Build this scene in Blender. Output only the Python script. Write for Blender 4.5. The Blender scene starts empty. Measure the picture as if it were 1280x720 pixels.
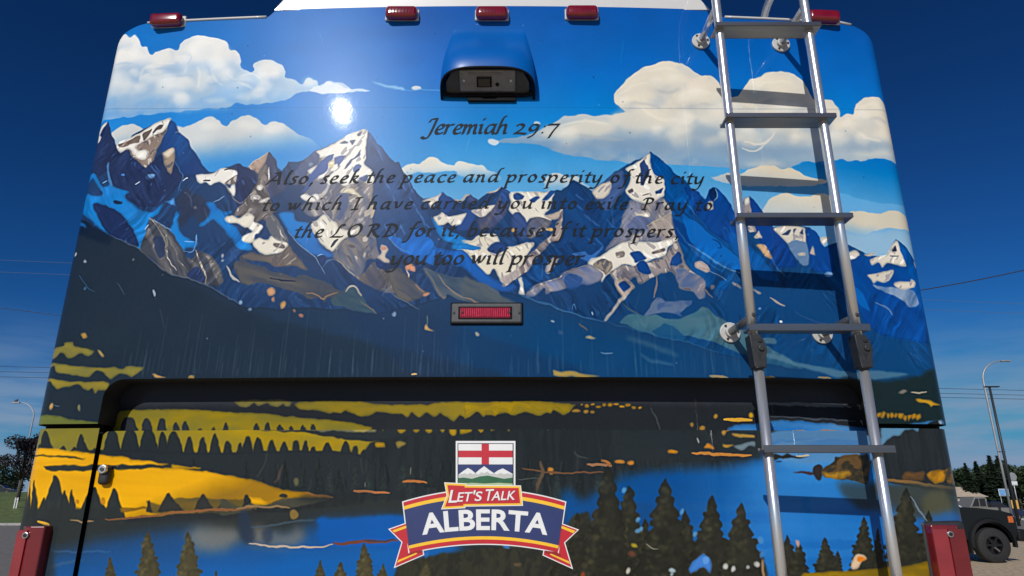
import bpy, bmesh, math, random
import numpy as np
from mathutils import Vector, Matrix

# ------------------------------------------------------------------ camera
scene = bpy.context.scene
COL = scene.collection
HC = 1.62                      # camera height above the ground
PITCH = math.radians(17.5)
FPX = 838.0                    # focal length in photo pixels (1280 wide)
cam_data = bpy.data.cameras.new('camera')
cam_data.sensor_width = 36.0
cam_data.lens = FPX * 36.0 / 1280.0
cam_data.clip_start = 0.05
cam_data.clip_end = 3000.0
cam = bpy.data.objects.new('camera', cam_data)
COL.objects.link(cam)
cam.location = (0, 0, HC)
cam.rotation_euler = (math.radians(90) + PITCH, 0, math.radians(0.0))
scene.camera = cam

# ------------------------------------------------------------------ light
SUN = Vector((-0.313, -0.857, 0.553)).normalized()      # towards the sun
sun_elev = math.asin(SUN.z)
sun_az = math.atan2(SUN.x, SUN.y)
world = bpy.data.worlds.new('World')
scene.world = world
world.use_nodes = True
wn = world.node_tree
wn.nodes.clear()
w_out = wn.nodes.new('ShaderNodeOutputWorld')
w_bg = wn.nodes.new('ShaderNodeBackground')
w_sky = wn.nodes.new('ShaderNodeTexSky')
w_sky.sky_type = 'NISHITA'
w_sky.sun_disc = False
w_sky.sun_elevation = sun_elev
w_sky.sun_rotation = sun_az
w_sky.altitude = 900
w_sky.air_density = 1.0
w_sky.dust_density = 0.3
w_sky.ozone_density = 4.0
w_gam = wn.nodes.new('ShaderNodeGamma')
w_gam.inputs['Gamma'].default_value = 1.55
w_bg.inputs['Strength'].default_value = 0.05
def wnode(t, **k):
    n = wn.nodes.new(t)
    for a, v in k.items(): setattr(n, a, v)
    return n
# deep polarised blue: the sky's own gradient, graded per channel with a soft shoulder
w_sep = wnode('ShaderNodeSeparateColor'); w_com = wnode('ShaderNodeCombineColor')
wn.links.new(w_sky.outputs[0], w_gam.inputs[0]); wn.links.new(w_gam.outputs[0], w_sep.inputs[0])
for i, (gain, top) in enumerate(((.11, 2.6), (.33, 5.6), (.46, 9.2))):
    mu = wnode('ShaderNodeMath', operation='MULTIPLY'); mu.inputs[1].default_value = gain
    mn = wnode('ShaderNodeMath', operation='SMOOTH_MIN'); mn.inputs[1].default_value = top; mn.inputs[2].default_value = top * .5
    wn.links.new(w_sep.outputs[i], mu.inputs[0]); wn.links.new(mu.outputs[0], mn.inputs[0]); wn.links.new(mn.outputs[0], w_com.inputs[i])
# thin pale cloud sheets low over the horizon
w_tc = wnode('ShaderNodeTexCoord'); w_sx = wnode('ShaderNodeSeparateXYZ'); w_mp = wnode('ShaderNodeMapping'); w_mp.inputs['Scale'].default_value = (2.2, 2.2, 16)
w_nz = wnode('ShaderNodeTexNoise'); w_nz.inputs['Scale'].default_value = 2.2; w_nz.inputs['Detail'].default_value = 7; w_nz.inputs['Roughness'].default_value = .55
wn.links.new(w_tc.outputs['Generated'], w_sx.inputs[0]); wn.links.new(w_tc.outputs['Generated'], w_mp.inputs[0]); wn.links.new(w_mp.outputs[0], w_nz.inputs['Vector'])
w_el = wnode('ShaderNodeMapRange', interpolation_type='SMOOTHSTEP'); w_el.inputs['From Min'].default_value = .24; w_el.inputs['From Max'].default_value = .05; wn.links.new(w_sx.outputs[2], w_el.inputs[0])
w_cn = wnode('ShaderNodeMapRange', interpolation_type='SMOOTHSTEP'); w_cn.inputs['From Min'].default_value = .30; w_cn.inputs['From Max'].default_value = .62; wn.links.new(w_nz.outputs['Fac'], w_cn.inputs[0])
w_fa = wnode('ShaderNodeMath', operation='MULTIPLY'); wn.links.new(w_el.outputs[0], w_fa.inputs[0]); wn.links.new(w_cn.outputs[0], w_fa.inputs[1])
w_fb = wnode('ShaderNodeMath', operation='MULTIPLY'); w_fb.inputs[1].default_value = .95; wn.links.new(w_fa.outputs[0], w_fb.inputs[0])
w_mx = wnode('ShaderNodeMix', data_type='RGBA'); w_mx.inputs[7].default_value = (4.4, 6.2, 9.0, 1)
wn.links.new(w_fb.outputs[0], w_mx.inputs[0]); wn.links.new(w_com.outputs[0], w_mx.inputs[6])
wn.links.new(w_mx.outputs[2], w_bg.inputs['Color']); wn.links.new(w_bg.outputs[0], w_out.inputs['Surface'])
sun_data = bpy.data.lights.new('sun', 'SUN')
sun_data.energy = 3.25
sun_data.angle = math.radians(0.53)
sun_data.color = (1.0, 0.965, 0.925)
sun = bpy.data.objects.new('sun', sun_data)
COL.objects.link(sun)
sun.rotation_euler = (-SUN).to_track_quat('-Z', 'Y').to_euler()
sun.location = SUN * 40
scene.view_settings.view_transform = 'Standard'
scene.view_settings.look = 'None'
scene.view_settings.exposure = 0.0
scene.view_settings.gamma = 1.0
scene.view_settings.use_curve_mapping = False

# ------------------------------------------------------------------ photo pixel -> place
DREAR = 1.82        # camera to the middle of the rear panel
RCURVE = 14.0       # bow of the rear panel, metres radius
XC = -0.055         # middle of the vehicle
HALF = 1.275        # half width of the vehicle
_c, _s = math.cos(PITCH), math.sin(PITCH)
def ray(px, py):
    a = (px - 640.0) / FPX; b = (360.0 - py) / FPX
    return (a, _c - _s * b, _s + _c * b)
def bow(x):
    return (x - XC) ** 2 / (2 * RCURVE)
def on_y(px, py, y):
    r = ray(px, py); t = y / r[1]
    return (r[0] * t, y, HC + r[2] * t)
def on_rear(px, py, off=0.0):
    y = DREAR + off
    for _ in range(6):
        p = on_y(px, py, y)
        y = DREAR + off + bow(p[0])
    return p
def on_ground(px, py, z=0.0):
    r = ray(px, py); t = (z - HC) / r[2]
    return (r[0] * t, r[1] * t, z)

# ------------------------------------------------------------------ the printed wrap: painter
VIEW = {'V1': (0, 0, .336), 'V2': (400, 0, .336), 'V3': (800, 0, .375), 'V4': (60, 130, .25), 'V5': (300, 140, .25),
        'V6': (580, 180, .25), 'V7': (860, 150, .25), 'V8': (60, 250, .25), 'W1': (300, 300, .25), 'W2': (580, 300, .25),
        'W3': (860, 300, .25), 'W4': (0, 400, .25), 'W5': (0, 540, .25), 'W6': (280, 440, .25), 'W7': (280, 540, .25),
        'W8': (580, 440, .25), 'X1': (580, 540, .25), 'X2': (860, 440, .25), 'X3': (860, 540, .25), 'P': (0, 0, 1),
        'A': (330, 190, .125), 'B': (480, 190, .125), 'C': (740, 190, .125), 'E': (360, 260, .140625), 'K': (470, 540, .25)}
def pts_of(view, s):
    if not isinstance(s, str):
        return [tuple(p) for p in s]
    ox, oy, k = VIEW[view]
    return [(ox + float(a.split(',')[0]) * k, oy + float(a.split(',')[1]) * k) for a in s.split()]
def chaikin(p, cut, closed=True):
    out = []
    n = len(p)
    for i in range(n if closed else n - 1):
        a, b = p[i], p[(i + 1) % n]
        out.append((a[0] + (b[0] - a[0]) * cut, a[1] + (b[1] - a[1]) * cut))
        out.append((b[0] + (a[0] - b[0]) * cut, b[1] + (a[1] - b[1]) * cut))
    if not closed:
        out = [p[0]] + out + [p[-1]]
    return out
def crom(p, n=4, closed=True):
    out = []; k = len(p)
    for i in range(k):
        a, b, c, d = p[i - 1], p[i], p[(i + 1) % k], p[(i + 2) % k]
        for j in range(n):
            t = j / n
            out.append(tuple(.5 * (2 * b[q] + (c[q] - a[q]) * t * .9 + (2 * a[q] - 5 * b[q] + 4 * c[q] - d[q]) * t * t + (3 * b[q] - a[q] - 3 * c[q] + d[q]) * t ** 3) for q in (0, 1)))
    return out
def boxblur(m, r):
    r = int(max(1, round(r)))
    for _ in range(2):
        for ax in (0, 1):
            pad = [(0, 0)] * m.ndim; pad[ax] = (r + 1, r)
            c = np.cumsum(np.pad(m, pad, mode='edge'), axis=ax, dtype=np.float64)
            n = m.shape[ax]
            hi = np.take(c, np.arange(2 * r + 1, 2 * r + 1 + n), axis=ax)
            lo = np.take(c, np.arange(0, n), axis=ax)
            m = ((hi - lo) / (2 * r + 1)).astype(np.float32)
    return m
_rng = np.random.RandomState(7)
_LAT = _rng.rand(256, 256).astype(np.float32)
def vnoise(u, v):
    iu = np.floor(u).astype(np.int64); iv = np.floor(v).astype(np.int64)
    fu = u - iu; fv = v - iv
    fu = fu * fu * (3 - 2 * fu); fv = fv * fv * (3 - 2 * fv)
    a = _LAT[iv & 255, iu & 255]; b = _LAT[iv & 255, (iu + 1) & 255]
    c = _LAT[(iv + 1) & 255, iu & 255]; d = _LAT[(iv + 1) & 255, (iu + 1) & 255]
    return (a * (1 - fu) + b * fu) * (1 - fv) + (c * (1 - fu) + d * fu) * fv

RIM = .3
class Canvas:
    """a sheet of print lying on the rear of the vehicle, in metres"""
    def __init__(s, x0, x1, z0, z1, off, ppm=850):
        s.x0, s.x1, s.z0, s.z1, s.off, s.ppm = x0, x1, z0, z1, off, ppm
        s.w = int((x1 - x0) * ppm); s.h = int((z1 - z0) * ppm)
        s.im = np.zeros((s.h, s.w, 3), np.float32)
    def m(s, p):
        q = on_rear(p[0], p[1], s.off)
        return ((q[0] - s.x0) * s.ppm, (q[2] - s.z0) * s.ppm)
    def cover(s, poly):
        xs = np.array([p[0] for p in poly]); ys = np.array([p[1] for p in poly])
        bx0 = max(0, int(xs.min()) - 1); bx1 = min(s.w, int(xs.max()) + 2)
        by0 = max(0, int(ys.min()) - 1); by1 = min(s.h, int(ys.max()) + 2)
        if bx1 <= bx0 or by1 <= by0:
            return None
        x2 = np.roll(xs, -1); y2 = np.roll(ys, -1)
        m = np.zeros((by1 - by0, bx1 - bx0), np.float32)
        ii = np.arange(bx0, bx1)
        SS = 3
        for j in range(by0, by1):
            for k in range(SS):
                y = j + (k + .5) / SS
                c = (ys <= y) != (y2 <= y)
                if not c.any():
                    continue
                xx = np.sort(xs[c] + (y - ys[c]) * (x2[c] - xs[c]) / (y2[c] - ys[c]))
                row = m[j - by0]
                for a, b in zip(xx[::2], xx[1::2]):
                    ia = max(bx0, int(a)); ib = min(bx1, int(b) + 1)
                    if ib > ia:
                        t = ii[ia - bx0:ib - bx0]
                        row[ia - bx0:ib - bx0] += (np.clip(b - t, 0, 1) - np.clip(a - t, 0, 1)) / SS
        return m, bx0, by0
    def fill(s, view, pts, col, sm=1, blur=0, a=1.0, grad=None, tex=None, fade=None):
        """blur in photo px; grad = (p0, p1, col2); tex = (amount, along px, across px, angle, col2); fade = (p0 opaque, p1 clear)"""
        p = pts_of(view, pts)
        if sm == 1:
            p = crom(p)
        elif sm == .5:
            p = chaikin(p, .12)
        poly = [s.m(q) for q in p]
        pad = 0
        pm = s.ppm * 0.0023
        r = s.cover(poly)
        if r is None:
            return
        m, bx, by = r
        if blur:
            pad = int(blur * pm * 2) + 2
            y0 = max(0, by - pad); x0 = max(0, bx - pad)
            y1 = min(s.h, by + m.shape[0] + pad); x1 = min(s.w, bx + m.shape[1] + pad)
            big = np.zeros((y1 - y0, x1 - x0), np.float32)
            big[by - y0:by - y0 + m.shape[0], bx - x0:bx - x0 + m.shape[1]] = m
            m = boxblur(big, blur * pm / 1.6); bx, by = x0, y0
        H, W = m.shape
        jj, ii = np.mgrid[by:by + H, bx:bx + W].astype(np.float32)
        c = np.empty((H, W, 3), np.float32); c[:] = np.array(col, np.float32) / 255
        def ramp(p0, p1):
            A = s.m(p0); B = s.m(p1); dx, dy = B[0] - A[0], B[1] - A[1]
            return np.clip(((ii - A[0]) * dx + (jj - A[1]) * dy) / (dx * dx + dy * dy), 0, 1)
        if grad:
            t = ramp(grad[0], grad[1])[..., None]
            c = c * (1 - t) + np.array(grad[2], np.float32) / 255 * t
        if tex:
            amt, la, lc, ang, c2 = tex
            ca, sa = math.cos(math.radians(ang)), math.sin(math.radians(ang))
            u = (ii * ca + jj * sa) / (la * pm); v = (-ii * sa + jj * ca) / (lc * pm)
            wob = vnoise(u * .7 + 9, v * .35 + 3) * 2.2
            n = vnoise(u + 31, v + wob) * .65 + vnoise(u * 2.3 + 7, v * 2.3 + wob) * .35
            t = np.clip((n - .5) * 3.2 + .5, 0, 1)[..., None] * amt
            c = c * (1 - t) + np.array(c2, np.float32) / 255 * t
        if RIM and blur <= .6 and min(H, W) > 14:      # the print has a darker line just inside every shape
            pm_ = np.pad(m, 4); rim = np.clip(m - boxblur(pm_, 3)[4:-4, 4:-4], 0, 1)[..., None] * 1.7
            c = c * (1 - RIM * np.clip(rim, 0, 1))
        m = np.clip(m, 0, 1) * a
        if fade:
            f = 1 - ramp(fade[0], fade[1])
            m = m * f * f * (3 - 2 * f)
        m = m[..., None]
        dst = s.im[by:by + H, bx:bx + W]
        dst *= 1 - m
        dst += c * m
    def line(s, view, pts, w, col, a=1.0, blur=0, taper=True):
        p = chaikin(chaikin(pts_of(view, pts), .25, False), .25, False)
        n = len(p); L = []; R = []
        for i in range(n):
            q0 = p[max(0, i - 1)]; q1 = p[min(n - 1, i + 1)]
            dx, dy = q1[0] - q0[0], q1[1] - q0[1]; d = math.hypot(dx, dy) or 1
            k = w / 2 * ((.35 + .65 * math.sin(math.pi * min(1, max(0, i / (n - 1))))) if taper else 1)
            L.append((p[i][0] - dy / d * k, p[i][1] + dx / d * k)); R.append((p[i][0] + dy / d * k, p[i][1] - dx / d * k))
        s.fill('P', L + R[::-1], col, 0, blur, a)
    def dot(s, view, x, y, rx, ry, col, a=1.0, blur=0, rot=0):
        ox, oy, k = VIEW[view]
        pts = []
        for i in range(12):
            t = i * math.pi / 6
            u, v = rx * math.cos(t), ry * math.sin(t)
            pts.append((ox + k * (x + u * math.cos(rot) - v * math.sin(rot)), oy + k * (y + u * math.sin(rot) + v * math.cos(rot))))
        s.fill('P', pts, col, 0, blur, a)
    def warp(s, amp, scale):
        jj, ii = np.mgrid[0:s.h, 0:s.w].astype(np.float32)
        dx = (vnoise(ii / scale, jj / scale + 40) + .5 * vnoise(ii / scale * 2.3 + 9, jj / scale * 2.3) - .75) * 2 * amp
        dy = (vnoise(ii / scale + 77, jj / scale) + .5 * vnoise(ii / scale * 2.3, jj / scale * 2.3 + 31) - .75) * 2 * amp
        x = np.clip(ii + dx, 0, s.w - 1.01); y = np.clip(jj + dy, 0, s.h - 1.01)
        ix = x.astype(np.int32); iy = y.astype(np.int32); fx = (x - ix)[..., None]; fy = (y - iy)[..., None]
        a = s.im
        s.im = (a[iy, ix] * (1 - fx) + a[iy, ix + 1] * fx) * (1 - fy) + (a[iy + 1, ix] * (1 - fx) + a[iy + 1, ix + 1] * fx) * fy
    def brushed(s, before, amt):
        """crisp streaks and facets running down the slopes, only where the range was painted over the sky"""
        msk = np.clip(np.abs(s.im - before).sum(2) * 6, 0, 1)
        jj, ii = np.mgrid[0:s.h, 0:s.w].astype(np.float32)
        out = 0; fac = 0
        sel = np.clip((vnoise(ii / 110. + 5, jj / 110.) - .5) * 9 + .5, 0, 1)
        for k, ang in enumerate((56, 124)):
            ca, sa = math.cos(math.radians(ang)), math.sin(math.radians(ang))
            u = (ii * ca + jj * sa); v = (-ii * sa + jj * ca)
            v = v + 22 * vnoise(u / 55. + k * 9, v / 48.)
            n = .6 * vnoise(u / 85. + 3, v / 9.) + .4 * vnoise(u / 40., v / 4.4 + 8) - .5
            q = .62 * vnoise(u / 34. + 17, v / 8.) + .38 * vnoise(u / 15. + 5, v / 5.) - .5
            w = (sel if k else 1 - sel)
            out = out + n * w; fac = fac + q * w
        lum = s.im.mean(2)
        lo = np.clip((vnoise(ii / 60., jj / 60. + 9) - .35) * 3, 0, 1)
        g = out * amt * msk * np.clip((.78 - lum) * 4, .15, 1) * lo
        s.im = np.clip(s.im * (1 + g * 1.3)[..., None] + (g * .08)[..., None], 0, 1)
        def lay(sel_, col, a):
            nonlocal_ = (sel_ * msk * a)[..., None]
            s.im = s.im * (1 - nonlocal_) + np.array(col, np.float32) / 255 * nonlocal_
        step = lambda t, w_=.03: np.clip((fac - t) / w_, 0, 1)
        snow = np.clip((lum - .66) * 10, 0, 1); rock = np.clip((lum - .34) * 12, 0, 1) * np.clip((.62 - lum) * 12, 0, 1); dark = np.clip((.30 - lum) * 10, 0, 1)
        warm = np.clip((s.im[..., 0] - s.im[..., 2] + .10) * 8, 0, 1)
        lay(snow * step(.20), (150, 146, 150), .75); lay(snow * np.clip((-.20 - fac) / .03, 0, 1), (250, 248, 240), .8)
        lay(rock * warm * step(.17), (214, 206, 194), .7); lay(rock * warm * np.clip((-.15 - fac) / .03, 0, 1), (76, 76, 88), .7)
        lay(dark * step(.24) * lo, (70, 112, 172), .55); lay(dark * np.clip((-.20 - fac) / .03, 0, 1) * lo, (16, 30, 58), .55)
    def sharpen(s, k, r):
        s.im = np.clip(s.im + k * (s.im - boxblur(s.im, r)), 0, 1)
    def grain(s, seed, amt=.012):
        jj, ii = np.mgrid[0:s.h, 0:s.w].astype(np.float32)
        n = vnoise(ii / 2.1 + seed, jj / 7.0) - .5
        n2 = vnoise(ii / 60. + seed, jj / 45.) - .5
        s.im = np.clip(s.im * (1 + n2[..., None] * .05) + n[..., None] * amt, 0, 1)

def forest(x0, y0, x1, y1, n, amp, seed, base=None, spiky=.5):
    """photo points of a row of tree tops from (x0,y0) to (x1,y1) closed at a base line"""
    rnd = random.Random(seed); pts = []
    for i in range(n):
        t0, t1 = i / n, (i + 1) / n
        xa, xb = x0 + (x1 - x0) * t0, x0 + (x1 - x0) * t1
        yv = y0 + (y1 - y0) * t0
        h = amp * rnd.uniform(.35, 1.15); w = xb - xa; c = xa + w * rnd.uniform(.4, .6); k = rnd.uniform(.10, .30) * (1.3 - spiky)
        pts += [(xa, yv + amp * rnd.uniform(-.1, .25)), (c - w * (.16 + k * .6), yv - h * .62), (c - w * k * .5, yv - h), (c + w * k * .5, yv - h), (c + w * (.16 + k * .6), yv - h * .62)]
    pts.append((x1, y1))
    b = base if base is not None else max(y0, y1) + 30
    return pts + [(x1, b), (x0, b)]
def conifer(c, x, y, hw, h, col, lit, seed, dense=1.0):
    rnd = random.Random(seed); L = []; R = []
    n = 9
    for i in range(1, n + 1):
        t = i / n
        for S, sg in ((L, -1), (R, 1)):
            w = hw * (t ** .72) * rnd.uniform(.82, 1.14)
            yy = y + h * t + rnd.uniform(-.03, .02) * h
            S += [(x + sg * w * .93, yy - h * .035), (x + sg * w, yy), (x + sg * w * rnd.uniform(.76, .9), yy + h * .03)]
    c.fill('P', [(x - .6, y - 2), (x + .8, y - 2)] + R + L[::-1], col, 1, .45, 1, tex=(.5, hw * .35, hw * .22, 20, tuple(v * .72 for v in col)))
    for i in range(int(34 * dense)):
        t = rnd.uniform(.05, .97) ** .85; u = rnd.uniform(-.9, .5)
        w = hw * (t ** .75)
        k = rnd.uniform(.4, 1)
        c.dot('P', x + u * w, y + h * t, hw * .12 * k, hw * .10 * k, lit, rnd.uniform(.10, .36) * (1 if u < 0 else .5), 1.5, rnd.uniform(-.9, .3))

def inside(poly, x, y):
    r = False; n = len(poly)
    for i in range(n):
        (xa, ya), (xb, yb) = poly[i - 1], poly[i]
        if (ya > y) != (yb > y) and x < xa + (y - ya) * (xb - xa) / (yb - ya): r = not r
    return r
def puffs(c, poly, n, r0, r1, light, shade, seed, y_fade):
    """rounded billows inside a cloud: lit crown, soft shade below"""
    rnd = random.Random(seed); xs = [q[0] for q in poly]; ys = [q[1] for q in poly]
    lst = []
    for _ in range(n * 30):
        x, y = rnd.uniform(min(xs), max(xs)), rnd.uniform(min(ys), max(ys)); r = rnd.uniform(r0, r1)
        if y < y_fade and all(inside(poly, x + a * r * .8, y + b * r * .8) for a, b in ((0, -1), (-1, 0), (1, 0), (0, 1))):
            lst.append((y, x, r))
        if len(lst) >= n: break
    for y, x, r in sorted(lst):
        c.dot('P', x + r * .15, y + r * .55, r * 1.0, r * .55, shade, .26, r * .5)
        c.dot('P', x - r * .1, y - r * .1, r * .82, r * .66, light, .42, r * .38)
        c.dot('P', x - r * .15, y - r * .35, r * .55, r * .28, (246, 244, 236), .22, r * .35)

# ------------------------------------------------------------------ the printed wrap: picture on the upper rear cap
NAVY = (32, 60, 100); NAVY2 = (16, 66, 116); SNOW = (234, 231, 220); CREAM = (228, 222, 204)
TAN = (146, 130, 118); ROCK = (112, 106, 106); ICE = (36, 126, 200)
CX0, CX1 = XC - 1.34, XC + 1.34
cap = Canvas(CX0, CX1, 1.74, 3.30, 0.0)
def paint_cap(c):
    F, L, D = c.fill, c.line, c.dot
    # sky
    stops = [(-60, (0, 76, 156)), (20, (0, 86, 168)), (90, (0, 104, 188)), (150, (28, 130, 204)), (210, (74, 158, 212)), (270, (112, 170, 212)), (540, (90, 150, 200))]
    zz = np.array([c.m((600, y))[1] for y, _ in stops][::-1]); cc = np.array([k for _, k in stops][::-1], np.float32) / 255
    rows = np.arange(c.h)
    for k in range(3):
        c.im[:, :, k] = np.interp(rows, zz, cc[:, k])[:, None]
    F('P', [(100, -40), (430, -40), (520, 120), (500, 230), (60, 230)], (52, 134, 210), 1, 60, .55)  # paler blue: sun haze washing the upper left, painted into the print
    # big cloud upper left
    big = '395,300 405,230 425,170 440,140 465,127 480,142 500,133 517,150 527,172 548,175 560,205 590,193 625,180 665,185 675,160 710,140 750,133 795,140 845,155 858,188 885,195 898,225 893,252 930,268 948,262 940,243 965,225 1010,222 1048,240 1064,265 1060,292 1095,300 1122,312 1147,290 1177,300 1190,322 1225,300 1258,308 1300,325 1300,345 1210,350 1150,343 1100,350 1062,372 1000,383 950,392 880,386 850,400 800,405 700,410 600,423 480,436 360,450 330,450 330,380'
    F('V1', big, (230, 231, 228), 1, .8, 1, grad=((250, 70), (235, 142), (108, 164, 214)), tex=(.38, 22, 16, 25, (192, 204, 210)))
    for x, y, rx, ry, a in ((760, 190, 70, 45, .8), (820, 210, 45, 45, .6), (690, 210, 40, 30, .6), (600, 230, 45, 35, .6), (560, 270, 40, 25, .55), (1000, 260, 45, 30, .7), (470, 215, 50, 40, .6), (480, 160, 25, 20, .5), (740, 300, 40, 40, .5), (640, 300, 80, 28, .45), (590, 330, 50, 20, .4), (800, 378, 45, 10, .5), (930, 360, 60, 12, .4), (1150, 305, 25, 12, .6), (880, 300, 60, 22, .35)):
        D('V1', x, y, rx, ry, (238, 234, 222), a, 6)
    for x, y, rx, ry, a in ((640, 260, 45, 22, .6), (690, 205, 22, 9, .55), (720, 270, 18, 40, .4), (860, 265, 40, 30, .45), (500, 270, 60, 40, .5), (800, 290, 18, 30, .45), (520, 330, 60, 30, .5), (1020, 315, 60, 14, .5), (720, 395, 150, 14, .6), (480, 400, 140, 20, .7), (960, 335, 60, 14, .4)):
        D('V1', x, y, rx, ry, (142, 176, 208), a, 7)
    for p_, w_ in (('522,300 522,275 540,255 575,240', 3.5), ('525,290 560,272 600,268', 2.2), ('680,205 700,235 690,270', 2), ('735,250 745,290 735,330', 3), ('790,270 800,300 830,320', 2.5), ('840,265 880,300 940,330', 2.5), ('900,285 940,270 980,300', 2), ('580,225 610,240 650,235', 2.5), ('425,200 470,190 505,210', 3)):
        L('V1', p_, w_, (238, 236, 226), .55, 1.6)
    for p_, w_ in (('545,262 600,255 650,262', 2.5), ('700,200 715,215 700,235', 2.5), ('770,250 790,290 800,320', 3), ('600,290 660,280 720,285', 3), ('430,240 480,235 520,245', 3), ('870,300 930,310 990,330', 3)):
        L('V1', p_, w_, (160, 186, 212), .5, 2)
    # soft folds of the right cloud
    puffs(c, pts_of('V1', big), 26, 8, 19, (236, 235, 228), (150, 182, 212), 4, 128)
    # low cloud bank behind the left peaks
    F('V1', '400,600 412,500 450,472 485,460 525,478 570,500 640,520 640,620 400,640', (214, 212, 204), 1, 1, .95, fade=((150, 165), (150, 205)))
    F('V1', '640,480 700,468 740,455 785,433 812,447 842,470 870,450 920,427 955,440 985,465 1020,450 1050,460 1100,495 1180,540 1100,600 760,640 690,600', (212, 212, 206), 1, 1.2, .95, fade=((270, 168), (270, 210)))
    for x, y in ((785, 460), (920, 455), (1020, 470)):
        D('V1', x, y + 10, 40, 18, (228, 226, 216), .6, 5)
    # wisps
    F('V2', '-30,325 10,310 30,300 62,312 100,330 190,337 120,346 -30,346', (222, 228, 232), 1, 1.2, .8)
    F('V2', '190,300 250,318 300,322 312,335 240,324', (170, 208, 236), 1, 1.5, .7)
    F('V2', '338,326 355,321 378,331 356,337', (226, 226, 220), 1, .8, .9)
    L('V2', '300,332 440,338 600,345', 1.2, (150, 196, 232), .5, 1.2)
    # middle low clouds
    F('B', '150,190 215,135 290,112 360,122 400,85 450,52 500,50 550,85 620,118 690,140 730,105 790,93 860,115 940,145 1000,138 1060,185 1160,240 1140,300 760,240 700,185 640,195 500,205 380,205 280,230 180,330', (228, 222, 204), 1, 1, 1, grad=((560, 198), (560, 220), (200, 212, 214)), fade=((560, 208), (560, 232)))
    F('V6', '400,190 440,148 480,145 520,165 560,160 600,200 640,240 420,240', (214, 214, 206), 1, 1.2, .9, fade=((700, 220), (700, 245)))
    # big cloud on the right
    rcl = [(612, 176), (640, 173), (662, 169), (680, 160), (700, 148), (725, 142), (740, 145), (768, 143), (782, 140), (768, 129), (767, 116), (785, 98), (803, 84), (820, 80), (832, 76), (850, 78), (865, 87), (875, 96), (890, 95), (901, 106), (908, 125), (924, 120), (931, 108), (938, 99), (950, 98), (961, 90), (977, 89), (996, 95), (1009, 109), (1016, 126), (1030, 125), (1041, 126), (1048, 137), (1050, 147), (1058, 141), (1067, 143), (1070, 131), (1079, 122), (1097, 121), (1107, 128), (1113, 140), (1128, 165), (1140, 206), (1122, 204), (1107, 200), (1095, 199), (1080, 202), (1072, 200), (1060, 201), (1045, 201), (1022, 203), (1005, 202), (985, 212), (940, 212), (890, 208), (820, 206), (780, 203), (750, 200), (720, 196), (700, 192), (680, 183), (660, 180), (635, 180)]
    F('P', rcl,
      (228, 219, 200), .5, .8, 1, grad=((880, 140), (880, 203), (118, 156, 188)), tex=(.34, 26, 15, 15, (184, 190, 190)))
    for x, y, rx, ry, a in ((835, 100, 22, 16, .7), (800, 115, 22, 20, .7), (865, 115, 24, 18, .6), (840, 140, 35, 16, .5), (740, 160, 30, 10, .7), (700, 165, 24, 8, .6), (970, 105, 24, 12, .8), (985, 120, 20, 10, .6), (1095, 140, 16, 14, .8), (1075, 160, 16, 10, .7), (1100, 165, 14, 12, .6), (900, 150, 25, 10, .4), (940, 178, 14, 6, .7), (920, 172, 10, 5, .6), (890, 178, 12, 6, .6), (1000, 165, 20, 8, .5), (1035, 140, 12, 9, .6), (800, 150, 40, 14, .6), (1090, 192, 25, 4, .5), (955, 205, 25, 3, .6)):
        D('P', x, y, rx, ry, (230, 220, 198), a, 6)
    for x, y, rx, ry, a in ((850, 185, 90, 9, .5), (960, 190, 60, 9, .6), (1070, 182, 50, 8, .5), (1020, 160, 20, 9, .5), (800, 178, 60, 7, .4), (952, 160, 10, 5, .5), (745, 182, 50, 6, .4), (820, 128, 12, 8, .25), (880, 165, 24, 8, .4)):
        D('P', x, y, rx, ry, (120, 150, 178), a, 7)
    for p_, w_ in (([(770, 120), (790, 108), (812, 104)], 4), ([(810, 90), (830, 84), (850, 88)], 4), ([(850, 120), (872, 112), (890, 118)], 4), ([(800, 135), (820, 150), (845, 150)], 4), ([(700, 158), (730, 150), (760, 156)], 3), ([(940, 112), (965, 100), (990, 104)], 4), ([(1075, 135), (1090, 128), (1104, 136)], 4), ([(1062, 158), (1080, 172), (1100, 176)], 4)):
        L('P', p_, w_, (236, 228, 208), .6, 2)
    for p_, w_ in (([(778, 132), (800, 128), (826, 134)], 4), ([(860, 135), (880, 128), (900, 134)], 4), ([(820, 112), (835, 118), (850, 112)], 4), ([(950, 128), (975, 124), (1000, 130)], 4), ([(1080, 150), (1096, 148), (1110, 154)], 4), ([(700, 172), (740, 170), (780, 176)], 4)):
        L('P', p_, w_, (176, 180, 178), .5, 2.5)
    puffs(c, rcl, 30, 9, 22, (234, 226, 206), (158, 172, 182), 9, 176)
    L('V3', '420,475 400,500 370,505 340,490', 2.2, (236, 226, 204), .7, 1.2)
    L('P', [(930, 176), (950, 182), (962, 175), (970, 165)], 2.5, (232, 222, 200), .7, 1.2)
    D('V2', 645, 528, 20, 12, (216, 220, 220), .9, 1)
    D('P', 672, 155, 4, 3, (226, 226, 220), .8, .8)
    # blue window and low clouds on the right
    F('V7', '520,240 560,225 600,207 650,212 740,205 770,196 800,205 850,200 880,208 940,198 990,201 1050,215 1110,220 1200,400 1130,430 1000,420 880,400 780,370 680,330 620,290', (6, 112, 188), 1, 1.2, .95, grad=((1080, 200), (1080, 262), (90, 160, 205)))
    F('V7', '120,292 200,265 270,268 320,245 380,222 430,230 470,250 510,243 560,265 620,290 690,305 640,330 300,330 180,315', (220, 208, 182), 1, 1, 1, grad=((950, 210), (950, 232), (176, 190, 198)))
    F('V7', '360,470 400,412 440,376 490,365 540,380 600,385 650,372 720,385 740,480 720,520 380,500', (218, 208, 186), 1, 1, 1, grad=((990, 245), (990, 275), (180, 195, 200)))
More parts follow.
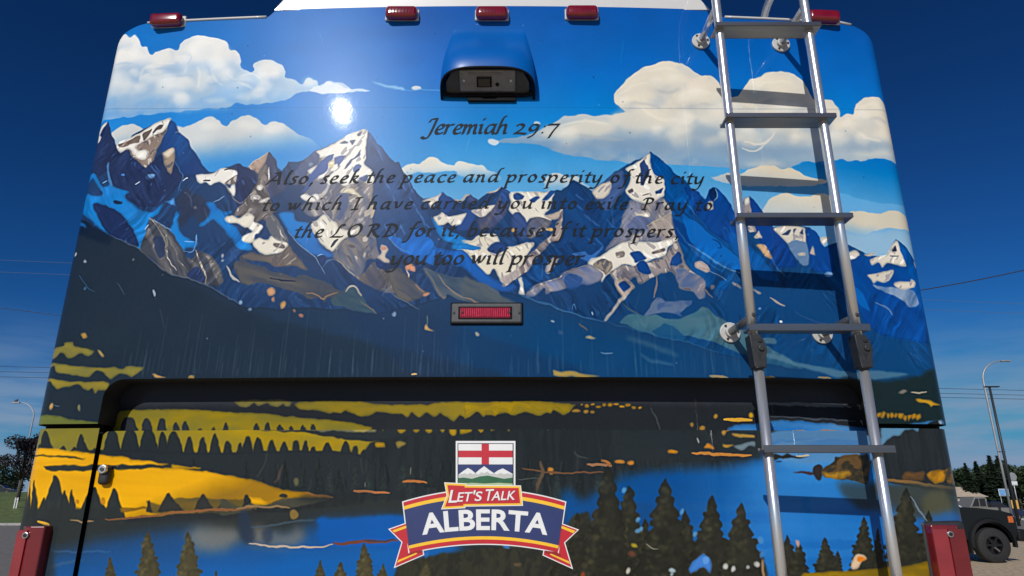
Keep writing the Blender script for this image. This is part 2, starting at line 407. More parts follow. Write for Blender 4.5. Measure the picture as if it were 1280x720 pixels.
    F('V7', '770,505 810,466 850,458 900,465 950,475 1000,460 1050,458 1090,478 1130,500 1180,545 1050,545 980,540 900,572 850,570 780,545', (214, 202, 176), 1, 1.2, .95, fade=((1080, 278), (1080, 300)))
    F('V7', '740,560 900,560 1140,560 1180,700 780,700', (176, 196, 204), 1, 8, .5)
    # ---- mountains: whole range in shade first
    sky0 = c.im.copy()
    F('P', [(60, 300), (112, 210), (119, 163), (126, 155), (135, 152), (139, 165), (146, 184), (150, 192), (165, 170), (185, 159), (212, 149), (220, 158), (236, 178), (252, 204), (262, 216), (280, 211), (298, 204), (310, 210), (322, 202), (335, 189), (347, 210), (352, 214), (361, 201), (378, 202), (394, 190), (420, 178), (455, 162), (470, 175), (485, 193), (493, 204), (499, 202), (504, 212), (517, 236), (527, 250), (540, 248), (553, 241), (570, 252), (580, 252), (588, 243), (598, 250), (611, 240), (620, 238), (627, 233), (637, 244), (680, 240), (700, 238), (711, 230), (716, 225), (740, 240), (752, 230), (765, 218), (780, 208), (790, 202), (807, 196), (813, 190), (826, 200), (845, 217), (870, 242), (882, 252), (888, 238), (894, 235), (905, 245), (920, 268), (932, 247), (937, 245), (950, 258), (966, 283), (1000, 282), (1012, 284), (1030, 310), (1050, 300), (1072, 312), (1090, 320), (1105, 322), (1120, 300), (1132, 308), (1150, 330), (1200, 420), (1200, 500), (60, 500)], NAVY, 0, .5, 1, grad=((600, 300), (950, 300), NAVY2))
    for i in range(60):      # faint streaks in the shaded rock
        rnd = random.Random(i)
        x, y = rnd.uniform(110, 960), rnd.uniform(255, 400)
        L('P', [(x, y), (x + rnd.uniform(2, 8), y + 9), (x + rnd.uniform(8, 18), y + rnd.uniform(16, 26))], rnd.uniform(.8, 2.2), (60, 100, 165) if i % 2 else (18, 36, 80), .45, .6)
    # left peaks
    F('V4', '200,320 220,240 238,130 265,102 300,88 316,135 330,180 345,215 360,250 380,235 400,232 430,265 455,285 490,325 520,290 560,250 590,310 615,355 640,300 660,350 690,372 640,430 590,480 540,520 440,510 380,460 400,435 330,420 300,330 260,360 220,345 180,360 160,420', (32, 46, 82), .5, .4, 1, tex=(.35, 30, 9, 70, (44, 62, 104)))
    F('V4', '235,130 265,102 297,88 285,107 262,125 245,152 263,160 256,186 245,192 238,165', SNOW, .5, .3)
    F('V4', '250,150 285,112 280,150 262,160', (24, 44, 88), .5, .4)
    F('V4', '340,205 380,188 460,150 500,120 560,90 607,71 617,80 600,130 575,190 545,230 520,290 490,325 455,285 430,265 400,232 380,235 360,250', TAN, .5, .3, 1, tex=(.4, 40, 8, 60, (120, 102, 92)))
    F('V4', '345,195 400,175 460,150 520,110 605,72 613,90 570,140 520,165 470,190 440,213 450,230 490,229 500,250 485,276 450,270 420,240 395,226 362,246', SNOW, 1, .3)
    F('V4', '350,200 400,185 461,160 456,190 420,203 370,220', (118, 100, 88), 1, .4)
    F('V4', '474,150 526,122 510,156 476,186', (104, 90, 80), .5, .4)
    F('V4', '526,140 560,106 580,102 565,125 528,150', (84, 72, 66), .5, .4)
    F('V4', '612,78 640,110 655,145 680,155 720,220 770,300 805,345 790,357 740,362 690,372 665,350 650,300 640,230 600,230 580,265 562,235 575,180', (34, 88, 154), .5, .3, 1, grad=((215, 160), (245, 220), (30, 62, 110)), tex=(.5, 40, 8, 60, (26, 50, 104)))
    F('V4', '568,245 600,232 632,220 639,240 635,290 615,356 590,310 575,270', (158, 138, 118), .5, .3)
    F('V4', '575,245 630,222 637,242 600,268 582,262', (222, 208, 186), .5, .3)
    L('V4', '640,140 660,135 690,165', 1, (180, 205, 230), .8)
    L('V4', '640,290 655,330 680,370 650,440', 1.3, (80, 140, 210), .9)
    F('V4', '495,355 515,350 535,352 522,375 505,372', (120, 170, 220), .5, .3)
    L('V4', '432,405 455,390', 1.4, (190, 215, 240)); D('V4', 372, 358, 8, 6, (70, 120, 190)); L('V4', '675,390 690,375 700,374', 1.4, (190, 215, 240))
    # blue glacier patches
    F('V4', '175,355 225,344 247,375 270,415 298,418 310,404 330,418 405,435 380,455 395,480 430,512 500,545 520,545 575,505 560,545 515,575 490,600 500,650 488,668 475,735 438,735 440,680 410,600 370,550 300,510 240,498 228,515 250,570 300,652 270,640 220,590 180,550 120,520 150,460 185,445 215,460 250,465 272,450 250,410 215,370 178,392', ICE, 1, .4, 1, tex=(.35, 60, 20, 30, (60, 136, 212)))
    F('V4', '228,515 240,500 300,512 370,552 410,602 440,682 448,715 400,700 330,660 290,640 255,575', (28, 44, 84), 1, .4)
    F('V4', '295,293 304,295 306,345 322,412 312,418 298,350', (96, 160, 222), .5, .3); L('V4', '272,398 300,385', 1.2, (120, 180, 230))
    D('V4', 352, 490, 22, 8, (20, 36, 66), 1, .4, .2)
    F('V4', '585,492 610,484 632,468 630,498 636,512 600,502', (80, 150, 220), .5, .3)
    F('V4', '640,540 660,580 655,622 680,660 720,682 750,690 735,718 690,712 660,740 630,690 608,640 625,590', ICE, 1, .4)
    F('V4', '788,497 830,488 850,520 880,535 928,533 900,555 893,580 940,618 965,655 1000,690 1015,730 960,725 900,650 850,592 822,578 770,612 764,600 800,560 806,530', ICE, 1, .4, 1, tex=(.3, 50, 18, 40, (20, 84, 164)))
    L('V4', '832,490 886,460', 1.4, (140, 190, 235)); L('V4', '745,650 742,700', 1.6, (90, 160, 225))
    F('V4', '640,480 690,420 740,450 780,470 800,540 770,590 720,560 680,610 650,600 660,540', (40, 46, 66), 1, 2.5, .7, tex=(.7, 20, 8, 60, (52, 58, 76))); L('V4', '690,440 715,470 720,520', 1.6, (96, 100, 116), .6, .8); D('V4', 738, 520, 9, 8, (136, 134, 136), .6, 1.2)
    # ridge and small spire
    F('V4', '740,360 762,353 800,356 850,330 880,324 920,330 948,338 942,370 900,385 882,400 905,424 932,402 940,430 932,462 908,446 880,402 858,388 838,392 812,408 790,392 760,397', SNOW, 1, .3)
    L('V4', '880,335 910,325 950,330', 2, (70, 64, 66)); L('V4', '775,385 815,382', 2, (70, 70, 84)); F('V4', '880,395 920,370 945,352 945,400 905,408', (122, 112, 108), 1, .4)
    F('V4', '945,305 960,295 985,320 1010,322 1040,345 1042,400 1010,470 955,525 938,500 942,400', (34, 48, 88), .5, .4)
    F('V4', '998,316 1050,278 1100,235 1135,270 1152,330 1166,352 1200,420 1100,480 1075,470 1040,500 960,520 1000,470 1040,400 1042,350', (58, 66, 96), .5, .4)
    F('V4', '998,316 1050,276 1098,237 1080,292 1050,350 1035,330', (178, 152, 134), .5, .3); L('V4', '1000,315 1050,276 1098,238', 1.8, SNOW)
    F('V4', '1080,292 1100,320 1110,380 1095,420 1110,480 1135,545 1100,592 1070,572 1040,602 980,562 930,562 950,522 1000,472 1045,400 1052,350', (122, 112, 106), .5, .5, 1, tex=(.6, 40, 9, 60, (84, 80, 84)))
    for v in ((1060, 415, 16, 13), (1035, 468, 22, 10), (1080, 480, 30, 8)):
        D('V4', *v, SNOW, 1, .4, -.3)
    L('V4', '1105,315 1108,345 1100,380', 2, SNOW, .9); L('V4', '880,400 945,500 975,490 1030,440', 1.4, (170, 160, 150), .8)
    F('V4', '884,566 920,555 960,572 1000,550 1030,562 1032,590 1077,615 1050,650 1030,660 1020,692 975,692 968,668 1000,645 1022,640 1006,614 980,616 940,596 895,590', CREAM, 1, .3)
    F('V8', '960,290 1010,262 1080,272 1150,268 1205,222 1235,275 1300,352 1220,335 1150,335 1080,310', (110, 100, 94), 1, .6, 1, tex=(.5, 60, 12, 30, (84, 80, 84)))
    F('V8', '1018,212 1050,195 1100,202 1120,180 1160,190 1203,215 1190,242 1150,266 1080,272 1030,242', CREAM, 1, .3); D('V8', 1158, 226, 34, 14, (118, 108, 104), 1, .5, .3)
    F('V4', '1095,590 1130,545 1170,610 1205,690 1160,680 1120,660', (104, 104, 108), 1, .8, .9); L('V4', '1120,560 1165,640 1205,700', 1.6, (186, 180, 170), .9)
    # striped dark crag under the glacier
    F('V8', '490,150 510,88 560,120 620,160 680,260 720,292 750,248 800,270 840,310 882,390 850,432 790,422 620,372 560,340 520,290 455,250', (64, 68, 78), 1, .5, 1, tex=(.75, 70, 8, 122, (112, 108, 104)))
    F('V8', '700,360 750,330 785,380 780,420 700,392', (32, 48, 86), 1, .8, .9); F('V8', '520,200 560,180 590,260 560,290', (34, 50, 86), 1, .8, .8)
    L('V8', '510,90 560,150 590,220 600,290 640,352', 1.5, (180, 174, 164), .9); L('V8', '530,96 600,182 650,290 700,362', 1.2, (170, 170, 170), .8)
    L('V8', '738,248 772,330 792,372 785,420', 2.2, (196, 184, 164)); L('V8', '590,180 600,260', 1.6, (190, 180, 160), .8); L('V8', '480,152 500,120', 1.6, (150, 180, 210))
    L('V8', '500,90 620,150', 1.4, (170, 200, 230), .9); L('V8', '670,250 725,265 745,210 740,180', 1.3, (130, 180, 230), .9); L('V8', '680,210 735,208', 1.2, (130, 180, 230), .9)
    # ---- the main peak
    F('V5', '300,480 345,440 310,430 330,390 385,345 325,375 285,355 320,310 375,200 400,198 470,160 560,110 620,84 634,92 632,230 610,258 667,300 667,560 690,660 700,740 440,740 500,650 545,585 505,592 470,552 430,510 380,530 340,520', (138, 130, 128), .5, .4, 1, tex=(.85, 46, 10, 118, (92, 98, 120)))
    F('V5', '384,200 470,160 560,110 620,85 634,95 631,230 610,260 667,300 667,345 640,362 600,332 570,352 530,372 480,352 440,372 410,372 440,330 470,300 452,300 420,330 380,335 430,262 460,225 400,230', SNOW, .5, .3)
    F('V5', '310,250 340,225 376,198 402,218 400,250 350,290 300,360 270,372 250,330 285,290', (84, 92, 118), .5, .4, 1, tex=(.5, 30, 8, 130, (56, 78, 130)))
    F('A', '360,420 440,380 500,290 560,240 640,170 660,110 720,20 640,40 560,110 440,230 420,330', (60, 88, 148), .5, .5); F('A', '430,190 500,150 545,125 500,190 460,225', SNOW, .5, .4); D('A', 470, 130, 26, 14, (150, 180, 214), .8, .6, -.5)
    F('A', '700,60 760,40 820,40 780,110 730,160 740,110 690,130', (76, 100, 156), .5, .4); F('A', '905,60 950,0 975,-30 960,40 900,80 830,170 800,190 830,120', (70, 88, 130), .5, .4)
    F('A', '890,180 930,130 975,150 950,200 900,215', (76, 104, 160), 1, .4); F('A', '945,262 1000,240 1040,232 1010,290 960,280', (76, 100, 150), 1, .4)
    F('V5', '498,158 520,144 542,158 525,162', (70, 84, 122), .5, .3); F('V5', '545,150 580,140 556,172', (66, 80, 118), .5, .3); F('V5', '585,112 616,94 602,122 588,124', (70, 80, 112), .5, .3)
    F('A', '480,330 520,290 600,300 650,330 600,400 520,440 440,440 450,390', (100, 106, 130), 1, .8, .9); F('A', '360,450 420,420 470,440 520,415 560,440 540,490 420,500', SNOW, 1, .5)
    F('A', '640,340 660,330 620,420 560,480 590,420', SNOW, 1, .6, .8); F('A', '770,385 820,362 900,375 960,430 985,450 960,475 920,430 850,415 790,410', (226, 216, 186), 1, .5)
    F('A', '655,100 690,70 700,110 680,170 655,150', (228, 212, 168), 1, .5); F('A', '720,440 800,420 850,440 830,560 760,680 720,660 760,560', (66, 84, 128), 1, 1, .8); F('A', '690,560 720,470 760,450 720,600 690,690', (168, 158, 146), 1, 1, .8)
    F('A', '1010,610 1060,545 1100,540 1080,600 1020,640', (222, 206, 176), 1, .6)
    F('V5', '635,90 680,140 740,210 770,260 795,250 815,290 830,330 870,380 910,440 960,530 1000,600 1060,660 1130,740 700,740 680,640 667,560 667,300 610,258 632,230', (50, 82, 132), .5, .3, 1, grad=((470, 190), (540, 300), (30, 68, 116)), tex=(.45, 60, 9, 118, (36, 62, 104)))
    for x, y in ((690, 190), (720, 330), (760, 420), (800, 340), (850, 420), (880, 480), (720, 560), (800, 560), (840, 350), (760, 590), (870, 570), (900, 520), (930, 560)):
        L('V5', [(300 + x / 4, 140 + y / 4), (300 + x / 4 + 3, 146 + y / 4), (300 + x / 4 + 7, 154 + y / 4)], 1.3, (104, 150, 220), .75, .4)
    F('V5', '660,470 672,480 668,520 655,525', (214, 196, 160), 1, .5)
    # snow basin and blue slopes below the main peak
    F('V5', '165,500 205,560 260,650 320,740 470,740 440,690 380,640 330,560 280,520', NAVY, 1, .5)
    F('V5', '198,512 260,500 285,540 340,556 372,600 420,682 475,716 440,735 380,722 330,700 280,640 240,590', ICE, 1, .5, 1, grad=((350, 270), (410, 320), (46, 104, 176)))
    F('E', '200,130 260,110 335,50 380,105 430,130 460,180 520,190 590,190 640,165 620,230 520,250 480,280 400,395 330,350 270,270 220,210', (226, 220, 202), .5, .4); L('E', '375,350 410,300 440,270', 3.4, (56, 62, 84))
    L('E', '0,200 100,330 210,420 260,480 330,590', 1.4, (150, 190, 228), .9); L('E', '250,440 300,415 340,440', 1.2, (150, 190, 228), .9); L('E', '295,540 340,480 420,450', 1.8, (90, 140, 200), .9); F('E', '260,460 310,425 350,450 300,530', (36, 58, 104), 1, .5)
    F('E', '430,450 470,300 530,250 640,230 740,260 790,320 700,460 640,640 560,560', (126, 120, 118), 1, .6, 1, tex=(.8, 40, 8, 118, (70, 86, 120)))
    L('E', '430,450 520,540 600,600 700,660 760,700', 1.7, (196, 190, 180), .95)
    F('E', '640,640 700,540 760,480 840,550 900,580 1000,540 1040,600 1100,700 1080,760 900,760 760,720', (104, 98, 98), 1, .8, 1, tex=(.7, 50, 10, 118, (64, 72, 96)))
    F('E', '825,335 870,340 890,380 860,440 900,470 890,495 810,465 790,450 830,400', (206, 190, 174), 1, .4); D('E', 852, 365, 26, 22, (206, 150, 130), 1, .6); F('E', '775,480 850,490 880,515 830,548 790,525', (30, 54, 104), 1, .4)
    F('E', '1035,520 1080,492 1120,515 1140,558 1085,545 1050,548', (214, 150, 116), 1, .5); L('E', '1050,545 1080,590 1075,640', 2, (180, 160, 146))
    F('E', '885,265 1000,270 1060,300 1120,180 1230,240 1300,330 1300,500 1200,480 1080,420 1000,380', (36, 104, 186), 1, .8, .95)
    L('E', '885,270 960,340 1080,400', 1.3, (120, 170, 225), .8)
    F('V5', '955,528 1010,575 1060,598 1130,640 1192,680 1150,692 1060,655 1000,622', ICE, 1, .6); F('V5', '1060,470 1180,500 1160,580 1100,600 1080,560 1130,505', (44, 76, 136), 1, .6)
    F('B', '495,660 540,640 585,592 640,642 720,635 828,610 790,670 760,720 700,740 640,700 600,740 540,740', (228, 222, 206), .5, .3)
    F('V5', '1110,650 1150,640 1210,612 1290,620 1290,690 1240,702 1200,690 1192,662', CREAM, 1, .4); F('V5', '900,450 960,430 1010,405 1045,432 1020,445 960,455', (214, 210, 204), .5, .4)
    F('B', '440,500 480,470 520,490 500,540 470,570', (220, 210, 196), 1, .4); F('B', '545,470 580,405 660,460 720,480 700,540 620,630 560,560', (40, 74, 134), .5, .4); F('B', '820,450 870,420 945,490 900,520 850,500', (64, 80, 124), .5, .4)
    L('B', '700,470 780,500 830,430 860,430', 3, (214, 204, 196), .9); F('B', '870,590 1000,560 1130,530 1120,560 1010,640 950,655', (220, 212, 196), 1, .4)
    # ---- middle peaks
    F('B', '920,700 960,650 1100,570 1180,400 1190,350 1265,410 1260,520 1180,660 1080,760 960,780', (86, 86, 100), .5, .5, 1, tex=(.7, 40, 9, 60, (56, 70, 112)))
    F('B', '1160,380 1190,348 1265,410 1240,520 1170,520', (44, 76, 132), .5, .4); L('B', '1030,410 1100,395 1160,350', 2.2, (222, 212, 198), .9)
    F('V6', '228,252 262,240 400,240 432,234 452,250 442,280 430,322 402,350 432,368 432,385 380,372 330,370 300,392 270,350 240,352 220,330 232,290', (226, 220, 202), 1, .3)
    F('V6', '244,256 270,244 302,260 290,276 256,276', (36, 72, 130), 1, .3); F('V6', '328,282 360,262 378,268 350,292', (34, 76, 140), 1, .3); F('V6', '388,285 402,262 432,232 458,240 432,270 412,284', (34, 80, 148), 1, .3)
    F('V6', '245,355 280,345 310,390 320,440 300,480 250,470 230,420', (52, 74, 120), 1, .4); F('V6', '320,395 350,368 400,372 440,392 410,430 350,470 310,470', (108, 106, 112), 1, .5, 1, tex=(.6, 30, 9, 40, (66, 80, 116)))
    F('V6', '400,360 460,340 500,320 495,360 450,380', (186, 172, 158), 1, .5); D('V6', 250, 432, 14, 9, (220, 176, 96), .9, .8); D('V6', 428, 432, 20, 9, (220, 176, 96), .9, .8)
    F('V6', '-40,520 0,498 40,480 100,458 140,480 190,500 200,522 342,494 330,542 260,640 202,700 188,690 150,622 120,652 60,602 0,535', (224, 216, 194), 1, .3)
    F('V6', '115,522 150,488 202,500 215,530 172,546 130,540', (36, 66, 120), 1, .4); F('V6', '-60,500 0,495 78,512 60,530 0,528 -60,522', ICE, 1, .4)
    F('V6', '-160,520 -60,535 0,535 60,602 120,652 192,695 270,712 220,740 100,710 0,630 -120,560', (34, 100, 182), 1, .5, 1, grad=((590, 320), (640, 360), (40, 84, 150)))
    F('V6', '482,328 497,350 492,472 425,500 352,582 300,642 212,704 190,692 300,590 380,502 450,440 470,382', (160, 146, 138), 1, .4, 1, tex=(.6, 40, 8, 132, (112, 108, 116)))
    F('V6', '526,190 545,180 582,214 640,290 700,330 780,300 802,330 770,440 700,522 620,592 500,642 430,652 300,740 250,704 340,612 422,532 492,472 492,340 510,250', (24, 70, 124), .5, .4, 1, tex=(.6, 60, 10, 118, (20, 52, 98)))
    F('V6', '545,552 600,538 640,560 700,505 660,570 630,590', (60, 112, 180), 1, .8, .9)
    for x, y in ((560, 300), (600, 350), (640, 380), (660, 470), (720, 380), (560, 250), (620, 470)):
        L('P', [(580 + x / 4, 180 + y / 4), (584 + x / 4, 185 + y / 4), (589 + x / 4, 189 + y / 4)], 1.4, (80, 140, 214), .7, .4)
    F('V6', '420,600 440,570 470,570 430,650 410,640', (186, 174, 168), 1, .5)
    # ---- the right big peak
    F('V6', '638,240 692,200 742,150 790,130 800,235 770,262 735,330 700,335 660,290', (66, 92, 140), .5, .5)
    F('V6', '638,240 690,200 735,188 735,240 702,272 660,276', (218, 208, 190), .5, .4)
    F('V6', '828,278 900,300 1000,262 1042,340 1047,380 1070,480 980,492 900,492 830,482 770,505 700,540 760,450 790,390 810,330', (148, 140, 138), .5, .4, 1, tex=(.7, 46, 9, 62, (100, 108, 132)))
    F('V6', '798,126 860,95 910,60 931,44 942,150 980,170 1006,182 1006,260 960,282 900,300 870,292 830,272 798,236 822,200 832,150', (226, 220, 204), .5, .3)
    F('V6', '878,102 905,72 916,98 926,110 922,165 900,210 880,205 884,150', (44, 68, 116), .5, .4); F('V6', '955,236 996,217 990,246 960,250', (34, 66, 116), .5, .3); F('V6', '815,232 838,222 846,234 826,246', (90, 86, 88), 1, .3); L('V6', '890,260 935,245', 1.5, (110, 104, 104))
    F('V6', '858,340 890,352 922,344 932,360 902,372 870,360', (222, 214, 192), 1, .4); F('V6', '840,380 880,360 940,380 920,420 860,450 820,420', (84, 96, 130), 1, 1, .9)
    F('V6', '915,408 1040,345 1047,385 1062,472 980,462 940,450 925,425', (186, 172, 158), .5, .4, 1, tex=(.5, 50, 10, 150, (140, 130, 128))); L('V6', '915,408 980,375 1042,345', 2, (228, 214, 188))
    F('V6', '932,42 985,80 1042,125 1062,150 1112,190 1162,240 1204,282 1270,360 1330,470 1330,740 1210,720 1150,650 1110,600 1070,480 1048,380 1006,262 1006,182 942,150', (8, 72, 138), .5, .3, 1, grad=((830, 210), (900, 330), (12, 82, 146)), tex=(.5, 70, 10, 122, (8, 56, 112)))
    F('V6', '1040,380 1100,400 1170,460 1210,520 1180,560 1110,520 1070,470', (8, 52, 114), 1, 1.5, .8); F('P', [(852, 268), (868, 276), (885, 291), (913, 314), (938, 336), (925, 338), (905, 334), (880, 321), (864, 303)], (4, 98, 180), 1, .8, .95); L('P', [(860, 306), (880, 318), (905, 334), (930, 344)], 1.4, (150, 190, 220), .8, .4); L('P', [(890, 299), (898, 303), (904, 310), (896, 310)], 1.8, (6, 60, 126), .9, .4)
    for p in ('1100,280 1150,340 1220,420', '1120,260 1180,330 1260,400', '1060,420 1130,520 1230,590', '1150,300 1200,370 1250,440', '1115,505 1150,545 1230,600 1300,640'):
        L('V6', p, 1.4, (70, 140, 210), .7, .5)
    F('V6', '618,592 700,550 770,508 830,480 900,492 980,490 1062,470 1067,492 1020,522 1000,562 940,582 870,612 820,602 770,622 722,652 706,662 690,692 680,652 650,612', (228, 222, 206), 1, .3)
    F('V6', '728,642 800,612 870,602 930,592 1000,562 1040,512 1070,488 1092,560 1112,612 1142,640 1202,702 1190,740 1080,725 1060,682 1040,642 1000,640 960,662 900,692 870,702 858,672 820,690 800,740 770,730 750,682', (150, 140, 136), 1, .4, 1, tex=(.6, 40, 9, 30, (110, 110, 122)))
    F('V6', '758,545 802,540 800,566 770,570', (136, 126, 118), 1, .4); F('V6', '830,546 870,534 916,576 860,592 842,570', (26, 68, 132), 1, .3); F('V6', '938,542 1000,524 1002,540 950,553', (130, 120, 112), 1, .4); F('V6', '640,600 690,570 736,590 742,620 708,656 680,630', (142, 132, 118), 1, .4)
    F('V6', '860,602 902,585 936,640 920,656 880,642', (20, 64, 130), 1, .3); F('V6', '1028,602 1070,538 1090,580 1070,612', (28, 70, 134), 1, .4); F('V6', '1155,598 1190,590 1226,620 1210,640 1170,625', (196, 180, 172), 1, .5)
    F('W2', '758,202 802,188 852,235 832,262 792,278 768,256', (176, 160, 146), 1, .3); F('W2', '778,226 806,204 832,236 802,256', (20, 66, 132), 1, .3); F('W2', '826,256 712,408 698,404 760,320 792,272', (206, 194, 180), .5, .3)
    F('W2', '305,284 340,240 400,210 470,195 500,160 580,130 620,120 662,140 692,170 680,202 622,222 560,232 500,242 430,262 408,274 400,240 350,282', (142, 140, 150), 1, .5, 1, tex=(.7, 40, 10, 150, (66, 92, 146))); F('W2', '500,200 540,170 590,190 580,230 520,250', (40, 78, 138), 1, .8, .8); L('W2', '310,276 400,215 480,190 520,150 615,120', 1.4, (186, 178, 172), .9)
    F('W2', '270,188 290,180 298,235 306,276 272,270 282,230', (226, 220, 204), .5, .3); F('W2', '180,200 260,150 280,170 220,215', (170, 160, 156), 1, .8, .9)
    F('W2', '1058,152 1090,138 1142,170 1202,200 1212,272 1182,292 1130,242 1080,232 1060,202', (136, 130, 136), 1, .7, 1, tex=(.7, 30, 9, 40, (60, 90, 140))); F('W2', '1240,230 1256,228 1256,245 1240,250', (160, 150, 150), 1, .5); L('W2', '1205,245 1240,290', 1.8, (150, 146, 150))
    L('W2', '960,180 968,240 945,290', 2, (170, 156, 150)); F('W2', '960,290 1040,310 1130,300 1140,320 1080,370 1090,390 1020,360 940,370 900,380', (70, 96, 140), 1, 1.2, .9, tex=(.6, 12, 6, 20, (120, 130, 146))); L('W2', '640,360 648,378', 2, (150, 180, 210))
    # green-grey foothills
    F('W2', '770,420 830,370 900,376 960,372 1000,390 1080,402 1130,380 1200,330 1290,402 1400,450 1500,520 1700,640 1700,720 1280,520 1200,500 1100,480 900,470', (62, 104, 122), .5, .8, 1, tex=(.4, 60, 14, 25, (84, 118, 128))); L('W2', '790,310 840,360 880,375', 2, (90, 118, 130), .9); F('W2', '930,455 1000,415 1060,440 1130,525 1000,490', (30, 78, 118), .5, 1, .9)
    # ---- right hand peaks behind the ladder
    F('V7', '-20,320 40,360 92,400 110,352 130,338 170,370 222,440 250,490 260,600 200,620 120,560 40,480', (10, 68, 142), .5, .4, 1, tex=(.5, 50, 9, 58, (6, 48, 108)))
    F('V7', '112,352 130,340 142,380 125,410 110,390', (6, 40, 90), 1, .4); L('V7', '135,345 145,380 125,405', 1.3, (120, 180, 220)); F('V7', '95,420 120,405 125,440 105,450', (210, 200, 184), 1, .4)
    F('V7', '210,560 300,620 400,720 460,800 380,800 290,720 220,650', (6, 88, 166), 1, 2, .8)
    F('V7', '275,395 305,380 322,420 326,500 340,560 300,560 280,480', (150, 142, 140), .5, .4); F('V7', '282,398 302,384 305,410 285,425', SNOW, 1, .3)
    F('V7', '303,380 350,420 400,500 480,600 560,740 430,740 350,600 322,500', (10, 62, 136), .5, .4); F('V7', '328,592 350,550 370,596', (214, 202, 182), .5, .3); F('V7', '342,632 380,624 410,660 422,692 392,682 360,652', (206, 170, 128), 1, .4)
    L('V7', '420,690 450,740 500,790', 1.5, (70, 140, 210), .8)
    F('V7', '422,536 480,530 592,535 592,620 560,640 520,640 470,592', (216, 208, 190), .5, .4); F('V7', '465,575 500,550 520,550 500,580', (50, 72, 112), .5, .3); F('V7', '530,550 545,545 530,575', (50, 72, 112), .5, .3); F('V7', '555,570 580,540 578,575', (50, 72, 112), .5, .3)
    F('V7', '500,620 590,610 600,720 560,720', (100, 130, 165), 1, 1); F('V7', '588,536 640,560 682,640 720,622 740,760 620,760 590,620', (8, 66, 140), .5, .4)
    D('V7', 568, 672, 16, 10, (214, 204, 186), 1, .4); F('V7', '602,668 620,628 636,682', (206, 190, 170), .5, .4); F('V7', '660,592 706,584 690,622 670,622', (212, 204, 188), 1, .4)
    F('W3', '795,62 850,56 856,100 832,112 800,82', (214, 206, 190), 1, .4); F('W3', '850,80 902,62 940,92 1000,130 1100,130 1150,260 1220,420 1220,520 960,480 860,380 800,200 800,110', (10, 72, 146), .5, .5, 1, tex=(.4, 60, 12, 125, (4, 54, 124)))
    F('W3', '880,70 930,62 925,78 890,80', (206, 200, 188), 1, .4); F('W3', '905,100 950,84 985,76 1010,40 1045,0 1082,90 1096,136 1060,130 1000,110 975,142 960,116 920,132', (218, 210, 192), .5, .3)
    F('W3', '1012,48 1040,30 1042,50 1018,56', (40, 50, 76), .5, .3); L('W3', '1005,76 1050,78', 2, (70, 84, 110)); F('W3', '1045,0 1090,40 1140,100 1180,200 1240,420 1150,330 1112,200 1096,132', (8, 84, 164), .5, .4); F('W3', '1132,100 1158,110 1158,140 1140,130', (190, 186, 180), 1, .6)
    F('W3', '925,225 1040,242 1130,250 1160,320 1110,335 1050,290', (92, 124, 164), 1, 1.2, 1, tex=(.7, 30, 7, 70, (150, 166, 184))); F('W3', '895,175 960,166 1036,150 1026,190 990,216 952,205 930,222', (212, 204, 186), .5, .3); F('W3', '1030,226 1060,206 1110,208 1115,196 1142,212 1136,236 1090,246 1045,240', (216, 206, 188), 1, .3)
    F('W3', '820,220 870,260 912,360 860,330', (20, 100, 180), .5, .8, .8); L('W3', '935,312 970,328 1010,350 1020,378', 1.6, (140, 180, 216), .8)
    L('W3', '105,150 150,175 190,200', 1.5, (150, 190, 220), .8); F('W3', '36,112 70,110 105,150 80,150 40,140', (190, 172, 164), 1, .5)
    F('W3', '220,205 260,230 270,245 230,225', (180, 168, 162), .5, .4); F('W3', '320,240 368,268 350,272', (186, 176, 166), .5, .4); L('W3', '412,290 450,318 485,335', 2.2, (196, 190, 184)); D('W3', 466, 406, 10, 6, (200, 204, 210)); D('W3', 362, 345, 8, 6, (90, 130, 180)); L('W3', '530,360 620,400 700,420', 1.4, (60, 110, 170), .8)
    D('W3', 705, 172, 22, 12, (120, 160, 205), 1, .6)
    c.brushed(sky0, .42)
    # ---- dark foreground slope
    fg = [(-20, 245), (92, 265), (110, 280), (137, 295), (170, 310), (185, 320), (200, 335), (215, 344), (255, 355), (280, 370), (300, 384), (345, 386), (400, 384), (440, 388), (470, 392), (500, 386), (540, 376), (580, 362), (612, 362), (650, 369), (680, 380), (715, 392), (755, 402), (775, 404), (805, 415), (855, 428), (900, 441), (960, 456), (1010, 463), (1060, 468), (1300, 474), (1300, 640), (-60, 640)]
    F('P', fg, (31, 43, 56), .5, .5, 1, grad=((150, 400), (640, 400), (28, 60, 98)))
    F('P', [(640, 380), (900, 440), (1240, 474), (1240, 560), (600, 560), (560, 420)], (14, 66, 112), 1, 20, .75)
    F('P', [(60, 258), (137, 298), (215, 346), (297, 386), (400, 414), (520, 442), (640, 470), (640, 520), (40, 520)], (28, 40, 52), .5, 5, .55)
    F('P', [(420, 386), (480, 366), (530, 388), (580, 410), (700, 450), (760, 474), (520, 474)], (24, 50, 84), .5, 5, .45)
    L('P', [(137, 294), (170, 309), (200, 334), (215, 343), (255, 354), (280, 369), (300, 383)], 1.1, (150, 150, 150), .7, .3); L('P', [(650, 369), (680, 380), (715, 392), (755, 402)], 1.2, (90, 150, 200), .9, .3)
    L('P', [(755, 402), (805, 415), (855, 428), (900, 441)], 1, (60, 120, 170), .7, .4)
    F('V8', '130,60 190,110 310,180 300,220 180,180 110,150 90,110', (16, 28, 46), 1, 3, .8); F('V8', '125,95 160,110 190,138 150,130', (36, 100, 170), 1, .6)
    # brown smear ridges lower left
    F('V8', '935,308 1000,320 1100,350 1200,380 1320,420 1330,470 1260,462 1200,455 1100,415 1040,410 1000,425 950,385', (88, 84, 80), 1, .8, .95, tex=(.5, 60, 10, 160, (60, 66, 80)))
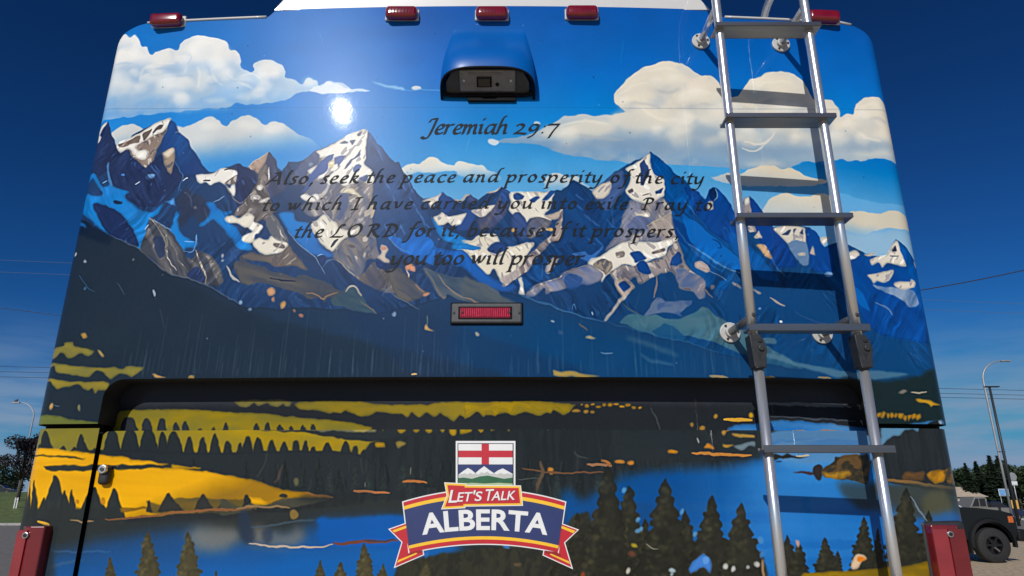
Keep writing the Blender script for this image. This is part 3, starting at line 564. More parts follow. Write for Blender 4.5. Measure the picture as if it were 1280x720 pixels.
    F('W1', '0,80 60,120 150,150 260,205 300,215 280,180 340,180 430,210 500,250 520,280 480,300 440,290 420,310 400,290 340,295 300,265 200,235 100,215 0,215', (88, 86, 84), 1, .8, .95, tex=(.55, 70, 10, 160, (48, 60, 84)))
    L('W1', '150,190 220,205 275,210', 2, (24, 44, 84)); L('W1', '330,265 380,270 415,305 430,280 490,262', 1.8, (200, 160, 124), .9)
    F('W1', '450,300 520,250 560,228 610,270 640,330 680,365 600,355 500,335', (60, 84, 96), 1, 1, .9, tex=(.5, 30, 8, 150, (40, 66, 90))); L('W1', '530,262 545,232 575,228 605,275', 2.4, (214, 208, 198)); L('W1', '600,300 640,335 685,367', 1.4, (150, 140, 120), .9)
    F('W1', '730,150 800,140 900,240 948,268 940,292 910,285 840,318 790,290 750,220', (94, 92, 92), .5, .6, 1, tex=(.7, 40, 9, 150, (60, 70, 90))); L('W1', '700,238 780,280 840,320 900,350', 1.2, (130, 150, 170), .8); F('W1', '915,270 950,268 945,280 920,285', (220, 156, 124), 1, .4); L('W1', '870,220 925,265', 2, (180, 150, 136), .9)
    F('W1', '915,140 1000,165 1100,190 1200,215 1290,250 1290,310 1200,320 1100,300 1040,270 1020,300 990,270', (58, 78, 98), 1, 1, .9, tex=(.7, 50, 9, 150, (104, 110, 112))); L('W1', '925,150 980,230 1020,300 1030,280', 2, (150, 140, 132), .9); L('W1', '985,170 1030,230 1100,280 1210,320', 2, (176, 156, 146), .9)
    F('W2', '0,190 60,210 200,290 260,320 80,320 0,290', (58, 76, 92), 1, 1.5, .9, tex=(.6, 60, 10, 155, (100, 104, 104))); L('W2', '0,285 50,305 90,320', 2, (190, 160, 146), .9)
    # flecks
    for v, x, y, rx, ry, k in (('W1', 155, 262, 18, 26, (214, 160, 116)), ('W1', 165, 300, 8, 14, (206, 150, 110)), ('W1', 213, 322, 14, 22, (210, 160, 96)), ('W1', 272, 356, 8, 6, (196, 140, 110)), ('W1', 308, 378, 12, 10, (190, 130, 106)), ('V8', 125, 270, 7, 9, (220, 224, 226)), ('V8', 184, 306, 8, 8, (180, 190, 200)), ('V8', 872, 278, 6, 8, (220, 226, 232)), ('V8', 872, 298, 6, 7, (200, 210, 222)), ('V8', 958, 518, 8, 11, (170, 200, 230)), ('V8', 1005, 548, 8, 7, (150, 180, 210)), ('V8', 430, 300, 5, 5, (110, 120, 130)), ('W1', 770, 370, 8, 10, (160, 190, 216)), ('W1', 1188, 468, 13, 8, (206, 190, 170)), ('W2', 440, 405, 11, 6, (190, 200, 208)), ('W2', 483, 466, 12, 9, (60, 96, 140)), ('V8', 190, 438, 6, 8, (80, 130, 180))):
        D(v, x, y, rx, ry, k, .95, .4, .5)
    F('W1', '925,425 935,415 950,440 975,456 925,448', (206, 166, 112), .5, .4); L('W1', '935,380 940,420', 2, (70, 96, 100)); L('V8', '525,448 540,480', 2.5, (190, 205, 220)); L('V8', '345,415 385,470', 1.2, (70, 100, 130)); L('V8', '155,380 170,405 235,460', 1.1, (70, 110, 150), .9); L('V8', '895,330 925,385 955,408', 3, (206, 206, 200)); L('W2', '575,410 620,450', 2, (130, 120, 104), .9); F('W2', '600,485 625,476 660,486 630,492', (190, 176, 140), 1, .4); L('W2', '690,565 750,570', 2, (90, 126, 160), .8); L('W2', '815,485 950,530 1070,580', 7, (74, 108, 128), .45, 3); L('W2', '880,575 960,610 1050,630', 4, (70, 110, 140), .5, 2)
    L('W2', '545,350 552,310 562,350', 1, (80, 130, 180), .8)
    # pale band low on the right, then dark green edge
    F('W3', '365,562 450,575 560,612 700,640 800,660 930,650 1000,660 1100,680 900,700 760,690 640,660 520,622 400,590', (84, 124, 146), 1, 2, .75)
    F('W3', '370,490 430,490 440,515 380,512', (100, 130, 136), 1, 1, .6)
    F('P', [(1040, 478), (1130, 474), (1180, 458), (1240, 440), (1240, 560), (1040, 560)], (22, 36, 34), 1, 3, .95)
    # fields at the lower left of the cap
    F('P', [(30, 408), (110, 430), (150, 470), (135, 560), (20, 560)], (30, 40, 48), 1, 14, .7)
    YEL = (142, 130, 52)
    F('W4', '222,168 260,135 320,130 326,110 365,108 375,130 440,145 465,157 440,182 390,170 340,190 300,165 260,186 228,176', YEL, 1, .5, 1, tex=(.5, 30, 14, 0, (112, 108, 60)))
    L('W4', '375,125 430,140 465,152', 2, (60, 70, 50), .8); F('W4', '405,68 425,64 440,80 420,88', (190, 150, 70), 1, .4); F('W4', '485,152 505,155 525,178 510,180', (190, 160, 90), 1, .4)
    F('W4', '205,203 300,215 400,230 520,240 615,240 640,225 720,240 715,250 655,282 640,270 600,262 548,302 520,265 480,250 450,286 400,275 330,265 290,260 265,225 240,230 205,258', YEL, .5, .5, 1, tex=(.5, 40, 14, 0, (110, 108, 58)))
    F('W4', '195,286 300,300 400,310 530,312 545,320 525,352 490,350 475,364 455,342 430,360 400,325 330,330 290,347 250,310 195,300', (156, 136, 44), .5, .5, 1, tex=(.5, 40, 12, 0, (120, 114, 54)))
    D('W4', 256, 437, 10, 20, (206, 160, 96), 1, .5, .3); D('W4', 398, 443, 6, 18, (150, 150, 100), 1, .5); L('W4', '270,432 300,436', 1.5, (70, 90, 110))
    F('W4', '140,478 250,480 400,500 500,518 500,560 140,560', (104, 112, 50), .5, .5)
    F('W4', '755,270 790,275 835,290 770,290', (210, 166, 100), .5, .4); F('W4', '945,282 970,283 970,292 945,292', (206, 170, 90), 1, .4)
    F('W2', '440,650 520,660 600,668 690,684 450,684', (176, 152, 84), .5, .5); F('W2', '1235,684 1300,680 1300,690 1235,692', (176, 150, 90), .5, .5); L('X2', '105,122 200,128', 3, (150, 140, 110), .8); L('X2', '380,128 440,130', 2.5, (170, 140, 90), .8); L('X2', '650,132 720,134', 2.5, (150, 130, 90), .8); L('W1', '860,674 890,676', 3, (190, 160, 110))
    # right lower fields
    F('X2', '1132,238 1160,234 1210,238 1275,266 1230,262 1218,272 1205,256 1150,250', (206, 156, 40), .5, .4); L('X2', '1110,202 1198,200', 2.2, (150, 140, 120)); F('X2', '1052,208 1075,188 1092,196 1075,212', (130, 124, 112), 1, .5)
    for x in range(945, 1165, 22):
        rq = random.Random(x); F('X2', [(860 + (x + a + rq.uniform(-5, 5)) / 4., 440 + (b + rq.uniform(-5, 3) + (8 if x > 1060 else 0)) / 4.) for a, b in ((0, 306), (19, 306), (20, 322), (8, 334), (0, 326))], (196, 142, 36), .5, .4)
    F('X2', '940,372 1000,366 1100,356 1200,352 1290,338 1300,400 940,400', (58, 120, 176), .5, .6); F('X2', '1200,366 1235,346 1260,344 1280,360 1290,376 1200,374', (24, 34, 40), 1, .5); D('X2', 1262, 352, 12, 8, (190, 205, 214), 1, .5)
def weather(c):
    c.line('P', [(108, 136.5), (600, 134.5), (1120, 137.5)], .9, (30, 70, 120), .2, .2, False); c.line('P', [(108, 137.6), (600, 135.6), (1120, 138.6)], .7, (170, 205, 230), .14, .2, False)
    # long pale weather streaks down the lower cap, dust specks, fine scratches
    for i in range(230):
        rnd = random.Random(900 + i)
        x = rnd.uniform(150, 960); y1 = 474 - rnd.uniform(0, 8); h = rnd.uniform(10, 60) * (1.5 if rnd.random() > .75 else .7)
        x2 = x + (640 - x) * h / 2400
        c.line('P', [(x2, y1 - h), ((x + x2) / 2, y1 - h / 2), (x, y1)], rnd.uniform(.5, 1.2), (130, 152, 162), rnd.uniform(.05, .20), .3)
    for i in range(130):
        rnd = random.Random(2000 + i)
        c.dot('P', rnd.uniform(110, 1130), rnd.uniform(20, 460), rnd.uniform(.4, .9), rnd.uniform(.4, .9), (34, 40, 46) if rnd.random() > .4 else (206, 210, 210), rnd.uniform(.3, .8), .2)
    for i in range(26):
        rnd = random.Random(3000 + i)
        x, y = rnd.uniform(150, 1100), rnd.uniform(30, 440); l = rnd.uniform(5, 30); a_ = rnd.uniform(1.2, 1.9)
        c.line('P', [(x, y), (x + l * .5 * math.cos(a_), y + l * .5 * math.sin(a_)), (x + l * math.cos(a_), y + l * math.sin(a_))], .5, (190, 205, 215), rnd.uniform(.15, .4), .2)
paint_cap(cap)
cap.warp(3.0, 26.0); weather(cap)
cap.sharpen(.6, 3); cap.grain(3)

# ------------------------------------------------------------------ print on the recess wall above the hatch and on the hatch
recess = Canvas(CX0, CX1, 1.66, 2.02, 0.085)
def paint_recess(c):
    F, L, D = c.fill, c.line, c.dot
    c.im[:] = np.array((34, 38, 42), np.float32) / 255
    F('P', [(60, 440), (1200, 440), (1200, 508), (60, 508)], (52, 54, 60), 0, 5)
    F('W6', '350,252 370,285 460,290 520,305 580,305 610,290 660,315 720,325 760,300 880,310 920,330 940,300 980,330 1010,298 1050,330 1080,302 1110,320 1150,350 1180,318 1220,330 1270,296 1330,320 1400,300 1450,320 1500,300 1580,320 1640,285 1700,320 1740,285 1760,262 1550,248 1400,248 1280,256 1150,246 1000,264 800,264 550,240', (142, 122, 34), .5, .5, 1, tex=(.5, 40, 12, 0, (110, 104, 50)))
    F('W8', '0,255 80,262 170,250 350,248 530,258 540,285 500,310 480,290 455,275 430,310 400,290 370,300 345,280 320,295 300,272 260,270 240,320 210,290 180,290 150,325 120,298 95,325 70,298 30,315 0,340', (164, 136, 28), .5, .4, 1, tex=(.4, 30, 10, 0, (120, 104, 40)))
    F('W4', '560,560 575,500 600,455 650,448 950,448 1280,468 1520,488 1700,505 1860,535 1860,570 560,570', (148, 126, 30), .5, .5, 1, tex=(.6, 50, 14, 0, (112, 108, 48)))
    for x, w, t in ((645, 80, 488), (735, 50, 492), (810, 46, 490), (880, 30, 515), (928, 34, 506), (1000, 20, 538), (1068, 16, 534), (1128, 24, 516), (1280, 30, 520), (1335, 28, 512), (1400, 30, 520), (1455, 20, 528), (1515, 24, 522), (1565, 26, 522)):
        F('W4', [(a / 4., 400 + b / 4.) for a, b in ((x - w / 2, 560), (x - w / 2, 535), (x - w * .32, t + 10), (x - w * .1, t), (x + w * .15, t), (x + w * .34, t + 12), (x + w / 2, 538), (x + w / 2, 560))], (42, 48, 54), 1, .4)
    F('W6', '50,245 130,240 200,242 290,240 340,250 330,272 310,272 300,258 270,276 240,268 215,252 190,262 165,272 150,255 120,274 80,270', (120, 112, 60), .5, .4)
    for x in range(610, 910, 30):
        rnd = random.Random(x)
        D('W8', x, 266 + rnd.uniform(-6, 16), rnd.uniform(8, 16), rnd.uniform(4, 9), (206, 150, 40), .95, .3)
    for x, y, rx, ry in ((562, 296, 22, 7), (612, 300, 12, 9), (642, 302, 9, 7), (585, 264, 5, 4), (1258, 323, 10, 12), (1190, 380, 16, 8), (1138, 365, 7, 10)):
        D('W8', x, y, rx, ry, (206, 152, 60), .95, .3)
    L('X2', '180,338 320,342', 5, (206, 156, 60)); D('X2', 318, 318, 12, 14, (220, 166, 40), 1, .4)
    F('X2', '190,385 240,365 330,362 420,340 600,348 840,372 900,380 900,420 190,420', (50, 116, 180), .5, .6, 1, tex=(.4, 60, 10, 0, (120, 160, 190))); L('X2', '420,400 640,398 840,398', 4, (150, 120, 96)); L('X2', '390,258 620,262 820,274', 5, (120, 124, 130), .6, .8); L('X2', '410,322 840,345', 2, (80, 90, 104), .6)
    L('W8', '930,280 970,340 1000,450', 2, (90, 96, 92), .7)
paint_recess(recess)
recess.warp(2.0, 20.0)
recess.sharpen(.55, 3); recess.grain(11)

door = Canvas(CX0, CX1, 0.42, 1.86, 0.022)
def paint_door(c):
    F, L, D = c.fill, c.line, c.dot
    DK = (36, 42, 44)
    c.im[:] = np.array(DK, np.float32) / 255
    F('P', [(-60, 500), (1300, 500), (1300, 640), (-60, 640)], DK, 0, 0, 1, tex=(.55, 5, 40, 0, (28, 32, 32)))
    # upper field
    F('P', [(-60, 520), (500, 530), (500, 545), (462, 553), (453, 568), (440, 566), (300, 575), (130, 572), (-60, 566)], (136, 126, 42), 0, .4, 1, grad=((120, 545), (300, 558), (176, 142, 18)), tex=(.45, 60, 16, 0, (120, 114, 50)))
    F('P', [(300, 536), (380, 541), (430, 549), (470, 552), (560, 541), (700, 536), (700, 520), (300, 520)], DK, .5, .4)
    F('W6', '640,380 700,380 740,378 700,400 680,398 660,398', (150, 128, 50), .5, .4)
    for x0, x1, y in ((730, 760, 395), (785, 805, 395), (865, 912, 408), (940, 980, 408), (1005, 1045, 410), (1075, 1105, 408), (1120, 1165, 424), (1180, 1240, 412), (1268, 1300, 404), (1260, 1305, 404), (1345, 1360, 398)):
        F('P', [(280 + x0 / 4., 530), (280 + x1 / 4., 530), (280 + (x1 - 4) / 4., 440 + (y - 10) / 4.), (280 + (x0 + x1) / 8., 440 + y / 4.), (280 + (x0 + 6) / 4., 440 + (y - 14) / 4.)], (176, 142, 30), .5, .3)
    F('W8', '-20,375 40,375 20,400 0,412 -20,412', (170, 140, 24), .5, .3)
    for x0, x1, y in ((65, 105, 404), (125, 160, 402), (210, 236, 402), (410, 430, 392), (495, 510, 392), (560, 580, 388), (615, 632, 388), (646, 662, 388)):
        F('P', [(580 + x0 / 4., 530), (580 + x1 / 4., 530), (580 + (x0 + x1) / 8., 440 + y / 4.)], (180, 146, 40), .5, .3)
    # tree row on the upper field
    F('P', [(128, 537), (140, 534), (470, 540), (470, 536), (128, 532)], (206, 196, 130), 0, .4, .5)
    rows = [(560, 62, 546), (650, 70, 545), (742, 70, 540), (815, 46, 562), (868, 60, 560), (945, 46, 588), (1014, 40, 588), (1075, 46, 574), (1140, 46, 606), (1198, 34, 612), (1236, 50, 578), (1300, 40, 596)]
    def tooth(ax, t, w, b=690, col=DK):
        F('P', [(a, 400 + y / 4.) for a, y in ((ax - w * .72, b), (ax - w * .52, t + 62), (ax - w * .36, t + 26), (ax - w * .16, t + 2), (ax + w * .12, t), (ax + w * .34, t + 22), (ax + w * .52, t + 60), (ax + w * .72, b))], col, 1, .35)
    for x, w, t in rows:
        tooth(x / 4., t, w / 4.)
    for x, w, t in ((20, 60, 470), (115, 44, 440), (170, 46, 430), (240, 44, 438), (300, 44, 446), (360, 44, 444), (408, 40, 444), (450, 44, 470), (520, 60, 456), (610, 54, 444), (655, 44, 470), (700, 44, 486)):
        tooth(280 + x / 4., t + 160, w / 4.)
    F('P', forest(-40, 564, 130, 566, 12, 12, 5, 600, .7), DK, .5, .35); tooth(59, 556, 13); tooth(104, 570, 10)
    F('P', [(-60, 564), (60, 566), (130, 562), (200, 564), (260, 566), (330, 564), (400, 563), (446, 566), (470, 580), (470, 620), (-60, 620)], DK, 0, .5)
    F('W6', '755,455 800,452 805,470 765,478', (180, 140, 30), 1, .5); F('W6', '855,455 890,448 905,460 870,478', (150, 130, 60), 1, .5)
    for i in range(150):      # soft trunks and crowns in the dark wood
        rnd = random.Random(40 + i)
        x, y = rnd.uniform(300, 960), rnd.uniform(568, 616)
        L('P', [(x, y), (x + rnd.uniform(-1, 2), y + 6), (x + rnd.uniform(-3, 3), y + rnd.uniform(10, 26))], rnd.uniform(.8, 3), (58, 62, 56) if i % 3 else (20, 22, 22), rnd.uniform(.25, .6), .8)
    for i in range(46):
        rnd = random.Random(700 + i)
        x = 150 + i * 17.5 + rnd.uniform(-8, 8); y = 572 + rnd.uniform(0, 22) + (max(0, 330 - x) * .02)
        k = rnd.uniform(.8, 1.25)
        conifer(c, x, y, rnd.uniform(6, 10), rnd.uniform(30, 46), (int(40 * k), int(47 * k), int(45 * k)), (66, 70, 58), 800 + i, .25)
    # the big yellow field
    G = (238, 174, 8)
    F('P', [(-60, 552), (37, 559), (117, 566), (170, 574), (212, 581), (180, 583), (230, 586), (275, 592), (320, 601), (355, 612), (383, 615), (415, 621), (370, 622), (340, 630), (300, 634), (200, 645), (120, 650), (-60, 645)], G, 0, .4, 1, grad=((200, 618), (206, 648), (150, 112, 30)), tex=(.35, 90, 10, -4, (216, 152, 10)))
    F('W5', '140,110 260,120 380,120 450,135 370,132 250,125 140,120', (70, 70, 42), .5, .5); F('W5', '230,178 260,170 480,166 700,165 860,170 700,186 480,190 260,195', (44, 52, 50), 1, .4)
    F('W5', '860,165 900,172 1000,176 1000,182 860,182', G, .5, .5)
    # trees before the field, left
    for x, w, t in ((60, 60, 300), (120, 50, 240), (150, 26, 240), (182, 36, 240), (288, 110, 215), (335, 60, 290), (370, 36, 286), (470, 110, 275), (570, 90, 282), (-20, 90, 260), (230, 60, 330)):
        F('P', [(x / 4. + a * w / 4., 540 + (t + (470 - t) * b) / 4.) for a, b in ((-.75, 1), (-.55, .62), (-.3, .28), (-.06, 0), (.07, 0), (.28, .3), (.5, .55), (.75, 1))], (44, 50, 50), .5, .35, 1, tex=(.4, 6, 30, 0, (36, 42, 42)))
    F('P', [(-60, 640), (150, 634), (150, 664), (-60, 664)], (42, 48, 48), 0, 1.5, 1, tex=(.4, 6, 20, 0, (34, 40, 40)))
    D('W5', 514, 345, 10, 18, (220, 150, 40), 1, .5); D('W5', 395, 352, 10, 14, (220, 150, 40), 1, .5)
    F('W5', '600,375 730,378 760,382 700,392 600,402', (150, 110, 30), .5, .6); F('W5', '730,345 745,350 800,365 850,350 870,330 1000,330 1060,340 1280,330 1280,400 760,410', (104, 86, 40), .5, .8, .9, tex=(.5, 40, 10, 0, (70, 66, 44)))
    for x, w, t in ((842, 110, 305), (1015, 90, 312), (1125, 90, 340), (1232, 60, 312), (745, 30, 342)):
        F('P', [(x / 4. + a * w / 4., 540 + (t + (400 - t) * b) / 4.) for a, b in ((-.5, 1), (-.3, .5), (-.1, .05), (.05, 0), (.3, .45), (.65, .9), (.75, 1))], (46, 48, 46), .5, .4)
    F('W7', '-20,330 100,380 130,330 220,360 300,330 430,330 540,330 420,360 300,380 200,372 80,400 -20,420', (70, 70, 56), .5, .8, .9); D('W7', 296, 318, 24, 12, (50, 52, 48), 1, .5); F('W7', '120,328 180,335 222,355 160,365 125,350', G, 1, .5); F('W7', '95,340 118,312 135,350 110,372', (40, 44, 44), .5, .4)
    L('W5', '525,436 700,425 900,402 1100,388 1200,385 1280,375', 3, (176, 116, 70), .95); L('W7', '60,380 160,370 330,378', 3, (150, 120, 80), .8); L('W5', '360,440 470,448', 2, (140, 116, 80)); L('W5', '195,448 260,462', 4, (206, 160, 60)); L('W5', '260,470 390,480', 1.2, (150, 140, 110), .7)
    L('W7', '410,305 480,318 545,325', 3, (190, 120, 50)); L('W7', '650,295 700,303 830,305', 3.4, (176, 112, 70)); L('W7', '895,248 930,242 1020,258', 3.4, (176, 110, 60)); D('W7', 364, 246, 14, 20, (110, 104, 70), .9, .6); L('W7', '250,250 270,230 290,160', 2, (120, 90, 70), .7, .5); L('W7', '165,225 200,160 220,105', 1.4, (90, 86, 74), .6, .5); L('W7', '930,215 933,180', 1.4, (130, 124, 104), .7); L('W7', '705,280 710,255', 1.5, (110, 106, 96), .7)
    # dark reflections, then the lake
    F('P', [(-60, 660), (260, 650), (520, 622), (560, 622), (560, 820), (-60, 820)], (40, 46, 46), 0, 2)
    F('P', [(-60, 700), (60, 692), (150, 672), (230, 662), (300, 674), (370, 668), (400, 652), (520, 648), (560, 652), (560, 860), (-60, 860)], (28, 76, 128), 1, 12, 1, grad=((300, 668), (300, 716), (24, 94, 166)))
    F('P', [(396, 650), (430, 647), (560, 646), (560, 684), (410, 682)], (14, 88, 166), 1, 2.5)
    F('W5', '930,510 980,480 1060,475 1150,480 1200,500 1190,560 1100,590 1000,600 960,560', (120, 120, 112), 1, 9, .85); F('W7', '125,480 180,470 250,510 330,510 380,470 400,540 330,575 220,565 120,555', (118, 114, 106), 1, 8, .8)
    F('W7', '75,400 110,390 140,470 150,540 100,560 70,500', (34, 50, 72), 1, 3.5, .8); F('W7', '190,490 240,480 250,530 220,560 195,540', (38, 54, 78), 1, 3.5, .7); D('W7', 350, 410, 22, 26, (150, 120, 56), .8, 1); D('W7', 560, 330, 200, 30, (34, 38, 38), .7, 5)
    L('W7', '130,475 260,465 350,445 460,440', 2.5, (70, 92, 110), .7, 1)
    L('W7', '120,560 220,568 350,580 470,575 545,566', 2.6, (186, 168, 150), .95); L('W7', '545,560 700,548 870,543', 4.4, (104, 66, 60)); L('W7', '700,545 860,541', 1.4, (40, 60, 90)); L('W5', '260,590 400,600 560,598', 1.2, (80, 130, 180), .7, .6); L('W5', '240,690 300,660 420,640', 3, (90, 110, 120), .4, 2)
    F('P', [(-60, 664), (62, 662), (70, 690), (60, 730), (-60, 730)], (40, 46, 48), 1, 4, .8)
    # right lake
    F('P', [(700, 626), (738, 620), (765, 604), (785, 594), (830, 588), (900, 584), (945, 576), (1000, 562), (1060, 566), (1140, 606), (1230, 626), (1230, 860), (700, 860)], (18, 74, 132), 1, 8, 1, grad=((840, 592), (960, 660), (42, 120, 194)), tex=(.3, 120, 10, 0, (12, 84, 164)))
    D('P', 1000, 610, 70, 40, (60, 138, 206), .55, 22); D('P', 1010, 575, 40, 12, (104, 164, 210), .5, 8)
    
    F('P', [(960, 540), (1070, 536), (1090, 546), (1090, 575), (1010, 578), (968, 572)], (86, 138, 184), 1, 2, .9); F('X2', '410,440 640,430 860,440 860,475 410,475', (70, 120, 170), .5, 1, .9, tex=(.6, 50, 7, 0, (130, 160, 180)))
    F('P', [(780, 540), (945, 548), (950, 570), (900, 574), (820, 574), (770, 575)], DK, 1, 3)
    F('X2', '180,400 210,380 240,385 200,395', (200, 140, 60), 1, .3); F('X2', '220,408 330,412 332,428 225,422', (200, 156, 70), .5, .4); D('X2', 178, 402, 10, 11, (206, 156, 70), 1, .4); F('X2', '172,455 205,462 225,462 200,475 180,472', (206, 156, 60), 1, .4); F('X2', '225,470 270,455 330,450 335,475 300,470 260,490', (120, 140, 150), 1, .6, .9); F('X2', '78,482 102,452 134,486', (216, 140, 50), .5, .4); L('X2', '18,505 130,512 320,518', 4, (184, 124, 60)); L('X2', '45,430 55,455', 2, (140, 140, 130))
    F('X1', '1018,92 1040,88 1066,98 1060,108 1025,104', (220, 146, 40), 1, .4)
    for x, y, rx, ry in ((775, 148, 26, 9), (832, 150, 20, 11), (430, 188, 16, 12), (432, 205, 9, 7)):
        D('X1', x, y, rx, ry, (216, 144, 56), 1, .4)
    L('X1', '612,160 680,164 740,172', 4, (150, 108, 76)); L('X1', '680,140 712,150 735,170', 4, (190, 124, 66)); L('X1', '290,178 380,195 480,205 620,200 700,205', 2.2, (150, 104, 70)); L('X1', '388,145 390,210 360,300', 5, (104, 84, 64)); L('X1', '270,235 380,232', 1.4, (90, 96, 90), .7); L('X1', '550,95 570,120 620,130', 1.4, (110, 114, 110), .6, .5); L('X2', '440,550 470,545', 2, (40, 80, 120))
    # right bank, islet, hillside
    F('X2', '410,515 440,508 470,520 500,508 530,522 610,520 560,530 460,532 430,545 410,540', (34, 38, 36), .5, .4); L('X2', '540,520 612,519', 2, (190, 176, 150))
    F('X2', '525,604 560,600 630,598 630,612 560,610', (74, 46, 46), .5, .4); F('X2', '625,575 650,560 675,575 672,620 655,645 630,615', (46, 38, 34), 1, .4)
    F('X2', '670,600 690,570 730,545 740,522 760,525 790,515 860,515 900,515 900,660 800,640 720,632 680,625', (96, 72, 40), 1, .5, 1, tex=(.9, 9, 6, 20, (44, 42, 32))); F('X2', '672,605 720,600 800,600 815,615 760,635 690,628', (176, 132, 40), 1, .6, .95, tex=(.6, 8, 6, 0, (120, 90, 36)))
    F('X2', '750,650 880,655 1290,690 1290,800 900,790 800,740', (52, 56, 50), 1, 6, .75)
    F('P', [(1094, 600), (1100, 556), (1108, 545), (1118, 542), (1126, 538), (1140, 534), (1300, 528), (1300, 640), (1150, 612)], (38, 42, 44), .5, .4, 1, tex=(.5, 4, 40, 0, (28, 32, 32))); F('P', [(1098, 532), (1110, 534), (1124, 533), (1146, 532), (1146, 541), (1138, 537), (1128, 538), (1122, 545), (1112, 545), (1104, 553), (1098, 562)], (96, 146, 180), .5, .5, .95)
    F('X2', '1060,635 1080,605 1130,598 1172,602 1160,640 1100,645', (122, 84, 44), 1, .6, 1, tex=(.6, 14, 8, 0, (70, 54, 36))); F('X2', '1182,610 1230,590 1275,590 1275,640 1225,655 1200,640', (190, 132, 30), 1, .6, 1, tex=(.6, 14, 8, 20, (120, 84, 30))); F('P', [(1176, 590), (1194, 583), (1260, 580), (1260, 604), (1190, 606)], (130, 96, 40), 1, .8, .9, tex=(.8, 8, 5, 0, (50, 46, 36)))
    L('X2', '950,640 1050,645 1150,660 1290,676 1400,690', 4.6, (156, 116, 66)); F('P', [(1094, 606), (1260, 612), (1260, 664), (1150, 650), (1110, 626)], (58, 62, 56), 1, 4, .8); F('P', [(1150, 625), (1176, 612), (1190, 650), (1160, 660)], (86, 84, 60), 1, 4, .7); F('P', [(1145, 648), (1200, 640), (1230, 670), (1150, 668)], (40, 100, 170), 1, 5, .8)
    # conifers
    T = (40, 42, 36); TL = (92, 88, 60)
    F('P', [(490, 704), (560, 690), (640, 682), (700, 672), (716, 645), (735, 640), (740, 655), (760, 650), (900, 690), (960, 690), (960, 900), (490, 900)], T, .5, 2, 1, tex=(.6, 7, 9, 0, (58, 58, 44)))
    for i, (x, y, hw, h) in enumerate(((185, 666, 21, 74), (235, 666, 22, 74), (138, 699, 13, 44), (50, 692, 14, 60), (270, 715, 9, 30), (400, 703, 10, 30), (426, 705, 16, 40), (456, 683, 19, 60), (478, 706, 13, 30), (532, 700, 16, 40), (722, 644, 20, 80), (744, 640, 18, 80), (700, 668, 18, 70), (786, 608, 30, 120), (760, 585, 38, 140), (806, 650, 22, 90), (856, 640, 30, 100), (832, 600, 40, 130), (908, 680, 30, 90), (890, 621, 33, 110), (946, 690, 24, 90), (927, 631, 33, 110), (984, 672, 20, 70), (998, 680, 24, 70), (1032, 674, 19, 50), (1046, 690, 14, 40), (1080, 648, 20, 66), (1098, 664, 12, 60), (1130, 612, 33, 110), (1158, 640, 22, 90))):
        rt = x > 600
        conifer(c, x, y, hw, h, (42, 43, 35) if rt else (72, 68, 46), (88, 84, 58) if rt else (132, 120, 74), 300 + i, 2.2 if hw > 18 else 1)
    F('X3', '555,712 700,700 840,690 960,680 1080,668 1170,645 1195,645 1200,760 1200,900 540,900', (150, 118, 20), .5, .6, 1, tex=(.6, 30, 8, 0, (110, 92, 24)))
    F('X3', '455,545 472,545 486,800 462,800', (190, 120, 60), .5, .3); F('X3', '815,670 820,640 840,612 880,612 898,632 870,645 850,680 825,685', (226, 196, 160), 1, .4); D('X3', 868, 634, 24, 12, (226, 130, 50), 1, .8); F('X3', '535,548 548,540 560,560 545,580', (206, 170, 160), 1, .5)
    F('X1', '1122,690 1150,640 1195,606 1225,622 1242,670 1230,706 1205,680 1180,682 1140,708', (70, 130, 206), 1, .4); D('X1', 1212, 640, 16, 22, (104, 160, 224), .8, .8)
    for v, x, y, rx, ry, k in (('X1', 855, 566, 16, 9, (200, 176, 50)), ('X1', 825, 694, 10, 18, (220, 216, 196)), ('X1', 1040, 690, 18, 12, (190, 210, 216)), ('X1', 1040, 712, 8, 12, (190, 210, 216)), ('X1', 840, 612, 20, 16, (104, 66, 48)), ('X1', 598, 712, 10, 10, (180, 80, 50)), ('X1', 265, 664, 20, 9, (110, 90, 64)), ('X1', 212, 572, 22, 8, (70, 140, 214)), ('X3', 186, 668, 12, 16, (220, 222, 216)), ('X3', 228, 690, 10, 17, (220, 222, 216)), ('X3', 298, 677, 9, 10, (206, 210, 214)), ('X3', 344, 662, 17, 12, (214, 214, 206)), ('X3', 372, 610, 12, 24, (70, 140, 210)), ('X3', 360, 540, 12, 12, (90, 160, 220)), ('W7', 1018, 610, 10, 22, (50, 120, 196))):
        D(v, x, y, rx, ry, k, .95, .4, .3)
    F('X3', '368,640 382,640 386,800 374,800', (190, 150, 110), .5, .4); L('X3', '1100,320 1150,400 1185,440', 2, (150, 170, 186), .9); L('X1', '910,560 940,580 970,582', 1.6, (150, 146, 130), .7)
    for x, y in ((885, 480), (870, 495), (1090, 395), (1155, 515), (870, 435), (800, 290)):
        D('X1', x, y, 9, 14, (110, 180, 230), .9, .4, .4)
    F('P', [(-60, 745), (400, 756), (700, 760), (1300, 740), (1300, 1100), (-60, 1100)], (60, 62, 36), 0, 6, 1, grad=((300, 800), (1000, 800), (84, 78, 30)), tex=(.7, 12, 8, 0, (44, 48, 32)))
paint_door(door)
door.warp(2.2, 22.0)
door.sharpen(.55, 3); door.grain(23)

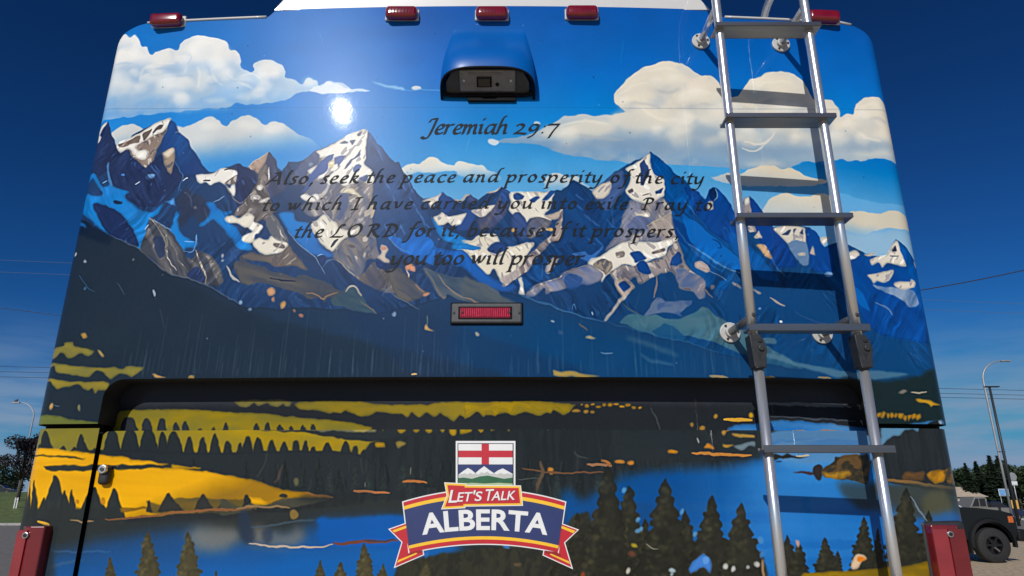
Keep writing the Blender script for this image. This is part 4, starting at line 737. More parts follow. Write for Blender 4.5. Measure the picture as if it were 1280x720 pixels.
# ------------------------------------------------------------------ helpers: materials and meshes
def srgb(r, g, b):
    return tuple(((c / 255 / 12.92) if c / 255 <= .04045 else ((c / 255 + .055) / 1.055) ** 2.4) for c in (r, g, b)) + (1.0,)
MATS = {}
def mat(name, col, rough=.5, metal=0.0, coat=0.0, coat_r=.08, var=.12, scale=30, bump=0.0, col2=None, spec=.5, stretch=None, detail=4):
    if name in MATS:
        return MATS[name]
    m = bpy.data.materials.new(name); m.use_nodes = True
    nt = m.node_tree; b = nt.nodes['Principled BSDF']
    b.inputs['Roughness'].default_value = rough; b.inputs['Metallic'].default_value = metal
    b.inputs['Coat Weight'].default_value = coat; b.inputs['Coat Roughness'].default_value = coat_r
    b.inputs['Specular IOR Level'].default_value = spec
    tc = nt.nodes.new('ShaderNodeTexCoord'); nz = nt.nodes.new('ShaderNodeTexNoise')
    nz.inputs['Scale'].default_value = scale; nz.inputs['Detail'].default_value = detail
    mp = nt.nodes.new('ShaderNodeMapping')
    if stretch:
        mp.inputs['Scale'].default_value = stretch
    nt.links.new(tc.outputs['Object'], mp.inputs['Vector']); nt.links.new(mp.outputs[0], nz.inputs['Vector'])
    rp = nt.nodes.new('ShaderNodeValToRGB')
    rp.color_ramp.elements[0].position = .3; rp.color_ramp.elements[1].position = .7
    c = col if len(col) == 4 else tuple(col) + (1.0,)
    lo = tuple(v * (1 - var) for v in c[:3]) + (1.0,)
    hi = col2 if col2 else tuple(min(1, v * (1 + var)) for v in c[:3]) + (1.0,)
    rp.color_ramp.elements[0].color = lo; rp.color_ramp.elements[1].color = hi
    nt.links.new(nz.outputs['Fac'], rp.inputs['Fac']); nt.links.new(rp.outputs['Color'], b.inputs['Base Color'])
    if bump:
        bp = nt.nodes.new('ShaderNodeBump'); bp.inputs['Strength'].default_value = bump; bp.inputs['Distance'].default_value = .01
        nt.links.new(nz.outputs['Fac'], bp.inputs['Height']); nt.links.new(bp.outputs['Normal'], b.inputs['Normal'])
    MATS[name] = m
    return m
def print_mat(name, canvas, coat=.32):
    h, w = canvas.im.shape[:2]
    img = bpy.data.images.new(name, w, h, alpha=False)
    px = np.ones((h, w, 4), np.float32); px[..., :3] = canvas.im
    img.pixels.foreach_set(px.ravel()); img.update(); img.pack()
    m = bpy.data.materials.new(name); m.use_nodes = True
    nt = m.node_tree; b = nt.nodes['Principled BSDF']
    t = nt.nodes.new('ShaderNodeTexImage'); t.image = img; t.interpolation = 'Linear'; t.extension = 'EXTEND'
    u = nt.nodes.new('ShaderNodeUVMap'); u.uv_map = 'print'
    nt.links.new(u.outputs[0], t.inputs[0])
    hs = nt.nodes.new('ShaderNodeHueSaturation'); hs.inputs['Saturation'].default_value = 1.02; hs.inputs['Value'].default_value = 1.0
    nt.links.new(t.outputs[0], hs.inputs['Color'])
    # thin film of dust on the vinyl
    tc = nt.nodes.new('ShaderNodeTexCoord'); nz = nt.nodes.new('ShaderNodeTexNoise'); nz.inputs['Scale'].default_value = 3.0; nz.inputs['Detail'].default_value = 8
    nt.links.new(tc.outputs['Object'], nz.inputs['Vector'])
    mr = nt.nodes.new('ShaderNodeMapRange'); mr.inputs['From Min'].default_value = .3; mr.inputs['From Max'].default_value = .8; mr.inputs['To Min'].default_value = 0.0; mr.inputs['To Max'].default_value = .018
    nt.links.new(nz.outputs['Fac'], mr.inputs['Value'])
    mx = nt.nodes.new('ShaderNodeMix'); mx.data_type = 'RGBA'; mx.inputs[7].default_value = (.42, .40, .36, 1)
    nt.links.new(mr.outputs[0], mx.inputs[0]); nt.links.new(hs.outputs[0], mx.inputs[6]); nt.links.new(mx.outputs[2], b.inputs['Base Color'])
    b.inputs['Roughness'].default_value = .3; b.inputs['Specular IOR Level'].default_value = .06
    b.inputs['Coat Weight'].default_value = coat; b.inputs['Coat Roughness'].default_value = .032
    n2 = nt.nodes.new('ShaderNodeTexNoise'); n2.inputs['Scale'].default_value = 70; n2.inputs['Detail'].default_value = 2
    mp = nt.nodes.new('ShaderNodeMapping'); mp.inputs['Scale'].default_value = (1.0, 1.0, .6)
    nt.links.new(tc.outputs['Object'], mp.inputs[0]); nt.links.new(mp.outputs[0], n2.inputs['Vector'])
    bp = nt.nodes.new('ShaderNodeBump'); bp.inputs['Strength'].default_value = .03; bp.inputs['Distance'].default_value = .002
    nt.links.new(n2.outputs['Fac'], bp.inputs['Height']); nt.links.new(bp.outputs['Normal'], b.inputs['Coat Normal'])
    return m
def link(name, me, m=None, parent=None, smooth=False):
    o = bpy.data.objects.new(name, me); COL.objects.link(o)
    if m is not None:
        me.materials.append(m)
    if smooth:
        for p in me.polygons:
            p.use_smooth = True
    if parent is not None:
        o.parent = parent
        o.matrix_parent_inverse = Matrix.Identity(4)
    return o
def mesh(name, v, f, m=None, parent=None, smooth=False, off=(0, 0, 0)):
    me = bpy.data.meshes.new(name)
    me.from_pydata([(a[0] - off[0], a[1] - off[1], a[2] - off[2]) for a in v], [], f)
    me.update()
    return link(name, me, m, parent, smooth)
def bmobj(name, bm, m=None, parent=None, smooth=False):
    me = bpy.data.meshes.new(name); bmesh.ops.recalc_face_normals(bm, faces=bm.faces); bm.to_mesh(me); bm.free()
    return link(name, me, m, parent, smooth)
def tag(o, label, cat, group=None, kind=None):
    o['label'] = label
    if cat: o['category'] = cat
    if group: o['group'] = group
    if kind: o['kind'] = kind
    return o
def empty(name, loc, label, cat, group=None, rz=0):
    o = bpy.data.objects.new(name, None); COL.objects.link(o); o.location = loc; o.rotation_euler = (0, 0, rz)
    return tag(o, label, cat, group)
def add_box(bm, c, s, bev=0, seg=2, mtx=None):
    r = bmesh.ops.create_cube(bm, size=1.0)
    vs = r['verts']
    bmesh.ops.scale(bm, vec=s, verts=vs)
    if bev:
        es = list({e for v in vs for e in v.link_edges})
        rb = bmesh.ops.bevel(bm, geom=es, offset=bev, segments=seg, affect='EDGES', profile=.5)
        vs = list({v for f in rb['faces'] for v in f.verts} | {v for v in vs if v.is_valid})
    if mtx is not None:
        bmesh.ops.transform(bm, matrix=mtx, verts=vs)
    bmesh.ops.translate(bm, vec=c, verts=vs)
    return vs
def add_tube(bm, pts, r, n=14, caps=True, radii=None):
    P = [Vector(p) for p in pts]; rings = []
    up = Vector((0, 0, 1))
    prev = None
    for i, p in enumerate(P):
        d = (P[min(i + 1, len(P) - 1)] - P[max(i - 1, 0)]).normalized()
        if prev is None:
            a = d.cross(up)
            if a.length < .1: a = d.cross(Vector((1, 0, 0)))
        else:
            a = prev - d * prev.dot(d)
        a.normalize(); prev = a; b = d.cross(a)
        rr = radii[i] if radii else r
        rings.append([bm.verts.new(p + (a * math.cos(t) + b * math.sin(t)) * rr) for t in [2 * math.pi * k / n for k in range(n)]])
    for A, B in zip(rings, rings[1:]):
        for k in range(n):
            f = bm.faces.new((A[k], A[(k + 1) % n], B[(k + 1) % n], B[k])); f.smooth = True
    if caps:
        bm.faces.new(rings[0][::-1]); bm.faces.new(rings[-1])
def tube(name, pts, r, m, parent, n=14, radii=None):
    bm = bmesh.new(); add_tube(bm, pts, r, n, True, radii)
    return bmobj(name, bm, m, parent)
def bxo(name, c, s, m, parent, bev=0, seg=2, mtx=None, smooth=False):
    bm = bmesh.new(); add_box(bm, c, s, bev, seg, mtx)
    return bmobj(name, bm, m, parent, smooth)
def disc(name, c, axis, r, h, m, parent, n=20, bev=0):
    bm = bmesh.new()
    q = Vector((0, 0, 1)).rotation_difference(Vector(axis)).to_matrix().to_4x4()
    g = bmesh.ops.create_cone(bm, cap_ends=True, segments=n, radius1=r, radius2=r, depth=h)
    if bev:
        es = [e for e in bm.edges if len(e.link_faces) == 2 and any(len(f.verts) > 4 for f in e.link_faces)]
        bmesh.ops.bevel(bm, geom=es, offset=bev, segments=2, affect='EDGES', profile=.5)
    bmesh.ops.transform(bm, matrix=Matrix.Translation(Vector(c)) @ q, verts=bm.verts)
    return bmobj(name, bm, m, parent)

# ------------------------------------------------------------------ motorhome
M_cap = print_mat('printed vinyl upper', cap)
M_rec = print_mat('printed vinyl recess', recess, .05)
M_door = print_mat('printed vinyl hatch', door)
M_white = mat('white gelcoat', (.64, .63, .60), .35, coat=.4, var=.05, scale=6)
M_gask = mat('aged white gasket', (.55, .54, .5), .5, var=.15, scale=40)
M_navy = mat('blue side paint', (.015, .06, .17), .4, coat=.6, var=.1, scale=3)
M_black = mat('black rubber seal', (.006, .006, .007), .7, var=.3, spec=.15)
M_dark = mat('shade-black lip return', (.010, .011, .013), .75, var=.3)
M_alu = mat('brushed aluminium', (.74, .75, .75), .29, metal=.78, var=.10, scale=90, stretch=(1, 1, .06))
M_tread = mat('anodised tread', (.22, .222, .225), .33, metal=.85, var=.1, scale=60, stretch=(.08, 1, 1), bump=.05)
M_flange = mat('cast white flange', (.50, .49, .46), .45, var=.12, scale=40)
M_plast = mat('black nylon joint', (.022, .023, .025), .52, var=.25, scale=60)
M_screw = mat('steel screw', (.55, .55, .54), .35, metal=.9)
M_hole = mat('screw recess', (.01, .01, .01), .6)
M_lens = mat('red lens', (.20, .004, .010), .18, coat=1.0, coat_r=.04, var=.18, scale=50)
M_lens2 = mat('ribbed red lens', (.52, .02, .055), .3, coat=.6, coat_r=.1, var=.3, scale=120)
M_tail = mat('tail lamp red', (.17, .008, .014), .28, coat=.8, coat_r=.1, var=.12, scale=20)
M_tail2 = mat('tail lamp pale red', (.26, .024, .03), .38, coat=.6, coat_r=.15, var=.12, scale=20)
M_grey = mat('grey lamp bezel', (.05, .052, .055), .5, var=.2, scale=80)
M_blue = mat('blue cowl wrap', srgb(0, 92, 172), .4, coat=.25, coat_r=.22, var=.06, scale=5, spec=.2)
M_cam = mat('warm grey camera plate', (.21, .20, .18), .45, metal=.3, var=.15, scale=60)
M_glass = mat('black lens glass', (.006, .006, .010), .12, coat=.6)
M_ink = mat('charcoal vinyl lettering', (.008, .011, .014), .55, var=.2, spec=.15)

van = empty('motorhome', (XC, DREAR, 0), 'motorhome with mountain and lake mural printed across its rear', 'motorhome')
class VanParent: pass
def to_van(o):
    o.location = Vector(o.location) - Vector((XC, DREAR, 0))
    return o
# every van part is modelled in world coordinates and shifted to the van's own base
def vp(o, parent=van):
    o.parent = parent; o.matrix_parent_inverse = Matrix.Identity(4)
    if parent is van:
        o.location = (-XC, -DREAR, 0)
    else:
        o.location = (0, 0, 0)
    return o

Z_SH = on_rear(290, 23.5)[2]; Z_HUMP = on_rear(612, 7.5)[2]; Z_LIP = on_rear(612, 471)[2]; Z_SEAM = on_rear(75, 530)[2]
X_H0 = on_rear(333, 22)[0]; X_H1 = on_rear(348, 8)[0]
X_OL = on_rear(124, 520)[0]; X_OR = on_rear(1097, 520)[0]
RC = .055
CORN = .13
def ztop(x):
    d = abs(x - XC); z = Z_SH
    hw0, hw1 = XC - X_H0, XC - X_H1
    if d < hw1: z = Z_HUMP
    elif d < hw0:
        t = (hw0 - d) / (hw0 - hw1); t = t * t * (3 - 2 * t); z = Z_SH + (Z_HUMP - Z_SH) * t
    e = d - (HALF - CORN)
    if e > 0:
        z -= CORN - math.sqrt(max(0, CORN * CORN - min(e, CORN) ** 2))
    return z
def zlip(x):
    if x <= X_OL or x >= X_OR: return Z_SEAM
    d = min(x - X_OL, X_OR - x)
    if d >= RC: return Z_LIP
    return Z_LIP - RC + math.sqrt(max(0, RC * RC - (RC - d) ** 2))
R_EDGE = .055
def plan(off=0.0, wrap=.35):
    """plan line of the rear from left side to right side: (x, y)"""
    xl, xr = XC - HALF, XC + HALF
    ye = DREAR + off + bow(xl + R_EDGE)
    L = [(xl, ye + R_EDGE + wrap), (xl, ye + R_EDGE + wrap * .5)]
    for k in range(0, 9):
        a = math.pi / 2 * k / 8
        L.append((xl + R_EDGE - R_EDGE * math.cos(a), ye + R_EDGE - R_EDGE * math.sin(a)))
    xs = set(np.linspace(xl + R_EDGE, xr - R_EDGE, 140)[1:-1].tolist())
    for s in (X_OL, X_OR):
        sg = 1 if s == X_OL else -1
        for k in range(0, 9):
            xs.add(s + sg * RC * (1 - math.cos(math.pi / 2 * k / 8)))
        xs.add(s - sg * .0005)
    for s in (-1, 1):
        for k in range(0, 8):
            xs.add(XC + s * ((XC - X_H1) + (X_H1 - X_H0) * k / 7))
            xs.add(XC + s * (HALF - CORN + CORN * math.sin(math.pi / 2 * k / 8)))
    mid = [(x, DREAR + off + bow(x)) for x in sorted(xs) if xl + R_EDGE < x < xr - R_EDGE]
    R = [(2 * XC - x, y) for x, y in L[::-1]]
    return L + mid + R
def uvset(o, canvas):
    me = o.data
    uv = me.uv_layers.new(name='print')
    co = np.empty(len(me.vertices) * 3, np.float32); me.vertices.foreach_get('co', co); co = co.reshape(-1, 3)
    li = np.empty(len(me.loops), np.int32); me.loops.foreach_get('vertex_index', li)
    p = co[li]
    out = np.stack([(p[:, 0] - canvas.x0) / (canvas.x1 - canvas.x0), (p[:, 2] - canvas.z0) / (canvas.z1 - canvas.z0)], 1)
    uv.data.foreach_set('uv', out.astype(np.float32).ravel())
def sheet(name, line, zb, zt, nz, canvas, m, parent):
    v, f = [], []
    for x, y in line:
        a, b = zb(x), zt(x)
        for k in range(nz + 1):
            v.append((x, y, a + (b - a) * k / nz))
    n = nz + 1
    for i in range(len(line) - 1):
        for k in range(nz):
            f.append((i * n + k, (i + 1) * n + k, (i + 1) * n + k + 1, i * n + k + 1))
    o = mesh(name, v, f, m, None, True)
    uvset(o, canvas)
    return vp(o, parent)
line0 = plan()
rear = sheet('rear_cap', line0, zlip, ztop, 20, cap, M_cap, van)
rear['label'] = 'curved upper rear panel printed with mountains, clouds and blue sky'
# lip returning into the hatch recess, its shade put into a near-black colour
v, f = [], []
lipx = [(x, y) for x, y in line0 if X_OL - .002 <= x <= X_OR + .002]
for i, (x, y) in enumerate(lipx):
    z = zlip(x); v += [(x, y + .0015, z), (x, y + .10, z)]
    if i: f.append((2 * i - 2, 2 * i - 1, 2 * i + 1, 2 * i))
vp(mesh('recess_lip', v, f, M_dark, None, True), rear)
Z_DT = on_rear(612, 537, .022)[2]
rw = [(x, DREAR + .085 + bow(x)) for x in np.linspace(X_OL - .02, X_OR + .02, 60)]
wall = sheet('recess_wall', rw, lambda x: Z_DT - .08, lambda x: Z_LIP + .03, 2, recess, M_rec, van)
# lower corner panels
lowl = [(x, y) for x, y in plan(.012) if x <= X_OL - .0004]; lowr = [(x, y) for x, y in plan(.012) if x >= X_OR + .0004]
for ln in (lowl, lowr):
    q = sheet('lower_corner_panel', ln, lambda x: .50, lambda x: Z_SEAM - .011, 8, door, M_door, van)
sb = [(x, y + .02) for x, y in plan(.012)]
o = vp(mesh('seam_strip', [(x, y, z) for x, y in sb for z in (Z_SEAM - .03, Z_SEAM + .02)], [(2 * i, 2 * i + 2, 2 * i + 3, 2 * i + 1) for i in range(len(sb) - 1) if sb[i + 1][0] <= X_OL or sb[i][0] >= X_OR], M_black), van)
# engine hatch
DG = .0045
dl, dr = X_OL + DG, X_OR - DG * 1.3
xs = np.concatenate([[dl, dl + .003, dl + .008], np.linspace(dl + .015, dr - .015, 110), [dr - .008, dr - .003, dr]])
def dtop(x):
    d = min(x - dl, dr - x); r = .022
    return Z_DT if d > r else Z_DT - r + math.sqrt(max(0, r * r - (r - d) ** 2))
dline = [(x, DREAR + .022 + bow(x) + (.004 if min(x - dl, dr - x) < .002 else 0)) for x in xs]
hatch = sheet('engine_hatch', dline, lambda x: .58, dtop, 10, door, M_door, van)
hatch['label'] = 'lower hatch printed with lake, yellow fields and pine trees'
v, f = [], []
rim = [(x, y, dtop(x)) for x, y in dline]
rim = [(rim[0][0], rim[0][1], .58)] + rim + [(rim[-1][0], rim[-1][1], .58)]
for i, (x, y, z) in enumerate(rim):
    v += [(x, y + .0008, z), (x, y + .06, z)]
    if i: f.append((2 * i - 2, 2 * i, 2 * i + 1, 2 * i - 1))
M_edge = mat('pale lit hatch edge', (.34, .34, .30), .4, coat=.4)  # pale colour carries the lit line along the hatch top
vp(mesh('lit_top_edge', v[2:-2], [tuple(k - 2 for k in q) for q in f[1:-1]], M_edge, None, True), hatch)
for sd in (v[:4], v[-4:]):
    vp(mesh('side_edge', sd, [(0, 2, 3, 1)], M_black), hatch)  # rim sides blackened, the dark of the gap put into their colour
# dark sheet behind the door gap
for ga, gb in ((X_OL - .03, X_OL + .05), (X_OR - .05, X_OR + .03)):
    vp(mesh('gap_seal', [(x, DREAR + .034 + bow(x), z) for x in (ga, gb) for z in (.5, Z_DT - .004)], [(0, 2, 3, 1)], M_black), van)
# latch
lx, ly, lz = on_rear(135, 588, .022)
bm = bmesh.new(); add_box(bm, (lx, ly - .010, lz - .012), (.030, .022, .052), .0105, 4)
lat = vp(bmobj('latch', bm, M_plast, None, True), van)
vp(disc('lock_cylinder', (lx, ly - .024, lz + .002), (0, -1, 0), .0118, .010, M_screw, None, 20, .002), lat)
vp(disc('keyway', (lx, ly - .030, lz + .002), (0, -1, 0), .005, .004, M_grey, None, 14), lat)
# body, roof and floor
sec = []
yb = line0[0][1] - .02
xl, xr = XC - HALF + .002, XC + HALF - .002
prof = [(xl, .5)] + [(x, ztop(x) - .001) for x in np.concatenate([[xl], XC - HALF + CORN - CORN * np.cos(np.linspace(.05, math.pi / 2, 8)), np.linspace(X_H0, X_H1, 6), 2 * XC - np.linspace(X_H1, X_H0, 6), XC + HALF - CORN + CORN * np.sin(np.linspace(0, math.pi / 2 - .05, 8)), [xr]])] + [(xr, .5)]
n = len(prof)
v = [(x, yb, z) for x, z in prof] + [(x, yb + 9.4, z) for x, z in prof]
f = [(i, i + 1, n + i + 1, n + i) for i in range(n - 1)] + [(n - 1, 0, n, 2 * n - 1), tuple(range(n, 2 * n))]
body = vp(mesh('body', v, f, M_navy), van)
# roof behind the cap edge
v, f = [], []
tp = [(x, y) for x, y in line0 if abs(x - XC) < HALF - .002]
for i, (x, y) in enumerate(tp):
    z = ztop(x) - .0015; v += [(x, y + .001, z), (x, yb + .1, z)]
    if i: f.append((2 * i - 2, 2 * i, 2 * i + 1, 2 * i - 1))
vp(mesh('roof_edge', v, f, M_white, None, True), van)
# raised white roof cap
xa, xb_ = on_rear(344, 8)[0], on_rear(886, 8)[0]
v = []
for yy in (0.0, .9):
    for x, z in ((xa, Z_HUMP - .003), (xa + .055, Z_HUMP + .075), (xa + .12, Z_HUMP + .10), (xb_ - .12, Z_HUMP + .10), (xb_ - .055, Z_HUMP + .075), (xb_, Z_HUMP - .003)):
        v.append((x, DREAR - .004 + bow(x) + yy, z))
f = [tuple(range(6))[::-1], tuple(range(6, 12))] + [(i, (i + 1) % 6, 6 + (i + 1) % 6, 6 + i) for i in range(6)]
vp(mesh('roof_cap', v, f, M_white), van)['label'] = 'raised white roof cap above the mural'
v, f = [], []
xs2 = np.linspace(xa + .02, xb_ - .02, 40)
for i, x in enumerate(xs2):
    y = DREAR - .006 + bow(x); v += [(x, y, Z_HUMP - .004), (x, y, Z_HUMP + .0055)]
    if i: f.append((2 * i - 2, 2 * i, 2 * i + 1, 2 * i - 1))
# white edge trim along both shoulders
for pa, pb in (((186, 29.5), (333, 22)), ((906, 20), (1062, 27.5))):
    pts = []
    for k in range(13):
        t = k / 12
        x = on_rear(pa[0], 24)[0] * (1 - t) + on_rear(pb[0], 24)[0] * t
        pts.append((x, DREAR + bow(x) - .001, ztop(x) + .001))
    vp(tube('shoulder_trim', pts, .0042, M_white, None, 8), van)
# bumper (below the picture) and wheels
vp(bxo('bumper', (XC, DREAR + .03, .46), (2.4, .16, .18), M_grey, None, .03, 3), van)
M_tyre = mat('tyre rubber', (.018, .018, .018), .8, var=.3); M_rim = mat('steel rim', (.45, .45, .46), .35, metal=.8)
def wheel_mesh(r, w, rim_r):
    bm = bmesh.new(); N = 36
    prof = [(rim_r, -w / 2), (r * .93, -w / 2), (r * .985, -w * .42), (r, -w * .3), (r, w * .3), (r * .985, w * .42), (r * .93, w / 2), (rim_r, w / 2)]
    rings = []
    for k in range(N):
        a = 2 * math.pi * k / N
        rings.append([bm.verts.new((p * math.cos(a), q, p * math.sin(a))) for p, q in prof])
    for k in range(N):
        A, B = rings[k], rings[(k + 1) % N]
        for j in range(len(prof) - 1):
            fc = bm.faces.new((A[j], A[j + 1], B[j + 1], B[j])); fc.smooth = True
    bmesh.ops.recalc_face_normals(bm, faces=bm.faces)
    me = bpy.data.meshes.new('tyre'); bm.to_mesh(me); bm.free(); return me
def rim_mesh(rim_r, w, spokes, depth):
    bm = bmesh.new()
    for s in (-1, 1):
        g = bmesh.ops.create_cone(bm, cap_ends=True, segments=14, radius1=rim_r * .2, radius2=rim_r * .16, depth=.05)
        bmesh.ops.transform(bm, matrix=Matrix.Translation((0, s * (w / 2 - depth), 0)) @ Matrix.Rotation(math.pi / 2, 4, 'X'), verts=g['verts'])
        for k in range(spokes):
            a = 2 * math.pi * k / spokes
            add_box(bm, (0, s * (w / 2 - depth), 0), (rim_r * .86, .03, rim_r * .22), 0, 1, Matrix.Rotation(a, 4, 'Y') @ Matrix.Translation((rim_r * .55, 0, 0)))
    N = 36
    for s in (-1, 1):
        R1 = [bm.verts.new((rim_r * 1.01 * math.cos(2 * math.pi * k / N), s * w * .49, rim_r * 1.01 * math.sin(2 * math.pi * k / N))) for k in range(N)]
        R2 = [bm.verts.new((rim_r * .93 * math.cos(2 * math.pi * k / N), s * w * .47, rim_r * .93 * math.sin(2 * math.pi * k / N))) for k in range(N)]
        R3 = [bm.verts.new((rim_r * .9 * math.cos(2 * math.pi * k / N), s * .01, rim_r * .9 * math.sin(2 * math.pi * k / N))) for k in range(N)]
        for k in range(N):
            j = (k + 1) % N
            bm.faces.new((R1[k], R1[j], R2[j], R2[k])); bm.faces.new((R2[k], R2[j], R3[j], R3[k]))
        bm.faces.new(R3)
    bmesh.ops.recalc_face_normals(bm, faces=bm.faces)
    me = bpy.data.meshes.new('rim'); bm.to_mesh(me); bm.free(); return me
tm, rm = wheel_mesh(.48, .28, .27), rim_mesh(.27, .28, 8, .05)
tm.materials.append(M_tyre); rm.materials.append(M_rim)
for sx in (-1, 1):
    for yy in (2.6, 7.6):
        w = bpy.data.objects.new('wheel', tm); COL.objects.link(w); w.parent = van; w.location = (sx * 1.06, yy, .48); w.rotation_euler = (0, 0, math.pi / 2)
        r_ = bpy.data.objects.new('rim', rm); COL.objects.link(r_); r_.parent = w
vp(bxo('axle_beam', (XC, DREAR + 5.1, .47), (1.7, 6, .12), M_black, None), van)

# marker lights
def marker(px, py, tilt=0.0, w=.104, low=False):
    x, y, z = on_rear(px, py)
    if not low:
        bs = bxo('gasket', (x, y - .003, z - .003), (w + .014, .007, .046), M_white, None, .0032, 2)
    a = bpy.data.objects.new('marker_light', None)
    R = Matrix.Rotation(tilt, 4, 'Y')
    bm = bmesh.new(); add_box(bm, (x, y - .016, z + .002), (w, .034, .044), .014, 5, R)
    lens = vp(bmobj('marker_light', bm, M_lens, None, True), van)
    g = bmesh.new(); add_box(g, (x + (.003 if low else 0), y - .0035, z + .004), (w + .007, .008, .042), .0035, 3, R)
    vp(bmobj('gasket', g, M_gask, None), lens)
    if not low:
        bpy.data.objects.remove(bs)
    bm = bmesh.new()
    for k in range(0 if low else 9):
        add_box(bm, (x - w * .4 + w * .8 * k / 8, y - .0358, z + .002), (.0012, .0016, .022))
    if low: bm.free()
    else: vp(bmobj('lens_rib', bm, M_lens, None), lens)
    return lens
for i, (px, py, tl, lw) in enumerate(((503, 21.5, 0, False), (615, 21.5, 0, False), (727, 20.5, 0, False), (211, 30, -.05, True), (1027, 26, .05, True))):
    marker(px, py, tl, .104, lw)

# rear camera under its cowl
cx, cy, cz0 = on_rear(611, 37)
cz1 = on_rear(611, 124)[2]
v, f = [], []
NA = 32; rows = 18
DEP = .088
zfr = on_y(611, 84, cy - DEP)[2]
H1, H2 = cz0 - zfr, zfr - cz1
for k in range(rows + 1):
    t = k / rows
    w = .114 + .034 * math.sin(t * math.pi / 2)
    d = DEP * (.5 - .5 * math.cos(math.pi * min(1, t / .92))) ** .8 + .001
    for j in range(NA + 1):
        a = math.pi * j / NA
        c_, s_ = math.cos(a), math.sin(a)
        ex = .5
        xx = -w * (abs(c_) ** .62) * (1 if c_ > 0 else -1); q_ = abs(s_) ** ex
        z = cz0 - t * H1 - (1 - q_) * t ** 1.6 * H2
        v.append((cx + xx, cy - d * q_ + .001, z))
for k in range(rows):
    for j in range(NA):
        a = k * (NA + 1) + j
        f.append((a, a + 1, a + NA + 2, a + NA + 1))
cowl = vp(mesh('rear_camera', v, f, M_blue, None, True), van)
cowl['label'] = 'blue cowled rear camera above the verse'
rim = [Vector(p) for p in v[rows * (NA + 1):]]
fr = rim[NA // 2].copy(); bk = Vector((cx, cy - .016, cz1 + .006))
e2 = (fr - bk).normalized(); e1 = Vector((1, 0, 0)); e3 = e1.cross(e2).normalized()
if e3.y > 0: e3 = -e3
R = Matrix((e1, e2, e3)).transposed().to_4x4()
L_ = (fr - bk).length
ctr = (fr + bk) / 2
# dark rim following the opening, and the lining behind the plate
rimpts = [p + Vector((-(p.x - cx) * .03, -.0005, 0)) for p in rim]
vp(tube('cowl_rim', rimpts, .0042, M_black, None, 8), cowl)
hw = .128
dsh = [(-hw, -L_ * .5), (-hw * .9, -L_ * .54), (hw * .9, -L_ * .54), (hw, -L_ * .5), (hw, -L_ * .1), (hw * .86, L_ * .26), (hw * .66, L_ * .42), (hw * .4, L_ * .46), (-hw * .4, L_ * .46), (-hw * .66, L_ * .42), (-hw * .86, L_ * .26), (-hw, -L_ * .1)]
n = len(dsh)
vv = [tuple(ctr + e1 * a + e2 * b - e3 * .012) for a, b in dsh] + [tuple(ctr + e1 * a * .97 + e2 * b - e3 * .022) for a, b in dsh]
vp(mesh('cowl_lining', vv, [tuple(range(n))[::-1], tuple(range(n, 2 * n))] + [(i, (i + 1) % n, n + (i + 1) % n, n + i) for i in range(n)], M_grey), cowl)
low_ = [tuple(ctr + e1 * a + e2 * b - e3 * .006) for a, b in ((-hw * 1.08, -L_ * .40), (-hw * 1.02, -L_ * .52), (-hw * .85, -L_ * .56), (hw * .85, -L_ * .56), (hw * 1.02, -L_ * .52), (hw * 1.08, -L_ * .40))]
vp(tube('lower_rim', low_, .006, M_black, None, 8), cowl)
def cam_box(name, u, w_, h, sx, sy, sz, m, bev=0, parent=cowl):
    bm = bmesh.new(); add_box(bm, ctr + e1 * u + e2 * w_ + e3 * h, (sx, sy, sz), bev, 3, R)
    return vp(bmobj(name, bm, m, None), parent)
cam_box('face_plate', 0, 0, -.006, .172, L_ * .80, .014, M_cam, .005)
cam_box('lens_frame', -.010, -.002, .002, .046, L_ * .38, .006, M_black, .002)
cam_box('lens_glass', -.010, -.002, .006, .036, L_ * .28, .003, M_glass)
cam_box('raised_rib', -.005, L_ * .28, .0015, .10, .004, .004, M_cam, .0012)
for s in (-1, 1):
    vp(disc('screw', ctr + e1 * (s * .072) + e2 * .002 + e3 * .002, e3, .0045, .004, M_screw, None, 12, .001), cowl)
vp(disc('sensor', ctr + e1 * .030 - e2 * .010 + e3 * .002, e3, .0055, .004, M_black, None, 14), cowl)
vp(bxo('under_shadow_bar', (cx + .012, cy - .006, cz1 - .006), (.15, .010, .012), M_black, None, .002), cowl)  # black bar modelled for the underside shadow below the cowl

# high brake light
x, y, z = on_rear(608.5, 392.5)
bw = on_rear(652.5, 392)[0] - on_rear(564.5, 392)[0]
bz = vp(bxo('brake_light', (x, y - .005, z), (bw, .014, .058), M_grey, None, .005, 3), van)
vp(bxo('seal', (x, y - .0015, z + .0005), (bw + .006, .007, .065), M_black, None, .003, 2), bz)
vp(bxo('lens_recess', (x - .004, y - .0118, z), (bw * .76, .003, .037), M_black, None, .001), bz)
bm = bmesh.new()
nr = 26; lw = bw * .71
for k in range(nr):
    xx = x - .004 - lw / 2 + lw * (k + .5) / nr
    add_box(bm, (xx, y - .0136, z), (lw / nr * .62, .006, .025), .0012, 1)
vp(bmobj('lens', bm, M_lens2, None), bz)
vp(bxo('lens_base', (x - .004, y - .0128, z), (lw, .004, .030), M_lens, None, .001), bz)
for s in (-.46, .46):
    vp(disc('screw', (x + bw * s, y - .0125, z), (0, -1, 0), .0035, .003, M_hole, None, 12), bz)
for s in (-.345, .325):
    vp(disc('lens_screw', (x + bw * s, y - .018, z + .001), (0, -1, 0), .003, .003, M_hole, None, 10), bz)

